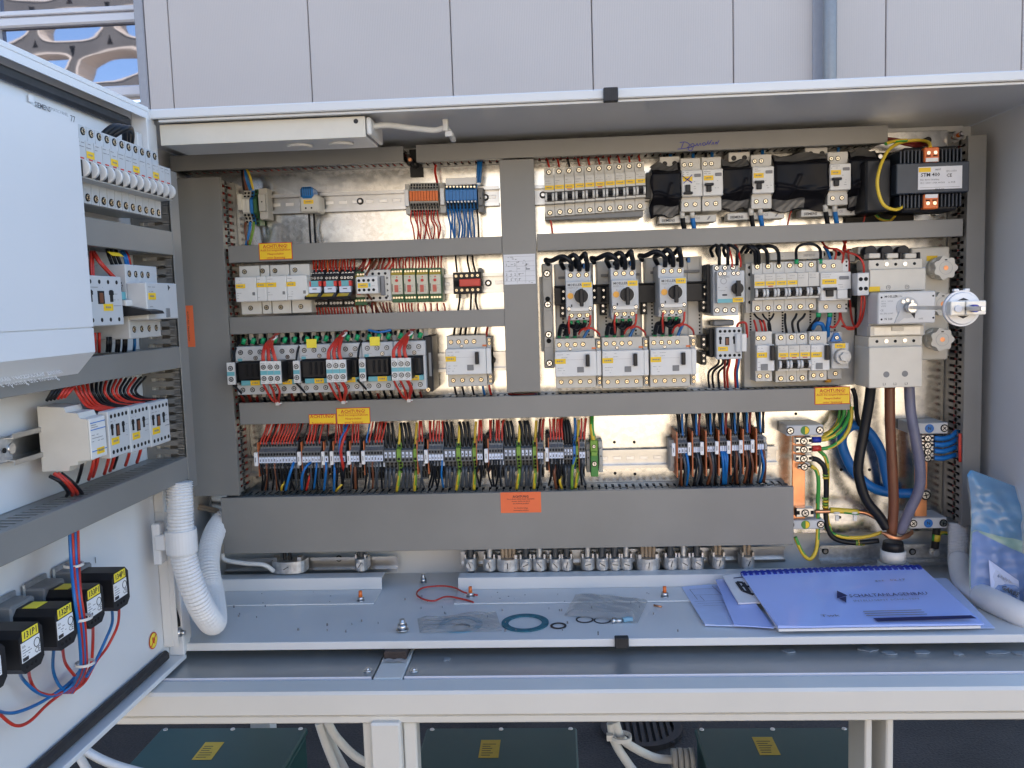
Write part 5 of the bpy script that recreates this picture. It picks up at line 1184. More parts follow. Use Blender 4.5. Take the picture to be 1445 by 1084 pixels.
for i in range(3):
    x = 435 + 21.4 * i; t = Dev('relay', ('leftmost plug in relay beside the grey modules', 'middle plug in relay of the three', 'rightmost plug in relay of the three')[i], 'relay', (x, 377 - .4 * i, x + 20.6, 434 - .4 * i), .075, GR)
    part('socket', G().prism([(-.008, t.h / 2), (-.045, t.h / 2), (-.047, t.Z(.10)), (-.056, t.Z(.11)), (-.058, t.Z(.2)), (-.066, t.Z(.21)), (-.066, t.Z(.78)), (-.045, t.Z(.80)), (-.043, -t.h / 2), (-.008, -t.h / 2)], 'x', -t.w / 2 + .0003, t.w / 2 - .0003), 'black', t.o)
    for v, y, o in ((.06, .045, 0), (.155, .056, -.04), (.27, .066, -.08)):
        for k in range(4): t.screw(.16 + .23 * k, v, y, .0022, 'steel')
    for k in range(4): t.screw(.16 + .23 * k, .90, .044, .0022, 'steel')
    t.box('relay_case', .14, .34, .86, .49, .066, .0755, 'turquoise'); t.box('relay_side', .02, .35, .20, .48, .066, .077, 'relay_red'); t.box('relay_side', .72, .35, .92, .48, .066, .077, 'relay_red')
    t.box('tag_strip', .08, .49, .88, .645, .066, .080, 'marker'); part('print', G().box(t.X(.34), t.X(.62), -.0806, -.080, t.Z(.555), t.Z(.535)), 'ink', t.o)
    part('lever', G().prism([(-.066, t.Z(.55)), (-.084, t.Z(.66)), (-.100, t.Z(.74)), (-.099, t.Z(.80)), (-.066, t.Z(.82))], 'x', t.X(-.02), t.X(.98)), 'black', t.o)
    part('tag', G().prism([(-.0845, t.Z(.66)), (-.0850, t.Z(.66)), (-.1005, t.Z(.735)), (-.1000, t.Z(.735))], 'x', t.X(.06), t.X(.80)), 'yellow', t.o)
GG = 'cream and green timing relays'
def timer(lab, r, d=.056):
    t = Dev('timing_relay', lab, 'timing relay', r, d, GG)
    t.box('body', 0, 0, 1, 1, .008, d - .008, 'relay_green', .0008); t.box('face', .05, .20, .93, .76, d - .008, d, 'relay_cream', .0005); t.box('strip', .05, .12, .93, .20, d - .008, d - .001, 'relay_ochre', .0005)
    for k in range(4):
        for v in (.09, .86): part('screw', G().cyl((0, .002, 0), (0, -.001, 0), .0019, n=8), 'brass', t.o, 'tsc', (t.X(.16 + .22 * k), -d + .0065, t.Z(v)))
    part('knob', G().cyl((t.X(.5), -d, t.Z(.36)), (t.X(.5), -d - .003, t.Z(.36)), .0026, n=12), 'relay_red', t.o); part('knob', G().cyl((t.X(.52), -d, t.Z(.26)), (t.X(.52), -d - .001, t.Z(.26)), .0013, n=8), 'relay_red', t.o)
    g = G()
    for k in range(6): g.box(t.X(.30), t.X(.60), -d - .0012, -d, t.Z(.52 + k * .035), t.Z(.50 + k * .035 - .004))
    part('switch_bank', g, 'relay_red', t.o); t.lines(.65, .48, .9, .7, 5, d); t.lines(.1, .22, .35, .28, 1, d, 'green_wire')
    part('print', G().box(t.X(.10), t.X(.15), -d - .0004, -d, t.Z(.68), t.Z(.45)), 'ink', t.o)
timer('cream and green timing relay half hidden left of the small grey contactor', (498, 383, 516, 431))
for i in range(4): timer(('first', 'second', 'third', 'rightmost')[i] + ' of four timing relays right of the small grey contactor', (551.3 + 18 * i, 378.6 - .3 * i, 569 + 18 * i, 427 - .3 * i))
part('end_face', G().box(0, .004, 0, 0, 0, 0), 'relay_green', None) if False else None
t = Dev('contactor', 'small grey contactor with yellow label between the timing relays', 'contactor', (514, 381, 551, 425), .062)
t.box('base', .02, 0, 1, 1, .008, .062, 'plastic', .001); t.box('front', -.17, .22, .63, .76, .062, .088, 'plastic_light', .001); t.box('slider', .66, .2, .80, .82, .062, .070, 'ink_grey')
for k in range(4):
    t.hole(-.07 + .18 * k, .34, .088, .0026); t.hole(-.07 + .18 * k, .64, .088, .0026); t.hole(.1 + .24 * k, .12, .062, .0025); t.hole(.1 + .24 * k, .90, .062, .0025)
t.lab(-.12, .42, .26, .57, .088); t.box('mark', .28, .43, .36, .54, .088, .0885, 'turquoise'); t.lines(.4, .44, .6, .54, 2, .088)
for v in (.22, .42, .62, .8): part('mark', G().prism([(t.X(.86), t.Z(v)), (t.X(.93), t.Z(v + .05)), (t.X(.86), t.Z(v + .09))], 'y', -.0625, -.062), 'ink', t.o)
t = Dev('relay_socket', 'black relay socket with red relay on the second row', 'relay', (639.5, 384, 679.5, 414.5), .05)
t.box('base', 0, 0, 1, 1, .008, .05, 'black', .001); t.box('relay', .25, .33, .98, .67, .05, .066, 'red_box', .001); part('spare_slot', G().box(t.X(.03), t.X(.2), -.0506, -.05, t.Z(.66), t.Z(.38)), 'hole', t.o)
for k in range(5): t.screw(.11 + .19 * k, .17, .05, .0024); t.screw(.11 + .19 * k, .83, .05, .0024)
part('lug', G().cyl((t.X(.93), -.02, t.Z(-.08)), (t.X(.93), -.024, t.Z(-.08)), .005, n=14), 'plastic_mid', t.o); part('latch', G().box(t.X(.02), t.X(.4), -.03, -.026, t.Z(1.2), t.Z(1.02)), 'lens_clear', t.o)
for i, (x0, x1) in enumerate(((643, 645), (659.5, 663), (667, 671))): wire(((x0, 361, -.03), (x0 + .5, 370, -.035), (x1, 384, -.04)), .0018, 'black_wire', 'black wire above the red relay', 'black wires at the red relay')
for i, (x0, x1) in enumerate(((649, 646), (665, 664), (672, 675))): wire(((x0, 414, -.04), (x0 - .5, 425, -.035), (x1, 440, -.03)), .0020, 'black_wire', 'black wire below the red relay', 'black wires at the red relay')
GW2 = 'thin wires between the second row devices and the ducts'
rnd.seed(21)
for i in range(15):
    x = 442 + i * 4.1; m = 'orange_wire' if i in (5, 9) else 'red_wire'; wire(((x + rnd.uniform(-1, 3), 363, -.03), (x + rnd.uniform(-1, 1), 371, -.04), (x, 380 + 5 * (i % 2), -.048)), .0018, m, ('orange' if m[0] == 'o' else 'red') + ' wire entering the plug in relays from above', GW2)
for i in range(13):
    x = 446 + i * 4.2; wire(((x, 434, -.038), (x + 1, 438, -.036), (x + 2, 446, -.03)), .0016, 'red_wire', 'red wire leaving the plug in relays downward', GW2)
for i in range(10):
    x = 508 + i * 4.6; m = rnd.choice(['red_dark', 'brown_wire', 'red_wire']); wire(((x + 4, 362, -.03), (x + rnd.uniform(0, 6), 370, -.05), (x - 2, 380 + 3 * (i % 2), -.05)), .0022, m, 'dark wire crowding above the small grey contactor', GW2)
wire(((530, 368, -.05), (525, 376, -.07), (519, 384, -.085), (517, 389, -.088)), .0022, 'brown_wire', 'brown wire reaching the front of the small grey contactor', GW2); wire(((517, 413, -.085), (522, 420, -.07), (528, 427, -.05), (536, 445, -.035)), .0022, 'brown_wire', 'brown wire leaving the front of the small grey contactor', GW2)
for i in range(16):
    x = 555 + i * 4.5; wire(((x + rnd.uniform(-3, 3), 362, -.03), (x + rnd.uniform(-1, 1), 370, -.035), (x, 379, -.042)), .0015, 'red_wire', 'thin red wire above the four timing relays', GW2)
    if i % 2 == 0 or i < 4: wire(((x + 8, 428, -.04), (x + 9 + rnd.uniform(-1, 1), 436, -.035), (x + 10 + rnd.uniform(-2, 4), 445, -.03)), .0016, 'red_wire', 'thin red wire below the four timing relays', GW2)
for i in range(11):
    x = 500 + i * 5; m = rnd.choice(['red_wire', 'black_wire', 'brown_wire', 'red_dark']); wire(((x, 427, -.045), (x + 2 + rnd.uniform(-2, 3), 436, -.04), (x + rnd.uniform(0, 10), 448, -.03)), .0018, m, 'mixed wire below the small grey contactor', GW2)
# ---- row C left: six large contactors
GC6 = 'six large contactors in a row'
cx_ = (328, 372.8, 418.3, 463.4, 507.8, 552.8, 598.3)
lab6 = ('leftmost large contactor beside the left vertical duct', 'second large contactor with three auxiliary blocks', 'third large contactor with a blank yellow tag above', 'fourth large contactor with three auxiliary blocks', 'fifth large contactor with a blank yellow tag above', 'rightmost large contactor beside the bare plate')
for i in range(6):
    x0, x1 = cx_[i] + 1.6, cx_[i + 1] + 1.2; y0 = 489.5 - i * 1.55; y1 = 558 - i * 1.45; d = .110
    t = Dev('contactor', lab6[i], 'contactor', (x0, y0, x1, y1), d, GC6)
    t.box('body', .0, .0, 1, 1, .012, d - .045, 'black', .001)
    t.box('upper_deck', .0, .0, .995, .30, d - .045, d - .012, 'plastic_cool', .001); t.box('lower_deck', .0, .80, .995, 1, d - .045, d - .012, 'plastic_cool', .001)
    t.box('side_cheek', .0, .30, .06, .80, d - .045, d - .012, 'plastic_cool', .0005); t.box('side_cheek', .92, .30, .995, .80, d - .045, d - .012, 'plastic_cool', .0005)
    t.box('contact_window', .08, .31, .90, .70, d - .042, d - .004, 'black', .003)
    for k in range(3): part('arc_chute', G().box(t.X(.36 + .17 * k), t.X(.44 + .17 * k), -d + .002, -d + .004, t.Z(.62), t.Z(.36), 0, .001), 'hole', t.o)
    t.box('name_strip', .2, .70, .92, .80, d - .04, d - .003, 'turquoise', .0005); t.lab(.5, .70, .80, .80, d - .003)
    t.box('mark', .08, .245, .22, .30, d - .012, d - .0112, 'turquoise', 0); t.lines(.1, .2, .4, .25, 1, d - .0118); t.lines(.7, .18, .9, .22, 1, d - .0118)
    for k in range(3): t.screw(.18 + .31 * k, .12, d - .0118, .0030, 'zinc_cast'); t.screw(.18 + .31 * k, .90, d - .0118, .0030, 'zinc_cast')
    t.screw(.65, .24, d - .0118, .0026, 'steel')
    for k in range(3):
        part('green_ferrule', G().cyl((t.X(.15 + .31 * k), -d + .03, t.Z(-.05)), (t.X(.15 + .31 * k) + .004, -d + .03, t.Z(-.16)), .004, n=8), 'green_ferrule', t.o)
        part('lug', G().box(t.X(.24 + .31 * k), t.X(.38 + .31 * k), -d + .055, -d + .048, t.Z(.0), t.Z(-.26), 0, .001), 'plastic_grey', t.o)
        part('lower_lug', G().box(t.X(.24 + .31 * k), t.X(.36 + .31 * k), -d + .055, -d + .048, t.Z(1.1), t.Z(1.0), 0, .001), 'plastic_grey', t.o)
    t.lab(.28, -.11, .60, .07, d - .009, 'yellow_bright', False) if i in (2, 4) else None
a, b = PY(610, 480, -.08), PY(598, 548, -.08)
t = Dev('black_carrier', 'black side frame at the right of the large contactors', 'frame', (599, 474, 610.5, 553), .085); t.box('plate', 0, 0, 1, 1, .01, .085, 'black', .002); t.box('slot', .55, .3, .85, .72, .085, .0856, 'plastic_mid'); v = t.screw(.35, .96, .086, .0034)
GA = 'white auxiliary switch blocks with turquoise band'
aux = ((320.3, 511.8, 331.2, 543, .122, 'single auxiliary block at the far left of the contactor row'), (367.3, 509.8, 377, 542.2, .150, 'left block of the first auxiliary trio'), (377.2, 509.8, 386.2, 542, .150, 'middle block of the first auxiliary trio'), (386.4, 509.6, 396, 541.8, .150, 'right block of the first auxiliary trio'),
       (413.8, 509.3, 423, 540.5, .122, 'single auxiliary block on the third contactor'), (460.5, 507.8, 469.6, 540, .150, 'left block of the second auxiliary trio'), (469.8, 507.8, 478.8, 539.6, .150, 'middle block of the second auxiliary trio'), (479, 507.6, 488.3, 539.3, .150, 'right block of the second auxiliary trio'),
       (506.8, 506.5, 515.6, 538.5, .122, 'single auxiliary block on the fifth contactor'), (552.3, 505.5, 561.6, 537.3, .150, 'left block of the third auxiliary trio'), (561.8, 505.3, 570.7, 537, .150, 'middle block of the third auxiliary trio'), (570.9, 505.2, 579.8, 536.8, .150, 'right block of the third auxiliary trio'))
for x0, y0, x1, y1, d, lb in aux:
    t = Dev('auxiliary_block', lb, 'auxiliary switch', (x0, y0, x1, y1), d, GA)
    t.box('body', .04, .04, .96, .96, .09, d - .0065, 'black', .0005); t.box('front', 0, 0, 1, 1, d - .006, d, 'plastic_light', .0006); t.box('band', .02, .42, .98, .60, d, d + .0004, 'turquoise', 0)
    t.screw(.5, .26, d + .0002, .0030, 'zinc_cast'); t.screw(.5, .76, d + .0002, .0030, 'zinc_cast'); t.lines(.15, .07, .85, .13, 1, d); t.lines(.15, .90, .85, .95, 1, d)
GRB = 'red wire bundles over the large contactors'
for k, (xt, yt, xb, yb, ytop) in enumerate(((383, 478, 381.5, 510, 478), (481, 473, 474, 508, 473), (574, 472, 566, 505.5, 472))):
    lb = ('left', 'middle', 'right')[k]
    for i, (dx, dx2) in enumerate(((-11, -5), (-9, -3), (-2, -2), (0, 0), (7, 2), (9, 4))):
        wire(((xt + 8 + i * .8, ytop - 9, -.06), (xt + 2 + i * .5, ytop - 2, -.10), (xt - 3 + dx2, ytop + 8, -.125), (xb + dx * .8 - 2, yb - 12, -.140), (xb + dx, yb + 2, -.140)), .0021, 'red_wire', N10[i] + ' red wire entering the ' + lb + ' auxiliary trio from above', GRB)
        if i % 2 == 0 or k > 0 and i == 5: wire(((xb + dx, yb + 30, -.140), (xb + dx + 6, yb + 42, -.125), (xb + 8 + dx * .5, yb + 54, -.105), (xb + 13, yb + 61, -.085)), .0021, 'red_wire', N10[i] + ' red wire gathered below the ' + lb + ' auxiliary trio', GRB)
    c = PY(xt + 3, ytop, -.108); g = G(); g.ring((0, 0), .0075, .009, -.0012, .0012, 18); single('cable_tie', g, 'tie_clear', 'clear tie round the ' + lb + ' red bundle above the contactors', 'cable tie', 'ties on the red bundles', loc=c, rot=(.3, -.5, 0))
    c = PY(xb + 12, yb + 59, -.09); g = G(); g.ring((0, 0), .0045, .006, -.0012, .0012, 14); g.box(-.003, .003, -.009, -.004, -.003, .003); single('cable_tie', g, 'tie_clear', 'clear tie gathering the red wires below the ' + lb + ' trio', 'cable tie', 'ties on the red bundles', loc=c)
for x, y in ((335, 487), (424, 485), (511, 481)):
    wire(((x, y, -.09), (x - 4, y + 10, -.105), (x - 6, y + 24, -.112)), .0020, 'black_wire', 'black wire bowing into a single auxiliary block from above', 'black wires of the single auxiliary blocks'); wire(((x - 7, y + 55, -.11), (x + 1, y + 63, -.104), (x + 10, y + 73, -.09)), .0020, 'black_wire', 'black wire bowing out below a single auxiliary block', 'black wires of the single auxiliary blocks')
for i in range(34):
    x = 336 + i * 7.7; wire(((x + rnd.uniform(-2, 2), 470 - i * .3, -.04), (x + rnd.uniform(-2, 2), 486 - i * .5, -.07)), .0028, 'black_wire', 'black lead entering a large contactor from above', 'black leads above the large contactors')
for i in range(26):
    x = 340 + i * 10; m = rnd.choice(['black_wire', 'black_wire', 'red_dark']); wire(((x, 556 - i * .4, -.06), (x + 3, 564 - i * .4, -.05), (x + 5, 571 - i * .4, -.04)), .0028, m, 'dark lead leaving a large contactor downward', 'dark leads below the large contactors')
wire(((520, 466, -.085), (535, 469, -.09), (552, 466, -.085)), .0022, 'blue_wire', 'blue wire bridging over the fifth contactor')
# ---- residual current devices
def rcd4(lab, rf, d=.075, lu=(.0, .28, .26, .48), aux=True, cols=4, grp='residual current devices'):
    t = rcd_block('residual_current_device', lab, 'residual current device', rf, d, .020, False, grp, cols, ext=(.50, .50), lu=lu, btn=(.53, .62, .69, .84), sw=(.74, .13, .83, .60), m='plastic')
    if aux:
        part('aux_contact', G().box(t.w / 2 + .0004, t.w / 2 + .0085, -d + .004, -.008, t.Z(1.0), t.Z(.0), 0, .0008), 'plastic_light', t.o)
        part('aux_shoulder', G().box(t.w / 2 + .0004, t.w / 2 + .0085, -d + .018, -.006, t.Z(1.46), t.Z(-.42), 0, .0008), 'plastic_grey', t.o)
        for v in (-.30, -.16, 1.14, 1.3): t.screw(1.075, v, d - .0175, .0024)
        part('indicator', G().box(t.X(.9), t.X(1.06), -d + .0195, -d + .0175 + .0015, t.Z(-.05), t.Z(-.12)), 'orange_plastic', t.o)
    part('rule', G().box(t.X(.04), t.X(.7), -d - .0003, -d + .0002, t.Z(.33), t.Z(.325)), 'ink_grey', t.o); t.screw(.38, -.08, d - .020, .0022, 'steel')
    return t
rcd4('residual current device alone on the bare plate left of the centre duct', (628.8, 492.2, 686, 528.8))
GRC = 'three residual current devices under the motor starters'
rcd4('leftmost residual current device below the motor starters', (783.2, 496, 842, 531.5), grp=GRC); rcd4('middle residual current device below the motor starters', (850, 494.5, 909, 531), grp=GRC); rcd4('rightmost residual current device below the motor starters', (918, 493, 976.5, 529.5), grp=GRC)
for i, (x, m) in enumerate(((640, 'black_wire'), (649, 'black_wire'), (656, 'black_wire'), (670, 'black_wire'), (686, 'red_wire'))): wire(((x + 2, 462, -.03), (x + 1, 468, -.035), (x, 476, -.04)), .0022, m, 'wire above the lone residual current device', 'wires at the lone residual current device')
for i, (x, m) in enumerate(((641, 'black_wire'), (652, 'black_wire'), (666, 'black_wire'), (681, 'blue_wire'), (690, 'red_wire'))): wire(((x, 543, -.04), (x + 1, 549, -.04), (x + 3, 557, -.035)), .0022, m, 'wire below the lone residual current device', 'wires at the lone residual current device')
# ---- busbar adapter system, motor starters
t = Dev('bracket_strip', 'grey slotted bracket strip with screws beside the centre duct', 'bracket', (766, 372, 781, 520), .030)
t.box('strip', 0, 0, 1, 1, .004, .030, 'plastic', .002); t.box('back_strip', -.25, .12, .1, .84, .002, .02, 'plastic', .001)
for v, m in ((.087, 'steel'), (.39, 'steel'), (.685, 'steel'), (.97, 'steel')): t.screw(.5, v * .97 + .01, .031, .0046, m)
for v in (.335, .735): part('hole', G().cyl((0, -.0302, t.Z(v)), (0, -.0312, t.Z(v)), .0045, n=14), 'hole', t.o)
for v0, v1 in ((.05, .15), (.29, .45), (.63, .80), (.92, .995)): t.box('boss', .1, v0, .9, v1, .0298, .0310, 'plastic', .001)
GBA = 'grey busbar adapter plates behind the motor starters'
t = Dev('busbar', 'black busbar holder running behind the motor starters', 'busbar', (782, 400, 1001, 428), .048)
t.box('cover', 0, 0, 1, .08, .01, .052, 'black', .001); t.box('bar', 0, .09, 1, 1, .02, .048, 'black', .001)
for u in (.06, .26, .32, .52, .70, .97):
    t.box('clip', u - .018, .12, u + .018, .88, .048, .050, 'hole', .0005); t.screw(u, .3, .0502, .0018, 'steel'); t.screw(u, .65, .0502, .0018, 'steel')
for i, r in enumerate(((783, 372, 838, 476), (842, 368, 906, 475), (910, 363, 991, 474))):
    t = Dev('adapter_plate', ('left', 'middle', 'right')[i] + ' grey slotted adapter plate behind the motor starters', 'adapter plate', r, .018, GBA)
    t.box('plate', 0, 0, 1, 1, .003, .018, 'plastic', .001)
    for u in (.03, .5, .75, .97): t.box('rib', u - .008, .02, u + .008, .99, .018, .021, 'plastic', .0005)
    g = G()
    for u in ((.2, .85) if i < 2 else (.12, .60, .95)):
        for k in range(11): g.box(t.X(u) - .0016, t.X(u) + .0016, -.0184, -.0178, t.Z(.52 + k * .045) - .0016, t.Z(.52 + k * .045) + .0016)
    part('perforation', g, 'hole', t.o, kind='stuff')
    t.box('crossbar', .1, .17, .95, .205, .0205, .023, 'plastic_mid', .0004)
    for k in range(3): t.hole(.42 + .17 * k, .035, .0185, .0042)
    t.box('blue_clip', .74, .01, .79, .075, .018, .024, 'blue_plastic', .0005)
for i, (px, py) in enumerate(((794, 438), (851, 435), (909, 434), (993, 430), (993, 482), (993, 505))):
    t = Dev('busbar_clamp', ('clamp left of the first motor starter', 'clamp left of the second motor starter', 'clamp left of the third motor starter', 'upper black clamp right of the third motor starter', 'middle black clamp right of the third residual current device', 'lower black clamp right of the third residual current device')[i], 'busbar clamp', (px - 4, py - 9, px + 4, py + 10), .045, 'black busbar clamps')
    t.box('body', 0, 0, 1, 1, .004, .045, 'black', .001); t.screw(.5, .3, .0455, .0020, 'steel'); t.screw(.5, .7, .0455, .0020, 'steel')
GM = 'motor starters with black rotary knobs'
for i, (x0, y0, x1, y1) in enumerate(((798.5, 379, 836.3, 452), (863, 376.5, 901, 450), (930.8, 373, 969, 447))):
    d = .115; t = Dev('motor_starter', ('left', 'middle', 'right')[i] + ' motor starter with black rotary knob and orange button', 'motor starter', (x0, y0, x1, y1), d, GM)
    t.box('body', .0, .0, .96, 1, .02, d - .018, 'plastic_cool', .001); t.box('front', .0, .25, 1, .82, d - .018, d, 'plastic_cool', .001); t.box('lower_face', .04, .82, .96, .87, d - .018, d - .008, 'plastic_cool', .0006)
    t.box('side_shadow', .0, .25, .0, .82, .02, .03, 'black', 0) if False else None
    for k in range(3): t.screw(.2 + .3 * k, .12, d - .0178, .0030); t.screw(.2 + .3 * k, .91, d - .0178, .0030)
    for k in range(3): part('slot', G().box(t.X(.08 + .27 * k), t.X(.16 + .27 * k), -d + .0176, -d + .0182, t.Z(.985), t.Z(.955)), 'hole', t.o)
    c = (t.X(.57), t.Z(.535))
    part('knob_ring', G().ring(c, .0120, .0132, -d - .0014, -d, 30, ax='y'), 'plastic_light', t.o)
    kb = part('knob', G().cyl((c[0], -d, c[1]), (c[0], -d - .010, c[1]), .0118, .0110, n=28), 'black', t.o); part('knob_grip', G().box(c[0] - .0032, c[0] + .0032, -d - .020, -d - .0095, c[1] - .0175, c[1] + .0125, 0, .001), 'black', kb)
    part('button', G().cyl((t.X(.17), -d, t.Z(.525)), (t.X(.17), -d - .002, t.Z(.525)), .0052, n=18), 'orange_button', t.o)
    text(t.o, 'MOELLER', .0058, t.X(.07), -d - .0004, t.Z(.315), 'ink', align='LEFT', bold=.01); text(t.o, 'PKZM 0-10', .0038, t.X(.07), -d - .0004, t.Z(.37), 'ink_grey', align='LEFT')
    text(t.o, 'I', .0045, t.X(.78), -d - .0004, t.Z(.44), 'ink'); text(t.o, '0', .0045, t.X(.19), -d - .0004, t.Z(.44), 'ink_grey')
    t.lab(.60, .27, .97, .37, d); part('mark', G().box(t.X(.18), t.X(.23), -d - .0005, -d, t.Z(.74), t.Z(.69)), 'ink', t.o)
    for u in (.1, .9): t.screw(u, .775, d, .0026, 'steel')
    t.box('rating_flap', .16, .76, .84, .82, d, d + .0006, 'plastic_light', 0)
    GLO = 'thick black wire loops over the motor starters'
    for k in range(3):
        xe = x0 + (x1 - x0) * (.2 + .3 * k); xs = xe - (32, 24, 17)[k] + 2 * k; h = (-17, -19, -21)[k] + i * -.5; ys = y0 - (8, 6, 6)[k]
        wire(((xs, ys + (2, 6, 8)[k], -.05), (xs - 4, ys - 4, -.07), (xs + 4, y0 + h + 6, -.10), ((xs + xe) / 2 + 3, y0 + h, -.115), (xe - 2, y0 + h + 6, -.115), (xe, y0 - 6, -.105), (xe, y0 + 3, -.098)), .0042, 'black_wire', ('outer', 'middle', 'inner')[k] + ' thick black loop over the ' + ('left', 'middle', 'right')[i] + ' motor starter', GLO, n=10).name = 'wire_loop'
    rx0 = (783.2, 850, 918)[i]; ry = (476, 475, 474)[i]
    for k in range(3):
        xe = x0 + (x1 - x0) * (.2 + .3 * k); xb = rx0 + 6 + 11 * k
        part('green_ferrule', G().cyl((t.X(.1 + .27 * k) + .003, -d + .03, t.Z(1.01)), (t.X(.1 + .27 * k) + .003, -d + .03, t.Z(1.08)), .0036, n=8), 'green_ferrule', t.o)
        o = wire(((xe - 3, y1 + 3, -.088), (xe - 6, y1 + 9, -.085), (xb + 3 - k, ry - 16, -.075), (xb, ry - 3, -.06)), .0038, 'black_wire', N10[k] + ' black link from the ' + ('left', 'middle', 'right')[i] + ' motor starter to the device below', 'links under the motor starters', n=8)
        o.name = 'wire_link'; part('ferrule', G().cyl(PY(xb, ry - 7, -.061), PY(xb, ry, -.058), .0036, n=8), 'green_ferrule', o)
    if True: wire(((xe - 8, y1 + 4, -.08), (xe - 14, y1 + 14, -.08), (xe - 26, ry - 18, -.075), (xe - 31, ry - 4, -.06)), .0038, 'black_wire', 'black wire bowing left under the ' + ('left', 'middle', 'right')[i] + ' motor starter', 'links under the motor starters', n=8).name = 'wire_link'
    wire(((x0 + 5, y1 - 6, -.10), (x0 + 4, y1 + 6, -.10), (x0 + 5, ry - 5, -.08)), .0018, 'red_wire', 'straight red wire under the ' + ('left', 'middle', 'right')[i] + ' motor starter', 'red wires under the motor starters')
    wire(((x1 - 3, y1 - 7, -.10), (x1 - 5, y1 + 8, -.10), (x1 - 16, y1 + 14, -.09), (x0 + 18, ry - 4, -.08)), .0018, 'red_wire', 'red wire crossing under the ' + ('left', 'middle', 'right')[i] + ' motor starter', 'red wires under the motor starters')
    wire(((x1 - 12, y1 + 14, -.09), (x1 - 2, y1 + 11, -.09), (x1 + 8, y1 + 18, -.085), (x1 + 10, ry - 2, -.07)), .0018, 'red_wire', 'red wire arching right under the ' + ('left', 'middle', 'right')[i] + ' motor starter', 'red wires under the motor starters')
    wire(((x1 - 4, y1 + 9, -.05), (x1 - 9, y1 + 18, -.05), (x1 - 13, ry + 1, -.05)), .0028, 'blue_wire', 'short blue wire under the ' + ('left', 'middle', 'right')[i] + ' motor starter', 'blue wires under the motor starters')
# ---- turquoise banded motor protector and contactor
t = Dev('motor_starter', 'motor starter with turquoise band and knob at its right', 'motor starter', (1009.5, 372, 1048.5, 446), .105)
d = t.d; t.box('body', .0, .0, .93, 1, .012, d - .022, 'plastic_cool', .001); t.box('front', .06, .14, 1.06, .75, d - .022, d, 'plastic_cool', .001); t.box('side', -.16, -.02, .0, .94, .01, d - .045, 'black', .001)
for k in range(3): t.screw(.14 + .30 * k, .07, d - .0218, .0032, 'steel'); t.screw(.14 + .30 * k, .89, d - .0218, .0034, 'steel')
for u in (.18, .34, .66, .82): t.screw(u, .19, d, .0026, 'steel')
t.box('band', .08, .67, .68, .745, d, d + .0005, 'turquoise', 0); t.lab(.62, .655, 1.0, .74, d + .0006)
part('knob', G().cyl((t.X(.78), -d, t.Z(.48)), (t.X(.78), -d - .008, t.Z(.48)), .0098, n=24), 'black', t.o); part('knob_grip', G().prism([(t.X(.78) - .003, t.Z(.33)), (t.X(.78) + .003, t.Z(.33)), (t.X(.78) + .004, t.Z(.63)), (t.X(.78) - .004, t.Z(.63))], 'y', -d - .016, -d - .008), 'black', t.o)
text(t.o, 'SIEMENS', .0050, t.X(.12), -d - .0004, t.Z(.25), 'ink_grey', align='LEFT'); part('mark', G().box(t.X(.25), t.X(.42), -d - .0004, -d, t.Z(.61), t.Z(.58)), 'ink', t.o); part('dial', G().ring((t.X(.3), t.Z(.33)), .0045, .0052, -d - .0004, -d, 18, ax='y'), 'ink_grey', t.o); t.lines(.1, .42, .5, .54, 2, d)
t = contactor_small('grey contactor with yellow label under the turquoise banded starter', (1011, 462, 1047, 507), .085, False, lu=(.06, .60, .45, .74), holes=(5, 5))
t.box('auxiliary', 1.0, .22, 1.2, .78, .02, .083, 'plastic_light', .001); t.box('side', -.18, .05, -.01, .95, .01, .06, 'black', .001); t.box('link_block', .0, -.22, .82, -.03, .02, .06, 'plastic_mid', .002); t.box('armature_cover', .72, .2, .95, .8, .085, .090, 'plastic_cool', .002)
wire(((1040, 461, -.08), (1043, 456, -.085), (1052, 456, -.085), (1054, 468, -.075), (1054, 476, -.07)), .0022, 'red_wire', 'red wire looping at the top right of the lone right contactor')
GS2 = 'wires around the turquoise banded starter'
for x, xs in ((1015, 1006), (1027, 1014), (1040, 1024)): wire(((xs, 362, -.05), (xs - 3, 352, -.06), (xs + 4, 346, -.08), (x, 352, -.09), (x, 364, -.09), (x, 374, -.085)), .0030, 'black_wire', 'black loop over the turquoise banded starter', GS2)
for x in (1024, 1036): wire(((x, 345, -.06), (x + 5, 352, -.085), (x + 9 , 368, -.10), (x + 9, 377, -.10)), .0019, 'red_wire', 'red wire dropping to the turquoise banded starter', GS2)
for i, (x, m, xb) in enumerate(((1014, 'black_wire', 1000), (1020, 'black_wire', 1006), (1027, 'black_wire', 1014), (1024, 'red_dark', 1022), (1030, 'red_wire', 1026), (1040, 'red_wire', 1037), (1043, 'blue_wire', 1040))): wire(((x, 506, -.06), (x - 1, 514, -.06), (xb, 526, -.05), (xb + 1, 547, -.035)), .0021, m, 'wire leaving the lone right contactor toward the middle duct', GS2)
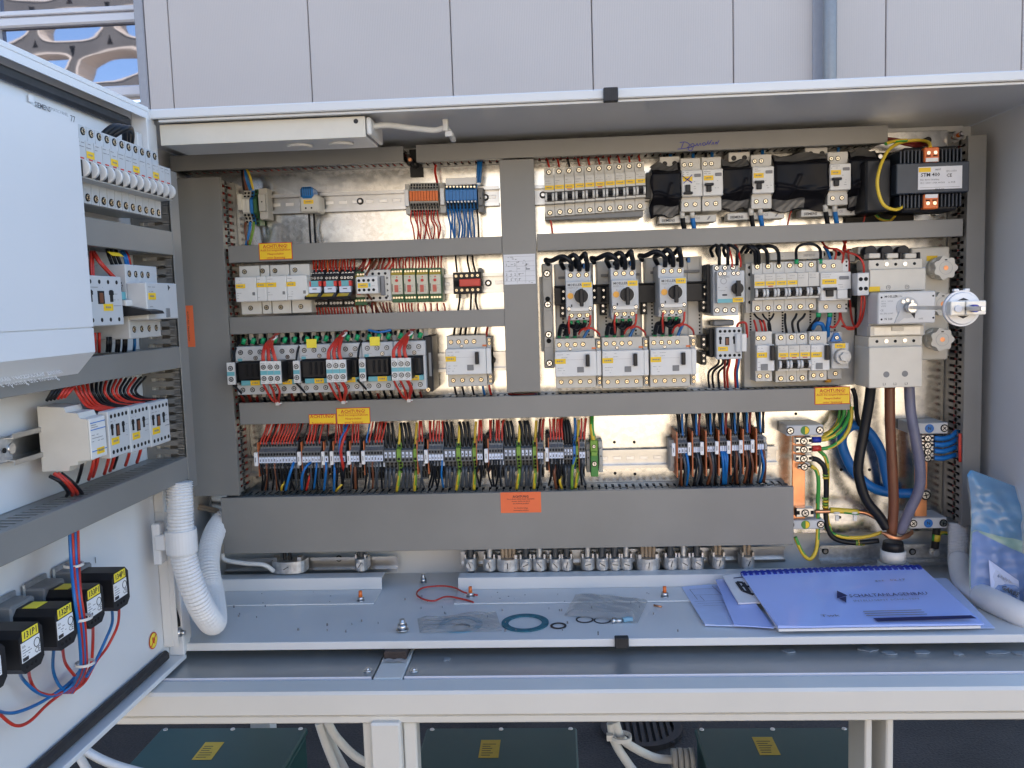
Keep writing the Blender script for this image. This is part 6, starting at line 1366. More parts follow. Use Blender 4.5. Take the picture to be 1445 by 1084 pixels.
# ---- right breaker rows
t = Dev('backing_plate', 'grey upper backing plate with round holes behind the right breaker rows', 'backing plate', (1050, 355, 1207, 372), .02); t.box('plate', 0, 0, 1, 1, .003, .02, 'plastic', .001); t.box('device_name_strip', .2, .05, .68, .7, .02, .045, 'plastic', .001)
for k in range(3): t.hole(.71 + .07 * k, .3, .0205, .0042)
text(t.o, 'SIEMENS', .0055, t.X(.55), -.0455, t.Z(.4), 'ink_grey'); t.lines(.25, .3, .42, .5, 1, .045)
t = Dev('backing_plate', 'grey perforated backing plate between the right breaker rows', 'backing plate', (1050, 436, 1206, 545), .02); t.box('plate', 0, 0, 1, 1, .003, .02, 'plastic', .001)
g = G()
for u in (.06, .23, .35, .6, .82):
    for k in range(9): g.box(t.X(u) - .0016, t.X(u) + .0016, -.0204, -.0198, t.Z(.04 + .035 * k) - .0016, t.Z(.04 + .035 * k) + .0016)
part('perforation', g, 'hole', t.o, kind='stuff')
t = Dev('side_strip', 'grey upright strip with holes left of the right breaker rows', 'bracket', (1052, 372, 1064, 442), .04); t.box('strip', 0, 0, 1, 1, .004, .04, 'plastic', .001)
for v in (.08, .22, .5, .78): t.hole(.5, v, .0405, .003)
xs = [1064 + 15.35 * i for i in range(7)]
for i in range(6):
    p = PY(xs[i] + 7.6, 403 - .4 * i, -.07); zt = PY(xs[i] + 5, 370.5 - .6 * i, -.055).z; zb = PY(xs[i] + 5, 441 - .6 * i, -.055).z
    breaker(N10[i] + ' breaker from the left in the right row of six' + (' without label' if i > 3 else ' with yellow label'), d=.072, group='six single pole breakers at right', at=Vector((p.x, 0, (zt + zb) / 2)), w=.0186, h=zt - zb, label=i < 4, red=i == 1)
t = rcbo('two pole breaker with clear guard beside the row of six', (1158, 384, 1201, 424), d=.076, ext=(.46, .44), grp='breakers right of the main rows', cols=2)
part('side_contacts', G().box(t.w / 2 - .010, t.w / 2 - .0005, -.062, -.0622 - .0006, t.Z(-.40), t.Z(-.02)), 'plastic_light', t.o)
part('guard', G().box(t.X(.52), t.X(.86), -t.d - .005, -t.d, t.Z(.95), t.Z(.62), 0, .001), 'plastic_light', t.o); part('guard_lever', G().box(t.X(.88), t.X(.98), -t.d - .008, -t.d, t.Z(.93), t.Z(.60), 0, .001), 'black', t.o)
for v in (-.36, -.22, 1.16, 1.3): t.hole(.93, v, .0628, .0017)
def rcb_low(lab, r, sw, lu, btn): return rcd_block('residual_current_device', lab, 'residual current device', r, .074, .014, False, 'residual current breakers in the lower right row', 2, ext=(.50, .42), lu=lu, btn=btn, sw=sw)
rcb_low('residual current breaker at the left end of the lower right row', (1068, 487, 1093, 524), (.72, .02, .95, .58), (.0, .28, .58, .48), (.22, .72, .62, .96))
for i in range(3):
    p = PY(1105 + 15.3 * i, 504 - .4 * i, -.07); zt = PY(1103 + 15.3 * i, 470.5 - .5 * i, -.055).z; zb = PY(1103 + 15.3 * i, 540 - .5 * i, -.055).z
    breaker(('left', 'middle', 'right')[i] + ' breaker of the three in the lower right row', d=.072, group='three breakers in the lower right row', at=Vector((p.x, 0, (zt + zb) / 2)), w=.0186, h=zt - zb, red=True)
rcb_low('residual current breaker right of the three lower breakers', (1144.5, 486.5, 1171, 523), (.70, .02, .93, .58), (.0, .28, .58, .48), (.25, .70, .62, .94))
t = Dev('fuse_holder', 'screw fuse holder with blue triangle at the lower right row end', 'fuse holder', (1174, 469, 1196, 537), .07)
t.box('body', .0, .0, .96, 1, .01, .045, 'plastic_cool', .001); t.box('front', -.02, .22, 1.1, .76, .045, .07, 'plastic_cool', .0015)
part('triangle', G().prism([(t.X(.12), t.Z(.2)), (t.X(.88), t.Z(.2)), (t.X(.62), t.Z(.02)), (t.X(.38), t.Z(.02))], 'y', -.0455, -.0535), 'blue_plastic', t.o); t.screw(.5, .12, .0537, .0028, 'steel'); t.lab(.18, .23, .86, .33, .07)
fc = (t.X(.6), t.Z(.5)); part('fuse_cap', G().cyl((fc[0], -.07, fc[1]), (fc[0], -.083, fc[1]), .0135, .0125, n=26).cyl((fc[0], -.083, fc[1]), (fc[0], -.090, fc[1]), .0085, .0078, n=6), 'plastic', t.o); t.screw(.52, .88, .0455, .003)
part('foot', G().cyl((t.X(.2), -.03, t.Z(1.0)), (t.X(.2), -.03, t.Z(1.08)), .006, n=12), 'orange_button', t.o)
t = Dev('terminal', 'small white four hole terminal between breakers and main switch', 'terminal', (1210, 385, 1226.5, 417), .10); t.box('body', 0, 0, 1, 1, .02, .10, 'plastic_light', .001)
for u in (.28, .72):
    for v in (.28, .70): t.hole(u, v, .1003, .0034)
GR5 = 'wires around the right breaker rows'
for (x, x2) in ((1053, 1065), (1060, 1070), (1067, 1082), (1075, 1098)): wire(((x - 8, 357, -.05), (x - 2, 349, -.06), (x2 - 8, 348, -.075), (x2, 356, -.075), (x2 + 1, 372, -.055)), .0032, 'black_wire', 'thick black loop over the row of six', GR5, n=8)
wire(((1124, 368, -.06), (1124, 352, -.07), (1133, 345, -.08), (1148, 345, -.08), (1157, 352, -.07), (1158, 366, -.06)), .0026, 'black_wire', 'thin black arch between green ferrules over the row of six', GR5)
for x in (1124, 1158): v = PY(x, 366, -.06); single('ferrule', G().cyl(v, v + Vector((0, 0, -.008)), .0036, n=10), 'green_ferrule', 'green ferrule at the ' + ('left' if x == 1124 else 'right') + ' foot of the thin black arch', 'ferrule', 'green ferrules over the row of six')
wire(((1163, 348, -.04), (1168, 355, -.05), (1172, 366, -.055)), .0028, 'blue_wire', 'blue wire above the guarded two pole breaker', GR5)
for a in (((1160, 342, -.04), (1168, 350, -.06), (1182, 352, -.07), (1190, 360, -.07), (1188, 372, -.06)), ((1190, 340, -.04), (1193, 350, -.06), (1190, 362, -.06), (1192, 380, -.05), (1198, 400, -.04)), ((1194, 340, -.04), (1190, 352, -.06), (1196, 356, -.08), (1210, 361, -.09), (1218, 372, -.095), (1219, 386, -.09)), ((1176, 352, -.05), (1180, 356, -.06), (1178, 368, -.06)), ((1197, 352, -.03), (1198, 380, -.03), (1199, 420, -.03), (1202, 450, -.04), (1208, 462, -.06), (1216, 450, -.08), (1220, 430, -.09), (1219, 416, -.09)), ((1188, 460, -.05), (1196, 462, -.06), (1208, 460, -.07), (1214, 445, -.085), (1216, 416, -.09)), ((1185, 440, -.05), (1184, 452, -.06), (1176, 462, -.06), (1168, 458, -.05)), ((1186, 440, -.05), (1188, 452, -.06), (1196, 464, -.06), (1206, 464, -.06))): wire(a, .0019, 'red_wire', 'thin red wire between the right breakers and the white terminal', GR5)
for x0, x1, m, r in ((1064, 1078, 'black_wire', .0018), (1076, 1086, 'black_wire', .0018), (1092, 1084, 'black_wire', .0018), (1108, 1108, 'black_wire', .0022), (1124, 1118, 'black_wire', .0022), (1136, 1126, 'black_wire', .0022)): wire(((x0, 443, -.04), (x0 + (x1 - x0) * .3, 448, -.045), (x1, 456, -.045), (x1 + 2, 470, -.04)), r, m, 'black wire between the two right breaker rows', GR5)
for x in (1064, 1072, 1077): wire(((x, 452, -.045), (x + 2, 458, -.05), (x + 4, 468, -.045)), .0019, 'red_wire', 'short red wire above the lower right row', GR5)
wire(((1155, 442, -.05), (1154, 450, -.055), (1146, 460, -.05), (1140, 470, -.04)), .0042, 'black_wire', 'thick black wire descending between the right rows', GR5, n=8); wire(((1171, 442, -.05), (1170, 452, -.055), (1168, 464, -.05), (1168, 476, -.04)), .0044, 'blue_wire', 'thick blue wire beside the fuse holder', GR5, n=8); wire(((1147, 464, -.05), (1152, 457, -.06), (1160, 458, -.06), (1163, 468, -.05)), .0036, 'blue_wire', 'blue wire arching over the lower right row', GR5, n=8)
for x in (1155, 1171): v = PY(x, 441, -.055); single('ferrule', G().cyl(v, v + Vector((0, 0, -.008)), .0045, n=10), 'green_ferrule', 'green ferrule on the thick ' + ('black' if x == 1155 else 'blue') + ' wire under the guarded breaker', 'ferrule', 'green ferrules under the guarded breaker')
# ---- main switch assembly
t = Dev('fuse_board', 'large pale grey fuse carrier with star shaped caps behind the main switch', 'fuse carrier', (1285, 349, 1339, 508), .045)
t.box('board', 0, 0, 1, 1, .006, .045, 'plastic_grey' if False else 'switch_beige', .002); t.box('side_ledge', 1.0, .05, 1.09, .98, .006, .035, 'switch_beige', .002); t.box('label_', .4, .075, .68, .12, .045, .0455, 'yellow', 0)
def star(cu, cv, nm):
    c = (t.X(cu), t.Z(cv)); n = 56; R = .0185
    P = [(c[0] + (R * (1 + .10 * math.cos(7 * 2 * math.pi * k / n))) * math.cos(2 * math.pi * k / n), c[1] + (R * (1 + .10 * math.cos(7 * 2 * math.pi * k / n))) * math.sin(2 * math.pi * k / n)) for k in range(n)]
    o = part('fuse_cap', G().cyl((c[0], -.0455, c[1]), (c[0], -.062, c[1]), .019, n=30).prism(P, 'y', -.0622, -.082), 'switch_beige', t.o)
    part('cap_ring', G().ring(c, .0105, .0112, -.0824, -.0818, 26, ax='y'), 'plastic_grey', o); part('cap_contact', G().cyl((c[0], -.0818, c[1]), (c[0], -.0826, c[1]), .0040, n=14), 'copper', o); part('cap_slot', G().box(c[0] - .002, c[0] + .002, -.0825, -.0818, c[1] + .0125, c[1] + .0145), 'hole', o)
star(.66, .19, 1); star(.60, .50, 1); star(.60, .81, 1)
for v in (.36, .44, .67, .97): part('slot', G().box(t.X(1.0), t.X(1.02), -.0455, -.045, t.Z(v + .02), t.Z(v)), 'hole', t.o)
ms = Dev('main_switch', 'big beige main switch with shaft and lower cable cover', 'main switch', (1239, 411, 1320, 457), .135)
dm = ms.d; X_, Z_ = ms.X, ms.Z
def mb(name, r, ya, yb, m, c=.001, label=None):   # box from photo rect on plane yb
    a, b = PY(r[0], (r[1] + r[3]) / 2, -yb), PY(r[2], (r[1] + r[3]) / 2, -yb); T, B_ = PY((r[0] + r[2]) / 2, r[1], -yb).z, PY((r[0] + r[2]) / 2, r[3], -yb).z
    return part(name, G().box(a.x - ms.base.x, b.x - ms.base.x, -yb, -ya, B_ - ms.base.z, T - ms.base.z, 0, c), m, ms.o, label=label)
mb('body', (1226, 378, 1306, 474), .03, .088, 'plastic_cool'); mb('upper_terminals', (1226, 366, 1302, 380), .03, .090, 'switch_beige'); mb('upper_cover', (1227.5, 379.5, 1306.5, 410.5), .06, .100, 'switch_beige'); mb('drive_front', (1239, 411.5, 1320.5, 457), .088, dm, 'plastic_light', .002)
mb('lower_terminals', (1226, 474.5, 1301.5, 489.5), .03, .100, 'switch_beige'); mb('clear_label_strip', (1228, 459.5, 1304, 474), .088, .104, 'switch_beige'); mb('label_window', (1233.5, 461.5, 1299, 472.5), .104, .1052, 'lens_clear', .0004); mb('window_latch', (1258, 460, 1275.5, 467), .1052, .1072, 'switch_beige')
mb('lower_cover', (1226.5, 489.5, 1301.5, 547), .045, .118, 'switch_beige', .0012)
for x in (1225.5, 1251, 1276.5):
    mb('arc_cover', (x + 1, 357.5, x + 17, 364.5), .06, .086, 'switch_beige'); mb('phase_barrier', (x + 18.5, 356, x + 22.5, 366), .05, .084, 'black')
mb('back_terminals', (1211, 347, 1279, 358), .012, .045, 'switch_beige')
for x in (1220, 1243, 1266): 
    v = PY(x + 6, 356, -.06); part('lug', G().cyl((v.x - ms.base.x, -.03, v.z - ms.base.z), (v.x - ms.base.x, -.07, v.z - ms.base.z + .001), .010, n=16), 'black', ms.o)
for px, py, y, r in ((1238, 373.5, .0902, .0026), (1264, 373, .0902, .0026), (1290.5, 372, .0902, .0026), (1237.5, 482, .1002, .0026), (1263.5, 481.5, .1002, .0026), (1289.5, 481, .1002, .0026), (1244, 420, dm + .0002, .0016), (1317, 417.5, dm + .0002, .0016), (1244, 451, dm + .0002, .0016), (1317, 448.5, dm + .0002, .0016), (1250.8, 528.5, .1182, .0052), (1277, 527.5, .1182, .0052)):
    v = PY(px, py, -y); part('bore', G().cyl((v.x - ms.base.x, -y + .001, v.z - ms.base.z), (v.x - ms.base.x, -y, v.z - ms.base.z), r, n=16), 'hole' if r < .005 else 'plastic_mid', ms.o)
for px, py, y in ((1251, 373, .0905), (1277, 372.5, .0905), (1250.5, 481.5, .1005), (1276.8, 480.5, .1005)):
    v = PY(px, py, -y); part('screw', G().cyl((v.x - ms.base.x, -y + .001, v.z - ms.base.z), (v.x - ms.base.x, -y - .001, v.z - ms.base.z), .0034, n=14), 'steel', ms.o)
for px, py in ((1253.5, 405.5), (1280, 405)):
    v = PY(px, py, -.1004); o = part('mark_ring', G().ring((v.x - ms.base.x, v.z - ms.base.z), .0030, .0035, -.1008, -.1002, 16, ax='y'), 'ink_grey', ms.o); text(o, '+', .006, v.x - ms.base.x, -.1006, v.z - ms.base.z, 'ink_grey')
def mt(s, size, px, py, y, m='ink', **k): v = PY(px, py, -y); return text(ms.o, s, size, v.x - ms.base.x, -y - .0004, v.z - ms.base.z, m, **k)
mt('L1', .0058, 1248, 542.3, .118); mt('L2', .0058, 1263, 542, .118); mt('L3', .0058, 1278.8, 541.6, .118)
mt('MOELLER', .0052, 1248, 419, dm, align='LEFT', bold=.01); mt('AC-1  160 A', .0036, 1243.5, 425.5, dm, 'ink_grey', align='LEFT'); mt('400V', .0036, 1243.5, 429, dm, 'ink_grey', align='LEFT'); mt('690V', .0036, 1243.5, 432.4, dm, 'ink_grey', align='LEFT'); mt('CE', .0044, 1242, 438.5, dm, 'ink_grey', align='LEFT'); mt('IEC EN 60947', .0036, 1242, 443, dm, 'ink_grey', align='LEFT'); mt('N 160', .005, 1248, 450.5, dm, align='LEFT', bold=.01); mt('P', .006, 1263.5, 418.5, dm); mt('ON', .0042, 1270, 418.5, dm, 'ink_grey'); mt('OFF', .0042, 1299, 450, dm, 'ink_grey')
vb = PY(1234, 408, -.1004); part('label', G().box(vb.x - .009 - ms.base.x, vb.x + .009 - ms.base.x, -.1010, -.1004, vb.z - .0042 - ms.base.z, vb.z + .0042 - ms.base.z), 'yellow', ms.o)
sc_ = PY(1280, 434, -dm); sx_, sz_ = sc_.x - ms.base.x, sc_.z - ms.base.z
part('dial', G().ring((sx_, sz_), .0165, .0178, -dm - .0012, -dm, 36, ax='y').cyl((sx_, -dm, sz_), (sx_, -dm - .0008, sz_), .0165, n=36), 'plastic_cool', ms.o)
part('dial_pointer', G().prism([(sx_ - .012, sz_ - .004), (sx_ + .004, sz_ - .010), (sx_ - .013, sz_ - .023), (sx_ - .021, sz_ - .026)], 'y', -dm - .0024, -dm), 'plastic_cool', ms.o)
part('coupling', G().cyl((sx_ + .002, -dm, sz_), (sx_ + .002, -dm - .018, sz_), .0085, .0075, n=20), 'steel', ms.o)
for a_, r_ in ((2.2, .003), (1.6, .0026), (.9, .0024)): part('screw', G().cyl((sx_ + .012 * math.cos(a_), -dm, sz_ + .012 * math.sin(a_)), (sx_ + .012 * math.cos(a_), -dm - .003, sz_ + .012 * math.sin(a_)), r_, n=12), 'steel', ms.o)
part('side_mark', G().prism([(sx_ + .006, sz_ - .010), (sx_ + .013, sz_ - .009), (sx_ + .012, sz_ - .018)], 'y', -dm - .0014, -dm), 'ink', ms.o)
part('shaft', G().box(sx_ - .0030 + .002, sx_ + .0030 + .002, -.385, -dm - .018, sz_ - .0030, sz_ + .0030, 0, .0006), 'steel', ms.o)
dk = part('shaft_disc', G().cyl((sx_ + .002, -.318, sz_), (sx_ + .002, -.324, sz_), .0258, n=44).cyl((sx_ + .002, -.3242, sz_), (sx_ + .002, -.327, sz_), .0235, .022, n=44), 'white', ms.o)
part('disc_tab', G().box(sx_ - .010, sx_ - .003, -.325, -.318, sz_ + .0245, sz_ + .028, 0, .0006).box(sx_ + .005, sx_ + .012, -.325, -.318, sz_ + .0245, sz_ + .028, 0, .0006), 'white', dk)
part('disc_slot', G().prism([(sx_ - .006, sz_ + .0115), (sx_ + .010, sz_ + .0115), (sx_ + .002, sz_ + .0150)], 'y', -.3275, -.327).prism([(sx_ - .006, sz_ - .0105), (sx_ + .010, sz_ - .0105), (sx_ + .002, sz_ - .0145)], 'y', -.3275, -.327), 'ink', dk)
part('disc_clamp', G().box(sx_ - .0215, sx_ - .0015, -.341, -.3272, sz_ - .0092, sz_ + .0105, 0, .001).box(sx_ - .001, sx_ + .0265, -.343, -.3272, sz_ - .0092, sz_ + .0105, 0, .001), 'lens_clear', dk)
part('clamp_screw', G().cyl((sx_ - .012, -.341, sz_), (sx_ - .012, -.344, sz_), .0048, n=16), 'white', dk)
part('shaft_end', G().cyl((sx_ + .008, -.3435, sz_), (sx_ + .008, -.352, sz_), .0055, n=14).box(sx_ + .001, sx_ + .0045, -.384, -.345, sz_ - .0026, sz_ + .0026), 'binding_blue', dk)
# ---------------------------------------------------------------- big supply cables
GBC = 'heavy supply cables rising to the main switch'
def cab_(pts, r, m, lab, grp=GBC, n=14, m2=None, nm='supply_cable', cat='cable'): return single(nm, G().tube([PY(*p) for p in pts], r, n, 0, 1 if m2 else None, res=8), [m, m2] if m2 else m, lab, cat, grp)
cab_(((1229, 545, -.080), (1226, 570, -.075), (1219, 610, -.07), (1212, 650, -.07), (1212, 672, -.07), (1222, 705, -.07), (1240, 728, -.07), (1251, 745, -.07)), .0088, 'black_wire', 'heavy black supply cable')
cab_(((1255.5, 545, -.080), (1256, 600, -.08), (1259, 660, -.08), (1261, 710, -.078), (1258, 755, -.072)), .0088, 'brown_wire', 'heavy brown supply cable in the middle')
cab_(((1283, 545, -.080), (1285, 580, -.085), (1292, 620, -.095), (1298, 655, -.095), (1297, 690, -.09), (1283, 722, -.082), (1270, 752, -.072)), .0088, 'grey_cable', 'heavy violet grey supply cable at right')
cab_(((1289, 696, -.03), (1265, 696, -.03), (1235, 690, -.028), (1207, 668, -.026), (1192, 640, -.026), (1188, 620, -.026), (1196, 605, -.026), (1212, 600, -.026), (1228, 612, -.026), (1242, 636, -.026), (1250, 668, -.026), (1256, 700, -.03)), .0088, 'blue_plastic', 'heavy blue neutral cable looping behind the others')
v = PY(1260, 790, -.07)
gl = thing('supply_cable_gland', 'white and black cable gland under the supply cables', 'cable gland', v)
zz = lambda y: PY(1258, y, -.07).z - v.z
part('nut', G().cyl((0, 0, zz(792)), (0, 0, zz(776)), .0215, n=10), 'plastic_light', gl); part('boot', G().cyl((0, 0, zz(776)), (0, 0, zz(764)), .019, .0165, n=20), 'black', gl); part('collar', G().cyl((0, 0, zz(808)), (0, 0, zz(793)), .026, n=28), 'plastic_grey', gl)
part('saddle', G().box(-.045, .028, -.02, .02, zz(806), zz(800), 0, .002), 'zinc_cast', gl)
g = G()
for k in range(9):
    a0 = rnd.uniform(0, 6); g.tube([PY(1246 + rnd.uniform(-2, 3), 752, -.078 - .002 * (k % 3)), PY(1255, 758 + rnd.uniform(-3, 2), -.088), PY(1268, 760 + rnd.uniform(-3, 3), -.090), PY(1280, 757 + rnd.uniform(-3, 2), -.082), PY(1287, 750 + rnd.uniform(-3, 3), -.068)], .0027, 6)
single('copper_braid', g, 'copper', 'bare twisted copper braid wrapped at the foot of the supply cables', 'copper braid')
# ---------------------------------------------------------------- PE and N bars
def holder(lab, r, d, mark, c1, c2=None):
    t = Dev('bar_holder', lab, 'bar holder', r, d, 'grey busbar holders'); t.box('body', 0, 0, 1, 1, .004, d, 'plastic_cool', .0015)
    for u in (.1, .9): t.screw(u, .5, d + .0003, .0048, 'steel')
    o = part('disc', G().cyl((0, -d, 0), (0, -d - .0006, 0), .0078, n=24), c1, t.o)
    if c2: part('disc_half', G().prism([(.0066 * math.sin(math.pi * k / 12), .0066 * math.cos(math.pi * k / 12)) for k in range(13)], 'y', -d - .0011, -d - .0007), c2, o)
    else: part('disc_rim', G().ring((0, 0), .0062, .0066, -d - .0009, -d - .0006, 22, ax='y'), 'binding_blue', o); text(o, 'N', .008, 0, -d - .0010, 0, 'ink', bold=.02)
    return t
holder('upper earth bar holder with green yellow disc', (1110, 600, 1162, 615), .062, 'PE', 'green_plastic', 'yellow'); holder('lower earth bar holder beside the deep bottom duct', (1110, 734, 1163.5, 747), .062, 'PE', 'green_plastic', 'yellow')
holder('upper neutral bar holder with blue N disc', (1285, 597, 1338, 612.5), .062, 'N', 'blue_plastic'); holder('lower neutral bar holder with blue N disc', (1283.5, 731, 1336.5, 746), .062, 'N', 'blue_plastic')
def bar(lab, xa, xb, y0, y1, d=.03):
    a, b = PY(xa, (y0 + y1) / 2, -d), PY(xb, (y0 + y1) / 2, -d); T, B_ = PY((xa + xb) / 2, y0, -d).z, PY((xa + xb) / 2, y1, -d).z
    return single('copper_bar', G().box(-(b.x - a.x) / 2, (b.x - a.x) / 2, -.005, 0, -(T - B_) / 2, (T - B_) / 2, 0, .0006), 'copper', lab, 'copper bar', 'copper bars', loc=((a.x + b.x) / 2, -d, (T + B_) / 2))
bar('copper earth bar between the earth bar holders', 1117, 1135, 610, 738, .045); bar('copper neutral bar between the neutral bar holders', 1290, 1307, 608, 735, .045)
def clampt(lab, x0, y0, x1, y1, d, grp):
    t = Dev('bar_terminal', lab, 'terminal', (x0, y0, x1, y1), d, grp); t.box('cage', 0, 0, 1, 1, d - .018, d, 'steel', .0012); t.screw(.5, .55, d + .0003, .0048, 'steel'); part('slot', G().box(t.X(.04), t.X(.2), -d - .0004, -d, t.Z(.7), t.Z(.3)), 'hole', t.o); part('slot', G().box(t.X(.8), t.X(.96), -d - .0004, -d, t.Z(.7), t.Z(.3)), 'hole', t.o)
for i, (y0, y1) in enumerate(((617, 627), (629.5, 639), (642, 652))): clampt(('top', 'middle', 'third')[i] + ' clamp on the earth bar', 1122.5, y0, 1146, y1, .066, 'clamps on the earth bar')
clampt('small lowest clamp on the earth bar', 1126, 655, 1144, 662, .062, 'clamps on the earth bar'); clampt('large clamp at the foot of the earth bar', 1123.5, 717, 1149, 730, .068, 'clamps on the earth bar')
for i, y in enumerate((614, 624, 633, 642)): clampt(('top', 'second', 'third', 'lowest')[i] + ' clamp on the neutral bar', 1300, y, 1318, y + 8.5, .066, 'clamps on the neutral bar')
t = Dev('cable_lug', 'steel lug bolted low on the neutral bar', 'cable lug', (1300, 692, 1314, 704), .066, None); t.box('cage', 0, 0, 1, 1, .04, .064, 'steel', .001); t.screw(.5, .6, .0645, .0062, 'steel')
GPE = 'green yellow earth wires'
def gy(pts, r, lab, m='green_wire', m2='yellow_wire'): return single('earth_wire', G().tube([PY(*p) for p in pts], r, 8, 0, 1, res=8), [m, m2], lab, 'earth wire', GPE)
gy(((1158, 621, -.06), (1172, 618, -.06), (1186, 608, -.06), (1196, 592, -.05), (1200, 574, -.04)), .0036, 'earth wire curving from the top earth clamp up to the middle duct'); gy(((1158, 619, -.055), (1168, 614, -.055), (1182, 602, -.05), (1190, 588, -.04), (1191, 574, -.04)), .0034, 'second earth wire curving up to the middle duct')
gy(((1160, 614, -.03), (1172, 608, -.03), (1182, 596, -.03), (1186, 574, -.03)), .0030, 'inner green wire curving up behind the earth wires'); gy(((1154, 634, -.06), (1172, 631, -.06), (1188, 620, -.055), (1199, 602, -.05), (1202, 574, -.045)), .0036, 'yellow green wire from the second earth clamp', 'yellow_wire', 'green_wire')
gy(((1156, 636, -.05), (1165, 646, -.05), (1168, 665, -.05), (1167, 700, -.045), (1167, 730, -.045), (1172, 750, -.045)), .0034, 'earth wire descending right of the earth bar')
gy(((1144, 658, -.055), (1152, 664, -.055), (1155, 680, -.055), (1154, 710, -.05), (1154, 745, -.05), (1152, 775, -.055), (1143, 789, -.06), (1132, 780, -.06), (1122, 758, -.06)), .0036, 'earth wire hanging in a loop right of the bottom duct')
gy(((1160, 735, -.04), (1170, 750, -.04), (1190, 758, -.04), (1220, 758, -.04), (1245, 751, -.045)), .0034, 'earth wire running along the plate foot to the gland')
wire(((1146, 647, -.055), (1155, 650, -.055), (1164, 662, -.055), (1166, 690, -.05), (1165, 720, -.045), (1168, 745, -.045), (1178, 760, -.045), (1205, 766, -.045), (1240, 763, -.05)), .0046, 'black_wire', 'black sleeved earth wire with yellow green bands', None, n=10)
for i, (x, y0, y1) in enumerate(((1165, 661, 677), (1164.5, 702, 718))):
    g = G()
    for k in range(4):
        a, b = PY(x, y0 + (y1 - y0) * k / 4, -.053 + .004 * i), PY(x, y0 + (y1 - y0) * (k + .6) / 4, -.053 + .004 * i); g.cyl(a, b, .0054, n=10, m=k % 2)
    single('marking_tape', g, ['green_light', 'yellow_wire'], ('upper', 'lower')[i] + ' banded green yellow tape on the black sleeved wire', 'tape', 'banded tapes on the black wire')
g = G()
for k in range(4): g.cyl(PY(1207 + k * 3.4, 766, -.045), PY(1209 + k * 3.4, 766, -.045), .0054, n=10, m=k % 2)
single('marking_tape', g, ['green_light', 'yellow_wire'], 'banded green yellow tape on the wire along the plate foot', 'tape', 'banded tapes on the black wire')
wire(((1150, 722, -.055), (1165, 722, -.055), (1178, 721, -.055)), .0040, 'copper', 'bare copper strand leaving the large earth clamp'); wire(((1206, 722, -.055), (1222, 724, -.055), (1240, 733, -.06)), .0038, 'copper', 'bare copper strand reaching the supply cables', n=8); single('strand_sleeve', G().tube([PY(1171, 720, -.055), PY(1190, 721, -.055), PY(1211, 723, -.055)], .0052, 10, 0, 1), ['green_wire', 'yellow_wire'], 'green yellow sleeve round the bare copper strand', 'sleeve')
for x in (1180, 1205): v = PY(x, 723, -.055); g = G(); g.ring((0, 0), .0055, .0068, -.002, .002, 16); g.box(-.003, .003, -.007, -.002, -.014, -.004); single('cable_tie', g, 'tie_clear', ('left' if x == 1180 else 'right') + ' clear tie on the green yellow sleeve', 'cable tie', 'ties on the green yellow sleeve', loc=v)
for i, (m, y) in enumerate((('binding_blue', 621), ('red_wire', 633))): single('ferrule', G().cyl(PY(1146, y, -.062), PY(1158, y - .5, -.062), .0055, n=12), m, ('blue', 'red')[i] + ' crimp sleeve at an earth bar clamp', 'ferrule', 'crimp sleeves at the earth bar')
for i, y in enumerate((619, 628, 637, 647)): wire(((1318, y - 1, -.055), (1330, y, -.055), (1342, y - 3, -.05), (1352, y - 12 + 2 * i, -.045)), .0044, 'blue_plastic', ('top', 'second', 'third', 'lowest')[i] + ' blue wire from the neutral bar into the right duct', 'blue wires at the neutral bar', n=10)
for i in range(3): wire(((1354 + i * .8, 612, -.076), (1353.5 + i, 630, -.078), (1354 + i * .8, 652, -.076)), .0016, 'red_wire', 'red wire showing in the gap of the right duct', 'red wires in the right duct')
wire(((1203, 548, -.05), (1207, 560, -.05), (1209, 585, -.04), (1214, 600, -.04), (1222, 592, -.05), (1231, 565, -.06)), .0040, 'black_wire', 'black wire dipping from the middle duct to the supply cable', n=10)
for i in range(4): wire(((1168 + i * 5, 548, -.03), (1180 + i * 4, 556, -.03), (1188 + i * 3, 566, -.03), (1189 + i * 3.5, 578, -.035)), .003, ('yellow_wire', 'green_wire', 'yellow_wire', 'green_wire')[i], 'coloured wire leaving the end of the middle duct', 'coloured wires at the middle duct end')
v = PY(1318, 779, -.04); ab = thing('ground_bolt', 'steel bolt and black sleeved cable beside the right conduit', 'bolt', v); part('washer', G().cyl((0, .002, 0), (0, -.002, 0), .0085, n=18), 'zinc_cast', ab); part('nut', G().cyl((0, -.002, 0), (0, -.010, 0), .0065, n=6), 'steel', ab); part('cable_sleeve', G().tube([(.002, -.004, .045), (.001, -.004, .025), (0, -.003, .008)], .0068, 10), 'black', ab); part('banding', G().tube([(.002, -.0045, .034), (.001, -.0045, .022)], .0072, 10, 0, 1), ['yellow_wire', 'green_wire'], ab)
gy(((1320, 757, -.03), (1330, 752, -.03), (1342, 754, -.03)), .0034, 'yellow green wire end beside the right conduit')
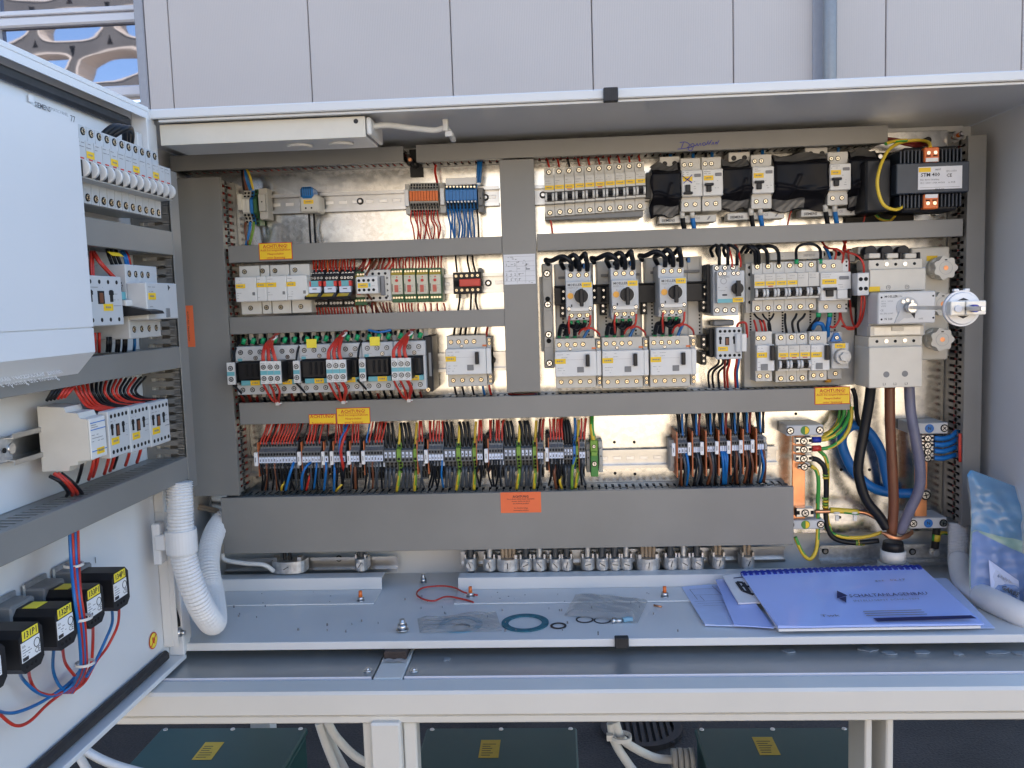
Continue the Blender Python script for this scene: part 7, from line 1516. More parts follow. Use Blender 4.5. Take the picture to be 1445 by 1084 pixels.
# ---------------------------------------------------------------- terminal rows
GTR = 'grey terminal blocks of the long lower row'
GWU = 'wires entering the long terminal row from above'; GWD = 'wires leaving the long terminal row downward'
slp = -.0165
def yt(x): return 626 + slp * (x - 366)
row = []
spec = [(366, 419, 13, 1, 'first'), (427, 453, 6, 1, 'second'), (458.5, 464, 1, 1, 'third'), (471.5, 488, 4, 1, 'fourth'), (495, 507.5, 3, 1, 'fifth'), (515, 541, 6, 1, 'sixth'), (542, 559.5, 3, 2, 'seventh'), (566.5, 583, 3, 2, 'eighth'), (589.5, 598, 2, 1, 'ninth'), (605, 626, 5, 1, 'tenth'),
        (627, 643.5, 3, 2, 'eleventh'), (650.5, 666.5, 3, 2, 'twelfth'), (673.5, 681.5, 2, 1, 'thirteenth'), (690, 710.5, 5, 1, 'fourteenth'), (711.5, 728.5, 3, 2, 'fifteenth'), (735.5, 751.5, 3, 2, 'sixteenth'), (758.5, 767, 2, 1, 'seventeenth'), (775, 795.5, 5, 1, 'eighteenth'), (796, 808.5, 3, 2, 'nineteenth'), (817.5, 826, 2, 1, 'last')]
rnd.seed(5)
for xa, xb, n, kind, nm in spec:
    lb = 'grey ' + ('narrow three level' if kind == 1 else 'broad') + ' terminal block in the ' + nm + ' cluster of the lower row'
    y0 = yt(xa) - (0 if kind == 1 else -6)
    tblocks(lb, xa, xb, n, y0, y0 + (60 if kind == 1 else 42), ('terminal_grey', None), d=.066 if kind == 1 else .060, group=GTR, kind=kind, dy=slp)
    p = (xb - xa) / n
    for i in range(n):
        x = xa + p * (i + .5); yy = yt(x)
        if kind == 1:
            if nm in ('nineteenth',): continue
            lean = 9 if nm == 'first' else (5 if nm in ('second', 'sixth') else rnd.uniform(-1, 2))
            m = 'red_wire' if rnd.random() < .86 else ('blue_wire' if rnd.random() < .5 else 'black_wire')
            if nm == 'first' and i == 12: m = 'black_wire'
            wire(((x + lean + rnd.uniform(-1, 1), yy - 28, -.045), (x + lean * .6 + rnd.uniform(-.5, .5), yy - 16, -.052), (x, yy - 3, -.055), (x, yy + 2, -.055)), .0016, m, {'r': 'red', 'b': 'blue' if m[1:3] == 'lu' else 'black'}[m[0]] + ' wire entering the ' + N10[i] + ' block of the ' + nm + ' cluster from above', GWU)
            if rnd.random() < .45: wire(((x + lean + 2, yy - 28, -.02), (x + lean * .5 + 1, yy - 14, -.03), (x + 1, yy + 2, -.045)), .0016, 'red_wire', '', 'packed')
            m = rnd.choices(['black_wire', 'grey_wire', 'blue_wire', 'brown_wire'], [.68, .16, .09, .07])[0]
            packed([PY(x, yy + 25, -.062), PY(x + rnd.uniform(-1, 1), yy + 34, -.068), PY(x + rnd.uniform(-3, 3), yy + 48, -.062), PY(x + rnd.uniform(-3, 3), yy + 66, -.045)], .0019, m, 6)
        else:
            wire(((x - 4 + rnd.uniform(-2, 1), yy - 26, -.04), (x - 2, yy - 14, -.045), (x, yy + 8, -.048)), .0029, 'black_wire', 'thick black wire entering the ' + N10[i] + ' block of the ' + nm + ' cluster from above', GWU, n=8)
            wire(((x, yy + 38, -.05), (x + rnd.uniform(-1, 1), yy + 46, -.055), (x + rnd.uniform(-3, 1), yy + 66, -.045)), .0029, 'grey_wire', 'thick grey wire hanging from the ' + N10[i] + ' block of the ' + nm + ' cluster', GWD, n=8)
GGY = 'green yellow earth terminal blocks of the long lower row'
for i, (xa, xb) in enumerate(((560, 566), (583.5, 589), (644, 650), (667, 672.5), (729, 735), (752, 757.8), (813, 817))):
    y0 = yt(xa) + 4; tblocks(N10[i] + ' green yellow earth terminal from the left in the lower row', xa, xb, 1, y0, y0 + 44, ('green_light', None), d=.062, group=GGY, kind=2, marker=0)
    x = (xa + xb) / 2; gy(((x + 1, y0 + 38, -.05), (x, y0 + 48, -.055), (x - 3 + 2 * (i % 2), y0 + 66, -.045)), .0031, 'earth wire hanging from the ' + N10[i] + ' green yellow terminal', 'green_light', 'yellow_wire'); gy(((x + 2, y0 - 30, -.04), (x + 1, y0 - 16, -.045), (x, y0 + 3, -.048)), .0024, 'earth wire entering the ' + N10[i] + ' green yellow terminal from above', 'yellow_wire', 'yellow_wire')
tblocks('blue broad terminal block in the nineteenth cluster', 809, 812.8, 1, yt(809) + 4, yt(809) + 46, ('blue_plastic', None), d=.060, group=GTR, kind=2, marker=0)
wire(((811, 640, -.055), (809, 655, -.06), (806, 688, -.045)), .0026, 'blue_wire', 'blue wire hanging from the blue broad terminal', GWD); wire(((811, 590, -.04), (812, 604, -.045), (811, 622, -.05)), .0024, 'blue_wire', 'blue wire entering the blue broad terminal', GWU)
t = Dev('earth_terminal', 'tall green yellow earth terminal at the right end of the lower row', 'terminal', (833.5, 622, 844, 673), .062); t.box('upper', 0, 0, 1, .35, .01, .058, 'green_light', .001); t.box('lower', 0, .38, 1, 1, .01, .062, 'green_plastic', .001); t.box('clip', .1, .30, .9, .42, .05, .0635, 'green_light', .0005); t.screw(.5, .64, .0623, .0036, 'steel'); t.screw(.5, .17, .0583, .0026, 'steel')
gy(((835, 588, -.04), (835, 604, -.05), (838, 624, -.05)), .0042, 'thick earth wire entering the tall end terminal', 'green_wire', 'yellow_wire')
clampend('grey end clamp left of the tall earth terminal', 827.5, 628, 833, 668); clampend('grey end clamp right of the tall earth terminal', 845, 624, 851, 668)
GMK = 'white flag markers of the terminal row'
for i, (xa, xb) in enumerate(((358.5, 363), (419.5, 424), (453.5, 457.5), (465.5, 470), (489.5, 494), (510, 514.5), (598.7, 603.5), (683.5, 688.5), (769.5, 774))):
    y0 = yt(xa) + 13; t = Dev('flag_marker', 'white flag marker ' + ('before', 'after', 'between', 'left of', 'left of', 'left of', 'left of', 'left of', 'left of')[i] + ' the ' + ('first', 'first', 'second and third', 'fourth', 'fifth', 'sixth', 'tenth', 'fourteenth', 'eighteenth')[i] + ' terminal cluster', 'marker', (xa, y0, xb, y0 + 19), .072, GMK)
    t.box('flag', 0, 0, 1, 1, .066, .072, 'white', .0004); t.box('holder', .0, -.9, 1.2, 1.9, .01, .045, 'felt_brown', .001); part('print', G().box(t.X(.35), t.X(.6), -.0725, -.072, t.Z(.7), t.Z(.35)), 'ink_grey', t.o)
GOP = 'orange end plates of the terminal rows'
for i, x in enumerate((364.8, 426, 457.6, 470.8, 494.5, 514, 588.9, 604.3, 672.8, 689.2, 757.9, 774.4, 817.2)): 
    y0 = yt(x) - 1; t = Dev('end_plate', N10[i] + ' thin orange end plate from the left in the long terminal row', 'end plate', (x - .7, y0, x + .7, y0 + 48), .064, GOP); t.box('plate', 0, 0, 1, 1, .01, .064, 'plate_orange', 0)
# sagging coloured wires across the front
for pts, m, lb, r in ((((415, 651, -.062), (412, 660, -.075), (408, 672, -.07), (403, 692, -.05)), 'blue_plastic', 'bright blue wire curving down at the first cluster', .0026), (((440, 651, -.062), (431, 660, -.078), (426, 674, -.072), (426, 691, -.05)), 'blue_wire', 'blue wire bowing left below the second cluster', .0026), (((447, 650, -.062), (446, 664, -.07), (443, 690, -.05)), 'blue_wire', 'blue wire falling below the second cluster', .002), (((439, 667, -.05), (436, 676, -.06), (432, 692, -.045)), 'red_wire', 'pinkish red wire below the second cluster', .0022), (((460, 649, -.06), (460, 664, -.07), (457, 692, -.05)), 'blue_wire', 'blue wire below the third cluster', .0024), (((472, 649, -.06), (472, 668, -.07), (471, 693, -.05)), 'blue_wire', 'blue wire below the fourth cluster', .0024),
                       (((491, 598, -.06), (486, 610, -.08), (480, 622, -.085), (480, 640, -.085), (485, 650, -.075)), 'blue_wire', 'blue wire looping across the fourth cluster', .0024), (((493, 600, -.06), (486, 616, -.085), (481, 636, -.088), (483, 652, -.08), (485, 664, -.06)), 'red_wire', 'red wire looping across the fourth cluster', .0028),
                       (((503, 650, -.06), (501, 664, -.068), (502, 690, -.05)), 'brown_wire', 'brown wire below the fifth cluster', .0026), (((784, 656, -.06), (782, 670, -.066), (785, 690, -.05)), 'brown_wire', 'brown wire below the eighteenth cluster', .0028), (((791, 672, -.05), (790, 680, -.055), (793, 690, -.045)), 'yellow_wire', 'short yellow wire below the eighteenth cluster', .0024), (((815, 642, -.055), (808, 660, -.06), (807, 690, -.05)), 'green_light', 'green yellow wire bowing below the nineteenth cluster', .0028), (((484, 682, -.05), (478, 688, -.055), (474, 693, -.045)), 'yellow_wire', 'short yellow wire below the fourth cluster', .0022), (((402, 680, -.05), (398, 686, -.055), (397, 692, -.045)), 'yellow_wire', 'short yellow wire below the first cluster', .002)):
    wire(pts, r, m, lb, GWD)
# right hand terminal group
clampend('grey end clamp left of the right terminal group', 945, 622, 952.5, 666, grp='end clamps of the terminal rows'); clampend('grey end clamp right of the right terminal group', 1078.5, 618, 1083.5, 656, grp='end clamps of the terminal rows')
mk = (950.8, 973.3, 991, 1012, 1028.8, 1046, 1062.5); opx = (955.8, 977.6, 996.8, 1014.8, 1031.6, 1049.2, 1067.8)
for i in range(7):
    xa = opx[i] + 1; xb = (mk[i + 1] - 3.0) if i < 6 else 1078; yy = 612 - (xa - 955) * .045; nmb = N10[i]
    tblocks('grey terminal block in the ' + nmb + ' cluster of the right group', xa, xb, 3, yy + 2, yy + 58, ('terminal_grey', None), d=.066, group='terminal blocks of the right group', kind=1, dy=-.03)
    t = Dev('end_plate', nmb + ' orange end plate of the right terminal group', 'end plate', (opx[i] - 1.1, yy - 2, opx[i] + .7, yy + 62), .068, 'orange end plates of the right group'); t.box('plate', 0, 0, 1, 1, .01, .068, 'plate_orange', 0)
    t = Dev('flag_marker', nmb + ' white flag marker of the right terminal group', 'marker', (mk[i] - 2.6, yy + 14, mk[i] + 2.2, yy + 32), .074, 'white markers of the right group'); t.box('flag', 0, 0, 1, 1, .068, .074, 'white', .0004); t.box('holder', .0, 1.0, 1., 2.2, .01, .045, 'plastic_grey', .001); part('print', G().box(t.X(.35), t.X(.6), -.0745, -.074, t.Z(.7), t.Z(.35)), 'ink_grey', t.o)
    for k in range(3):
        x = xa + (xb - xa) * (k + .5) / 3; m = ('black_wire', 'blue_wire', 'red_dark' if i % 2 else 'black_wire')[k]
        wire(((x - 4 + k * 3, yy - 30, -.04), (x - 2 + k, yy - 14, -.05), (x, yy + 4, -.055)), .0021, m, m.split('_')[0] + ' wire entering the ' + nmb + ' right cluster from above', 'wires above the right terminal group')
        if k != 1: wire(((x - 1, yy - 30, -.025), (x + 1, yy - 12, -.035), (x + 1, yy + 4, -.05)), .0018, 'black_wire', 'black wire behind the blue ones above the ' + nmb + ' right cluster', 'wires above the right terminal group')
        m = rnd.choice(['blue_wire', 'brown_wire', 'grey_wire', 'black_wire'])
        wire(((x, yy + 27, -.064), (x + 2, yy + 36, -.072), (x + 3 + rnd.uniform(-2, 2), yy + 52, -.068), (x + 1 + rnd.uniform(-3, 3), yy + 74, -.045)), .0024, m, m.split('_')[0] + ' wire hanging from the ' + nmb + ' right cluster', 'wires below the right terminal group')
        packed([PY(x + 2, yy + 30, -.05), PY(x + 3, yy + 46, -.055), PY(x + rnd.uniform(-3, 4), yy + 74, -.035)], .0018, rnd.choice(['black_wire', 'black_wire', 'brown_wire']))
# wires showing inside the duct mouth under the centre duct
for i in range(9): wire(((717 + i * 1.5, 556 + i * .2, -.04), (735, 557 + (i % 5) * .8, -.05), (757, 556 + (i % 4), -.045)), .0020, ('red_dark', 'black_wire', 'red_dark', 'blue_wire', 'black_wire')[i % 5], 'wire crossing in the gap below the centre duct', 'wires in the gap below the centre duct')
# ---------------------------------------------------------------- cable clamps
GCL = 'cast cable clamps with slotted screws'
cl = ((403, 799, 40, 'tilted cable clamp under the left end of the bottom duct', 1), (507, 795, 15, 'single cable clamp left of the clamp row', 0), (662.5, 795, 15, 'first cable clamp of the row from the left', 0), (690, 795, 16, 'second cable clamp of the row from the left', 0), (716, 796, 27, 'wide cable clamp holding several tan cores left', 1), (741.5, 795, 16, 'cable clamp right of the left wide one', 0), (761, 795, 17, 'fifth cable clamp from the row start', 0), (783.6, 795, 15, 'cable clamp left of the middle pair', 0), (800, 794.5, 15, 'cable clamp right of the middle pair', 0),
      (830, 794, 17, 'cable clamp with bright sides near the row middle', 0), (850.5, 794, 16, 'cable clamp second in the group of four', 0), (868.5, 794, 15, 'cable clamp third in the group of four', 0), (885, 794, 15, 'cable clamp holding the green yellow core', 0), (916, 795, 28, 'wide cable clamp holding several tan cores right', 1), (948, 793, 17, 'cable clamp right of the right wide one', 0), (967, 793, 17, 'cable clamp second right of the right wide one', 0), (986, 792.5, 16, 'cable clamp third right of the right wide one', 0), (1016, 792, 17, 'cable clamp with splayed tan cores', 0), (1057.5, 792, 17, 'rightmost cable clamp under the duct end', 0))
GCB = 'cables held by the cable clamps'
for i, (px, py, wp, lb, wide) in enumerate(cl):
    d = .058; wp *= 1.2; t = Dev('cable_clamp', lb, 'cable clamp', (px - wp / 2, py - 12, px + wp / 2, py + 12), d, GCL); W_, H = t.w, t.h; n = 10
    P = [(-W_ / 2, -.018), (-W_ / 2, -.040)] + [(-W_ / 2 * math.cos(math.pi * k / n), -.040 - .015 * math.sin(math.pi * k / n)) for k in range(1, n)] + [(W_ / 2, -.040), (W_ / 2, -.018)]
    Q = [(-W_ / 2, -H / 2 + .002)] + [(-W_ / 2 * math.cos(math.pi * k / 8), -H / 2 - .0035 * math.sin(math.pi * k / 8)) for k in range(1, 8)] + [(W_ / 2, -H / 2 + .002), (W_ / 2, H * .2), (-W_ / 2, H * .2)]
    o = part('yoke', G().prism(P, 'z', -H / 2, H * .18), 'zinc_cast', t.o)
    sy = -.0555
    part('screw', G().cyl((0, -.05, -H * .14), (0, sy - .002, -H * .14), .0062, n=16), 'zinc_cast', o, None, (0, 0, 0)); a_ = rnd.uniform(0, 3); part('screw_slot', G().box(-.0055, .0055, -.0004, 0, -.0007, .0007), 'hole', o, None, (0, sy - .002, -H * .14), (0, a_, 0))
    part('claw', G().box(-W_ * .42, -W_ * .30, -.048, -.03, H * .18, H * .42).box(W_ * .30, W_ * .42, -.048, -.03, H * .18, H * .42), 'steel', t.o)
    if wide and i: cs = [(-.010, 'tan_cable'), (-.003, 'tan_cable'), (.004, 'tan_cable'), (.011, 'tan_cable')]
    elif i in (17, 18): cs = [(-.004, 'tan_cable'), (.004, 'tan_cable')]
    elif i == 0: cs = [(-.008, 'black_wire'), (.002, 'black_wire')]
    else: cs = [(0, 'grey_wire' if i % 3 else 'zinc_cast')]
    for j, (ox, m) in enumerate(cs):
        r = .0034 if len(cs) > 1 else .0062; b = Vector((t.base.x, 0, t.base.z))
        single('clamped_cable', G().tube([b + Vector((ox, -.036, H * .9)), b + Vector((ox, -.036, H * .3)), b + Vector((ox, -.038, -H * .4)), b + Vector((ox * 1.6, -.038, -H * .75 - .012))], r, 8), m, ('tan core' if m == 'tan_cable' else 'dark cable') + ' passing through the ' + lb, 'cable', GCB)
# ---------------------------------------------------------------- floor items
def angle(lab, xa, xb, yt_, ym, yb, grp='pale angle brackets on the cabinet floor'):
    """vertical flange between yt_ and ym, foot between ym and yb (photo px at mid)"""
    xm = (xa + xb) / 2; Fm = PZ(xm, ym, FLOOR + .003); Fb = PZ(xm, yb, FLOOR + .003); A = PZ(xa, ym, FLOOR + .003).x; B_ = PZ(xb, ym, FLOOR + .003).x; T = PY(xm, yt_, Fm.y).z
    t = thing('angle_bracket', lab, 'bracket', ((A + B_) / 2, Fm.y, FLOOR), grp); w_ = B_ - A
    part('upright', G().box(-w_ / 2, w_ / 2, 0, .0022, .0034, T - FLOOR, 0, .0005).box(-w_ / 2, w_ / 2, .0024, .03, T - FLOOR - .0022, T - FLOOR, 0, .0005), 'cab_paint', t)
    part('foot', G().box(-w_ / 2, w_ / 2, Fb.y - Fm.y, .002, .0004, .0030, 0, .0005), 'cab_paint', t); return t
angle('left pale angle bracket on the cabinet floor', 250, 538, 817, 834, 853); angle('right pale angle bracket on the cabinet floor', 648, 1180, 812, 829, 848)
def bolt(px, py, lab, cap, h=.018):
    v = PZ(px, py, FLOOR + .003); t = thing('floor_bolt', lab, 'bolt', (v.x, v.y, FLOOR + .0032), 'bolts standing on the cabinet floor')
    part('washer', G().cyl((0, 0, 0), (0, 0, .0012), .0075, n=18), 'steel', t); part('nut', G().cyl((0, 0, .0012), (0, 0, .0075), .0062, n=6), 'steel', t); part('stud', G().cyl((0, 0, .0075), (0, 0, h), .0035, .003, n=12), 'orange_plastic' if cap else 'steel', t)
    if not cap: part('dome', G().cyl((0, 0, .0076), (0, 0, .012), .0052, .003, n=14), 'steel', t)
    return t
bolt(509, 848, 'orange capped bolt on the left floor bracket', True); bolt(664, 842, 'orange capped bolt beside the red wire', True); bolt(938, 842, 'orange capped bolt left of the papers', True); bolt(597.5, 822, 'plain steel bolt at the back of the floor', False, .016)
b_ = bolt(568, 889, 'large steel dome nut near the front rim', False, .014); b_.scale = (1.35, 1.35, 1.25)
def fw(seq, r, m, lab): return single('loose_wire', G().tube([PZ(x, y, FLOOR + .003 + h) for x, y, h in seq], r, 8, res=10), m, lab, 'wire')
fw(((668, 850, .002), (655, 846, .002), (630, 842, .003), (612, 848, .003), (596, 845, .003), (588, 838, .002), (596, 830, .003), (620, 827, .004), (640, 829, .004), (655, 836, .005), (674, 840, .002)), .0016, 'red_wire', 'loose red wire lying in a loop on the floor')
def ringg(px, py, r0, r1, th, m, lab, cut=False, z=0):
    v = PZ(px, py, FLOOR + .001); t = single('sealing_ring', G().ring((0, 0), r0, r1, .0003 + z, th + z, 44), m, lab, 'ring', 'rings and gaskets on the floor', loc=(v.x, v.y, FLOOR)); return t
bz = .001
ringg(741, 879, .0275, .0385, .0022, 'gasket_blue', 'dark blue green gasket ring lying open on the floor'); ringg(788, 883, .0095, .0130, .0015, 'rubber', 'small black ring right of the dark gasket'); ringg(650, 881, .026, .036, .0012, 'gasket_pale', 'pale blue gasket ring inside the left clear bag'); ringg(651, 886, .0125, .0145, .0030, 'rubber', 'thin black ring inside the left clear bag'); ringg(825, 874, .012, .0145, .0012, 'rubber', 'left black ring inside the clear bag of parts'); ringg(850, 875, .012, .0140, .0012, 'rubber', 'right black ring inside the clear bag of parts')
def bag(corners, lab, seed, z=.0045, m='zip_bag'):
    r = random.Random(seed); P = [PZ(x, y, FLOOR + .003) for x, y in corners]
    def f(u, v): 
        p = (P[0] * (1 - u) + P[1] * u) * (1 - v) + (P[3] * (1 - u) + P[2] * u) * v; e = min(u, 1 - u, v, 1 - v)
        return (p.x, p.y, FLOOR + .0022 + min(1, e * 8) * z + (.0014 * math.sin(9 * u + 4 * v + seed) + .0010 * math.sin(23 * v - 11 * u)) * min(1, e * 10))
    return single('clear_bag', G().grid(f, 34, 20), m, lab, 'plastic bag', 'small clear bags on the floor')
bag(((589, 872), (700, 862), (708, 889), (592, 892)), 'flat clear bag with a pale blue gasket on the floor', 1); bag(((811, 838), (915, 846), (900, 878), (796, 868)), 'crumpled clear bag with rings and a screw on the floor', 4, .008)
v = PZ(868, 876, FLOOR + .004); sc = thing('loose_fitting', 'small steel fitting inside the clear bag of parts', 'fitting', v); part('head', G().cyl((-.005, 0, 0), (0, 0, 0), .0055, n=6), 'steel', sc); part('shank', G().cyl((.0003, 0, 0), (.010, 0, 0), .0035, n=12), 'steel', sc); part('blue_plug', G().tube([(.013, .001, 0), (.02, .003, .001), (.028, .004, 0)], .0042, 10), 'gasket_pale', sc)
v = PZ(928, 856, FLOOR + .0015); single('copper_scrap', G().cyl((-.006, .004, .001), (.006, -.004, .001), .0016, n=8), 'copper', 'short scrap of copper rod on the floor left of the papers', 'scrap', loc=v)
def sheet(corners, z0, th, m, lab, nm='paper_sheet', cat='paper', grp='papers on the cabinet floor', yb=-.10, curl=0.0):
    """back edge (first two corners) leans on the brackets at depth yb, front edge (last two) lies z0 above the floor"""
    P = [PY(*corners[0], yb), PY(*corners[1], yb), PZ(*corners[2], FLOOR + z0 + th), PZ(*corners[3], FLOOR + z0 + th)]
    ex = (P[1] - P[0]).normalized(); ey = ((P[0] + P[1]) / 2 - (P[2] + P[3]) / 2).normalized(); nz = ex.cross(ey).normalized(); ey = nz.cross(ex)
    def q(u, v): return (P[0] * (1 - u) + P[1] * u) * (1 - v) + (P[3] * (1 - u) + P[2] * u) * v
    def top(u, v): return q(u, v) + nz * (curl * (math.sin(math.pi * u) * .4 + .6 * max(0, 1 - 6 * u) * v - .5 * math.sin(math.pi * v) * (1 - u)))
    def bot(u, v): return q(u, v) - nz * th
    g = G(); g.grid(top, 18, 14); g.grid(bot, 2, 2)
    for a, b in (((0, 0), (1, 0)), ((1, 0), (1, 1)), ((1, 1), (0, 1)), ((0, 1), (0, 0))):
        n = 12
        for k in range(n):
            s, e = k / n, (k + 1) / n; u0, v0 = a[0] + (b[0] - a[0]) * s, a[1] + (b[1] - a[1]) * s; u1, v1 = a[0] + (b[0] - a[0]) * e, a[1] + (b[1] - a[1]) * e
            g.poly([top(u0, v0), top(u1, v1), bot(u1, v1), bot(u0, v0)])
    o = single(nm, g, m, lab, cat, grp)
    def at(px, py, h=.0012):      # photo pixel on the sheet's plane
        d = ray(px, py); c = (P[0] + P[2]) / 2; return CAM + d * ((c - CAM).dot(nz) / d.dot(nz)) + nz * (h + curl * .4)
    return o, q, (ex, ey, nz), at
s1, q1, B1, a1 = sheet(((962, 828), (1036, 824), (1100, 885), (995, 882)), .002, .0014, 'paper_pale', 'folded pale plan with line drawing at the left of the papers', yb=-.085, curl=.003)
s2, q2, B2, a2_ = sheet(((1010, 818), (1040, 816), (1092, 886), (1036, 882)), .005, .0014, 'paper_blue', 'blue sheet between the folded plan and the booklet', yb=-.095, curl=.001)
s3, q3, B3, a3 = sheet(((1020, 813), (1054, 808), (1080, 849), (1042, 851)), .014, .0030, 'paper_white', 'white folded plan with black print under the booklet', yb=-.105, curl=.001)
s4, q4_, B4, a4 = sheet(((1290, 815), (1336, 816), (1404, 886), (1340, 886)), .002, .0010, 'paper_pale', 'pale sheet sticking out at the right of the booklet', yb=-.10)
bk2, qp, Bp, ap = sheet(((1050, 811), (1296, 802.5), (1384, 883.5), (1099, 888)), .006, .0040, 'paper_white', 'white pages bundle directly under the blue booklet cover', 'booklet_pages', 'booklet', None, yb=-.112)
bk, qb, BB, ab = sheet(((1046, 809), (1300, 800), (1389, 880.5), (1098, 885)), .0115, .0022, 'paper_blue', 'blue spiral bound booklet reading SCHALTANLAGENBAU', 'booklet', 'booklet', None, yb=-.115, curl=.004)
mat('ink_navy', (0.02, 0.025, 0.10), 0.5)
def ltext(par, B, p, s, size, m='ink_navy', sx=1.0, bold=0):
    o = text(par, s, size, 0, 0, 0, m, align='LEFT', bold=bold); o.scale = (1, 1, 1); ex, ey, nz = B
    M = Matrix((( *ex, 0), (*ey, 0), (*nz, 0), (0, 0, 0, 1))).transposed(); M.translation = p; o.matrix_local = M @ Matrix.Diagonal((size * sx, size, size, 1)); return o
ltext(bk, BB, ab(1198, 846, .0046), 'SCHALTANLAGENBAU', .0135, sx=.90, bold=.01); ltext(bk, BB, ab(1204, 853, .0046), 'INTELLIGENT SCHALTEN', .0080, 'ink_grey', sx=1.15); ltext(bk, BB, ab(1158, 873, .0030), 'Twk', .010, 'ink_grey', sx=1.6); ltext(bk, BB, ab(1234, 823, .0030), 'gez.  02.17', .009, 'ink_grey', sx=1.3)
def lquad(par, pts, at, m, h=.0042, nm='print_block'): return part(nm, G().poly([at(x, y, h) for x, y in pts]), m, par)
lquad(bk, ((1181, 838), (1181, 849), (1196, 845)), ab, 'ink_navy', nm='logo_mark'); lquad(bk, ((1184, 849), (1194, 846), (1194, 855)), ab, 'ink_navy', nm='logo_mark')
lquad(bk, ((1232, 877), (1370, 873), (1378, 877.5), (1238, 882)), ab, 'ink_navy')
for i in range(3): lquad(bk, ((1218 + i * 2, 867 + i * 3), (1300 + i * 4, 865 + i * 3), (1300 + i * 4, 866 + i * 3), (1218 + i * 2, 868 + i * 3)), ab, 'ink_grey')
n = 30; nzb = BB[2]; bd = single('binding_spine', G().tube([qb(0, 0) + BB[1] * .003 - nzb * .003, qb(.5, 0) + BB[1] * .003 - nzb * .0015, qb(1.0, 0) + BB[1] * .003 - nzb * .003], .0042, 10), 'binding_blue', 'dark blue comb binding along the back of the booklet', 'binding')
g = G()
for k in range(n):
    p = qb((k + .5) / n, 0) + nzb * (.0016 * math.sin(math.pi * (k + .5) / n)); ex, ey, nz = BB; w2 = .0030; c = [p - ex * w2 - ey * .0100, p + ex * w2 - ey * .0100, p + ex * w2 + ey * .004, p - ex * w2 + ey * .004]
    lo = [v + nz * .0002 for v in c]; hi = [v + nz * .0022 for v in c]; g.poly(hi); g.poly(lo[::-1])
    for a in range(4): g.poly([lo[a], lo[(a + 1) % 4], hi[(a + 1) % 4], hi[a]])
part('comb_finger', g, 'binding_blue', bd, kind='stuff')
def pline(par, q, B, h, segs, m='ink_navy', w_=.0007):
    g = G(); nz = B[2]
    for (u0, v0), (u1, v1) in segs:
        a, b = q(u0, v0) + nz * h, q(u1, v1) + nz * h; d = (b - a).normalized(); nn = nz.cross(d) * w_ / 2
        g.poly([a - nn, b - nn, b + nn, a + nn])
    part('line_drawing', g, m, par)
pline(s1, q1, B1, .0022, [((.1, .12), (.6, .12)), ((.1, .12), (.12, .4)), ((.12, .28), (.55, .28)), ((.55, .05), (.6, .45)), ((.05, .45), (1, .42)), ((.65, .25), (.95, .25)), ((.08, .5), (1, .48)), ((.2, .3), (.22, .43)), ((.15, .55), (.45, .55))])
pline(s3, q3, B3, .0012, [((.35, .15), (.8, .15))], w_=.003); pline(s3, q3, B3, .0013, [((.38, .30), (.42, .62)), ((.38, .30), (.60, .34)), ((.60, .34), (.62, .70)), ((.42, .62), (.72, .78)), ((.48, .45), (.75, .50))], 'ink', w_=.006)
# ---------------------------------------------------------------- document bag at right
def bagf(u, v):
    x0 = PY(1367, 700, -.17).x; x1 = x0 + .205; zt = PY(1372, 662, -.17).z; zb = PY(1440, 850, -.17).z - .01
    ztu = zt - .085 * u if u > .06 else zt - .02 * (1 - u / .06); z = ztu + (zb - ztu) * v; e = min(u, 1 - u, v, 1 - v)
    bul = .016 * min(1, e * 5); wr = .0024 * math.sin(17 * u + 11 * v) + .0016 * math.sin(41 * u - 17 * v + 2 * math.sin(9 * v)) + .0012 * math.sin(60 * v + 15 * u)
    xx = x0 + (x1 - x0) * u + .004 * math.sin(6 * v) * (1 - u); return (xx, -.160 - bul - wr * min(1, e * 9) - .03 * v, z)
kx = PY(1367, 700, -.17).x
db_ = tagit(link('document_bag', None, None, (0, 0, 0)), 'crumpled blue and green plastic document bag leaning at the right wall', 'plastic bag')
def sub(u0, u1, v0, v1, dy, m, nm, slant=0.0):
    def f(a, b):
        v = v0 + (v1 - v0) * b; v = min(.99, v + slant * a * (1 - b)); p = bagf(u0 + (u1 - u0) * a, v); return (p[0], p[1] + dy, p[2])
    return part(nm, G().grid(f, 40, 50), m, db_)
sub(0.02, .98, .0, .42, .006, 'bag_blue', 'blue_fold'); sub(0.02, .98, .26, .98, .008, 'bag_green', 'green_envelope'); ev = sub(.02, .40, .42, .99, .003, 'folder_blue', 'blue_folder', .10)
sub(0.0, 1.0, 0, 1, 0, 'clear_film', 'clear_cover')
g = G(); c = [bagf(.12, .60), bagf(.33, .72), bagf(.36, .93), bagf(.14, .80)]; g.poly([(p[0], p[1] - .0035, p[2]) for p in c]); sl_ = part('label', g, 'paper_pale', db_)
pm = [sum(p[i] for p in c) / 4 for i in range(3)]
text(sl_, 'Schaltplan', .007, pm[0], pm[1] - .0055, pm[2] + .008, 'ink_grey', rot=(math.pi / 2, .5, 0)); text(sl_, 'GARBE', .010, pm[0] + .008, pm[1] - .0065, pm[2] - .012, 'ink', rot=(math.pi / 2, .5, 0), bold=.02)
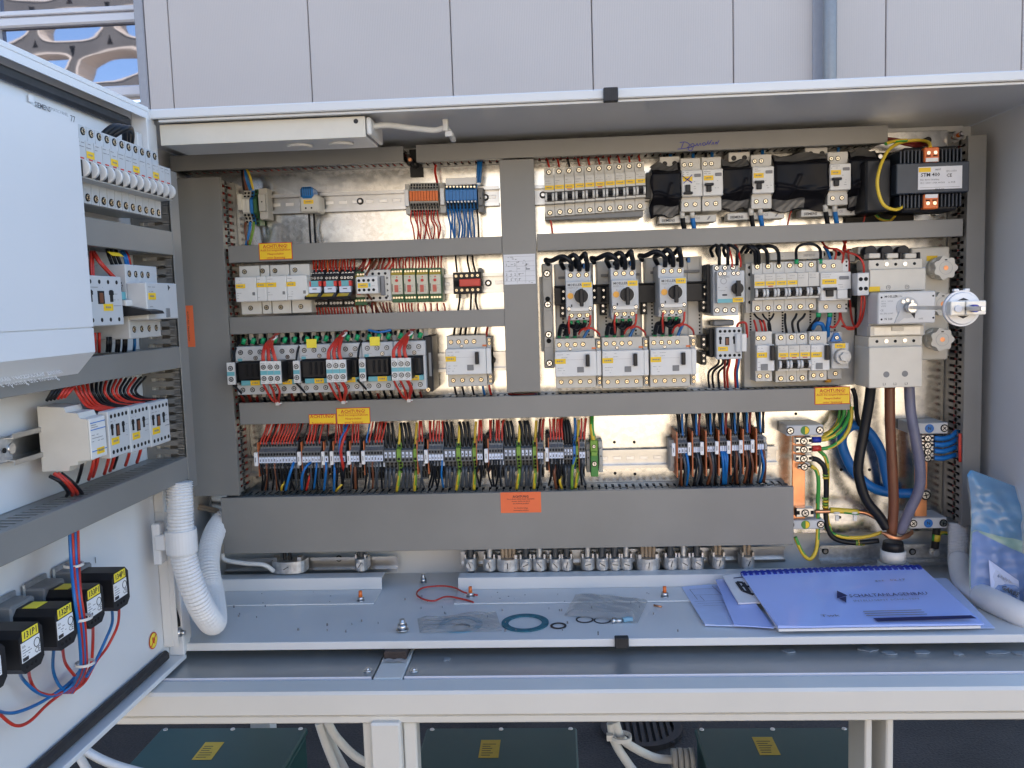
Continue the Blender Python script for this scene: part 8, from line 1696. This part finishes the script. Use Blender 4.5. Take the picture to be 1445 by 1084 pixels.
# ---------------------------------------------------------------- lamp housing
t = thing('lamp_housing', 'pale metal lamp housing under the cabinet roof at upper left', 'lamp', (0, 0, 0))
YL = -.293; a, b = PY(226, 190, YL), PY(516, 190, YL); T = 1.884; B_ = (PY(230, 207, YL).z + PY(516, 192, YL).z) / 2
part('front_panel', G().box(a.x, b.x, YL, YL + .0015, B_, T, 0, .0005), 'switch_beige', t); part('housing', G().box(a.x + .001, b.x - .001, YL + .0016, -.20, B_ + .001, T, 0, .001), 'cab_paint', t)
part('end_cap', G().box(b.x + .0005, b.x + .008, YL + .003, -.20, B_ + .004, T - .001, 0, .002), 'plastic_light', t)
for px in (415, 475): v = PY(px, 199, YL + .02); part('diffuser', G().cyl((v.x, -.245, B_ + .0008), (v.x, -.245, B_ - .003), .02, .018, n=24), 'plastic_light', t)
v = PY(502, 171, YL - .001); part('knockout', G().cyl((v.x, YL, v.z), (v.x, YL - .0006, v.z), .0035, n=14), 'ink', t)
single('lamp_cable', G().tube([PY(518, 180, -.27), PY(545, 177, -.262), PY(580, 181, -.255), PY(612, 184, -.25), PY(630, 182, -.245), PY(640, 198, -.2)], .0046, 10), 'white_cable', 'white cable running right from the lamp housing', 'cable')
v = PY(629, 182, -.25); single('cable_clip', G().box(-.004, .004, -.006, .006, -.004, .014, 0, .001).box(-.001, .010, -.004, .004, -.012, -.004, 0, .001), 'white_cable', 'white clip holding the lamp cable under the roof', 'cable clip', loc=v)

pk = part('wires', PACK['g'], PACKM, None); tagit(pk, 'thin wires and leads packed between the devices and the ducts', 'wires', None, 'stuff')

g = G(); R = random.Random(9)
for i in range(60):
    p = PZ(R.uniform(300, 1000), R.uniform(835, 890), FLOOR + .0032); s_ = R.uniform(.0004, .0012); g.box(p.x - s_ * R.uniform(.6, 2), p.x + s_, p.y - s_, p.y + s_, FLOOR + .0001 if p.y > -.25 else FLOOR + .0001, FLOOR + .0034 + s_ * .3)
tagit(part('grit', g, 'ink_grey', None), 'fine grit and wire clippings scattered on the cabinet floor', 'grit', None, 'stuff')
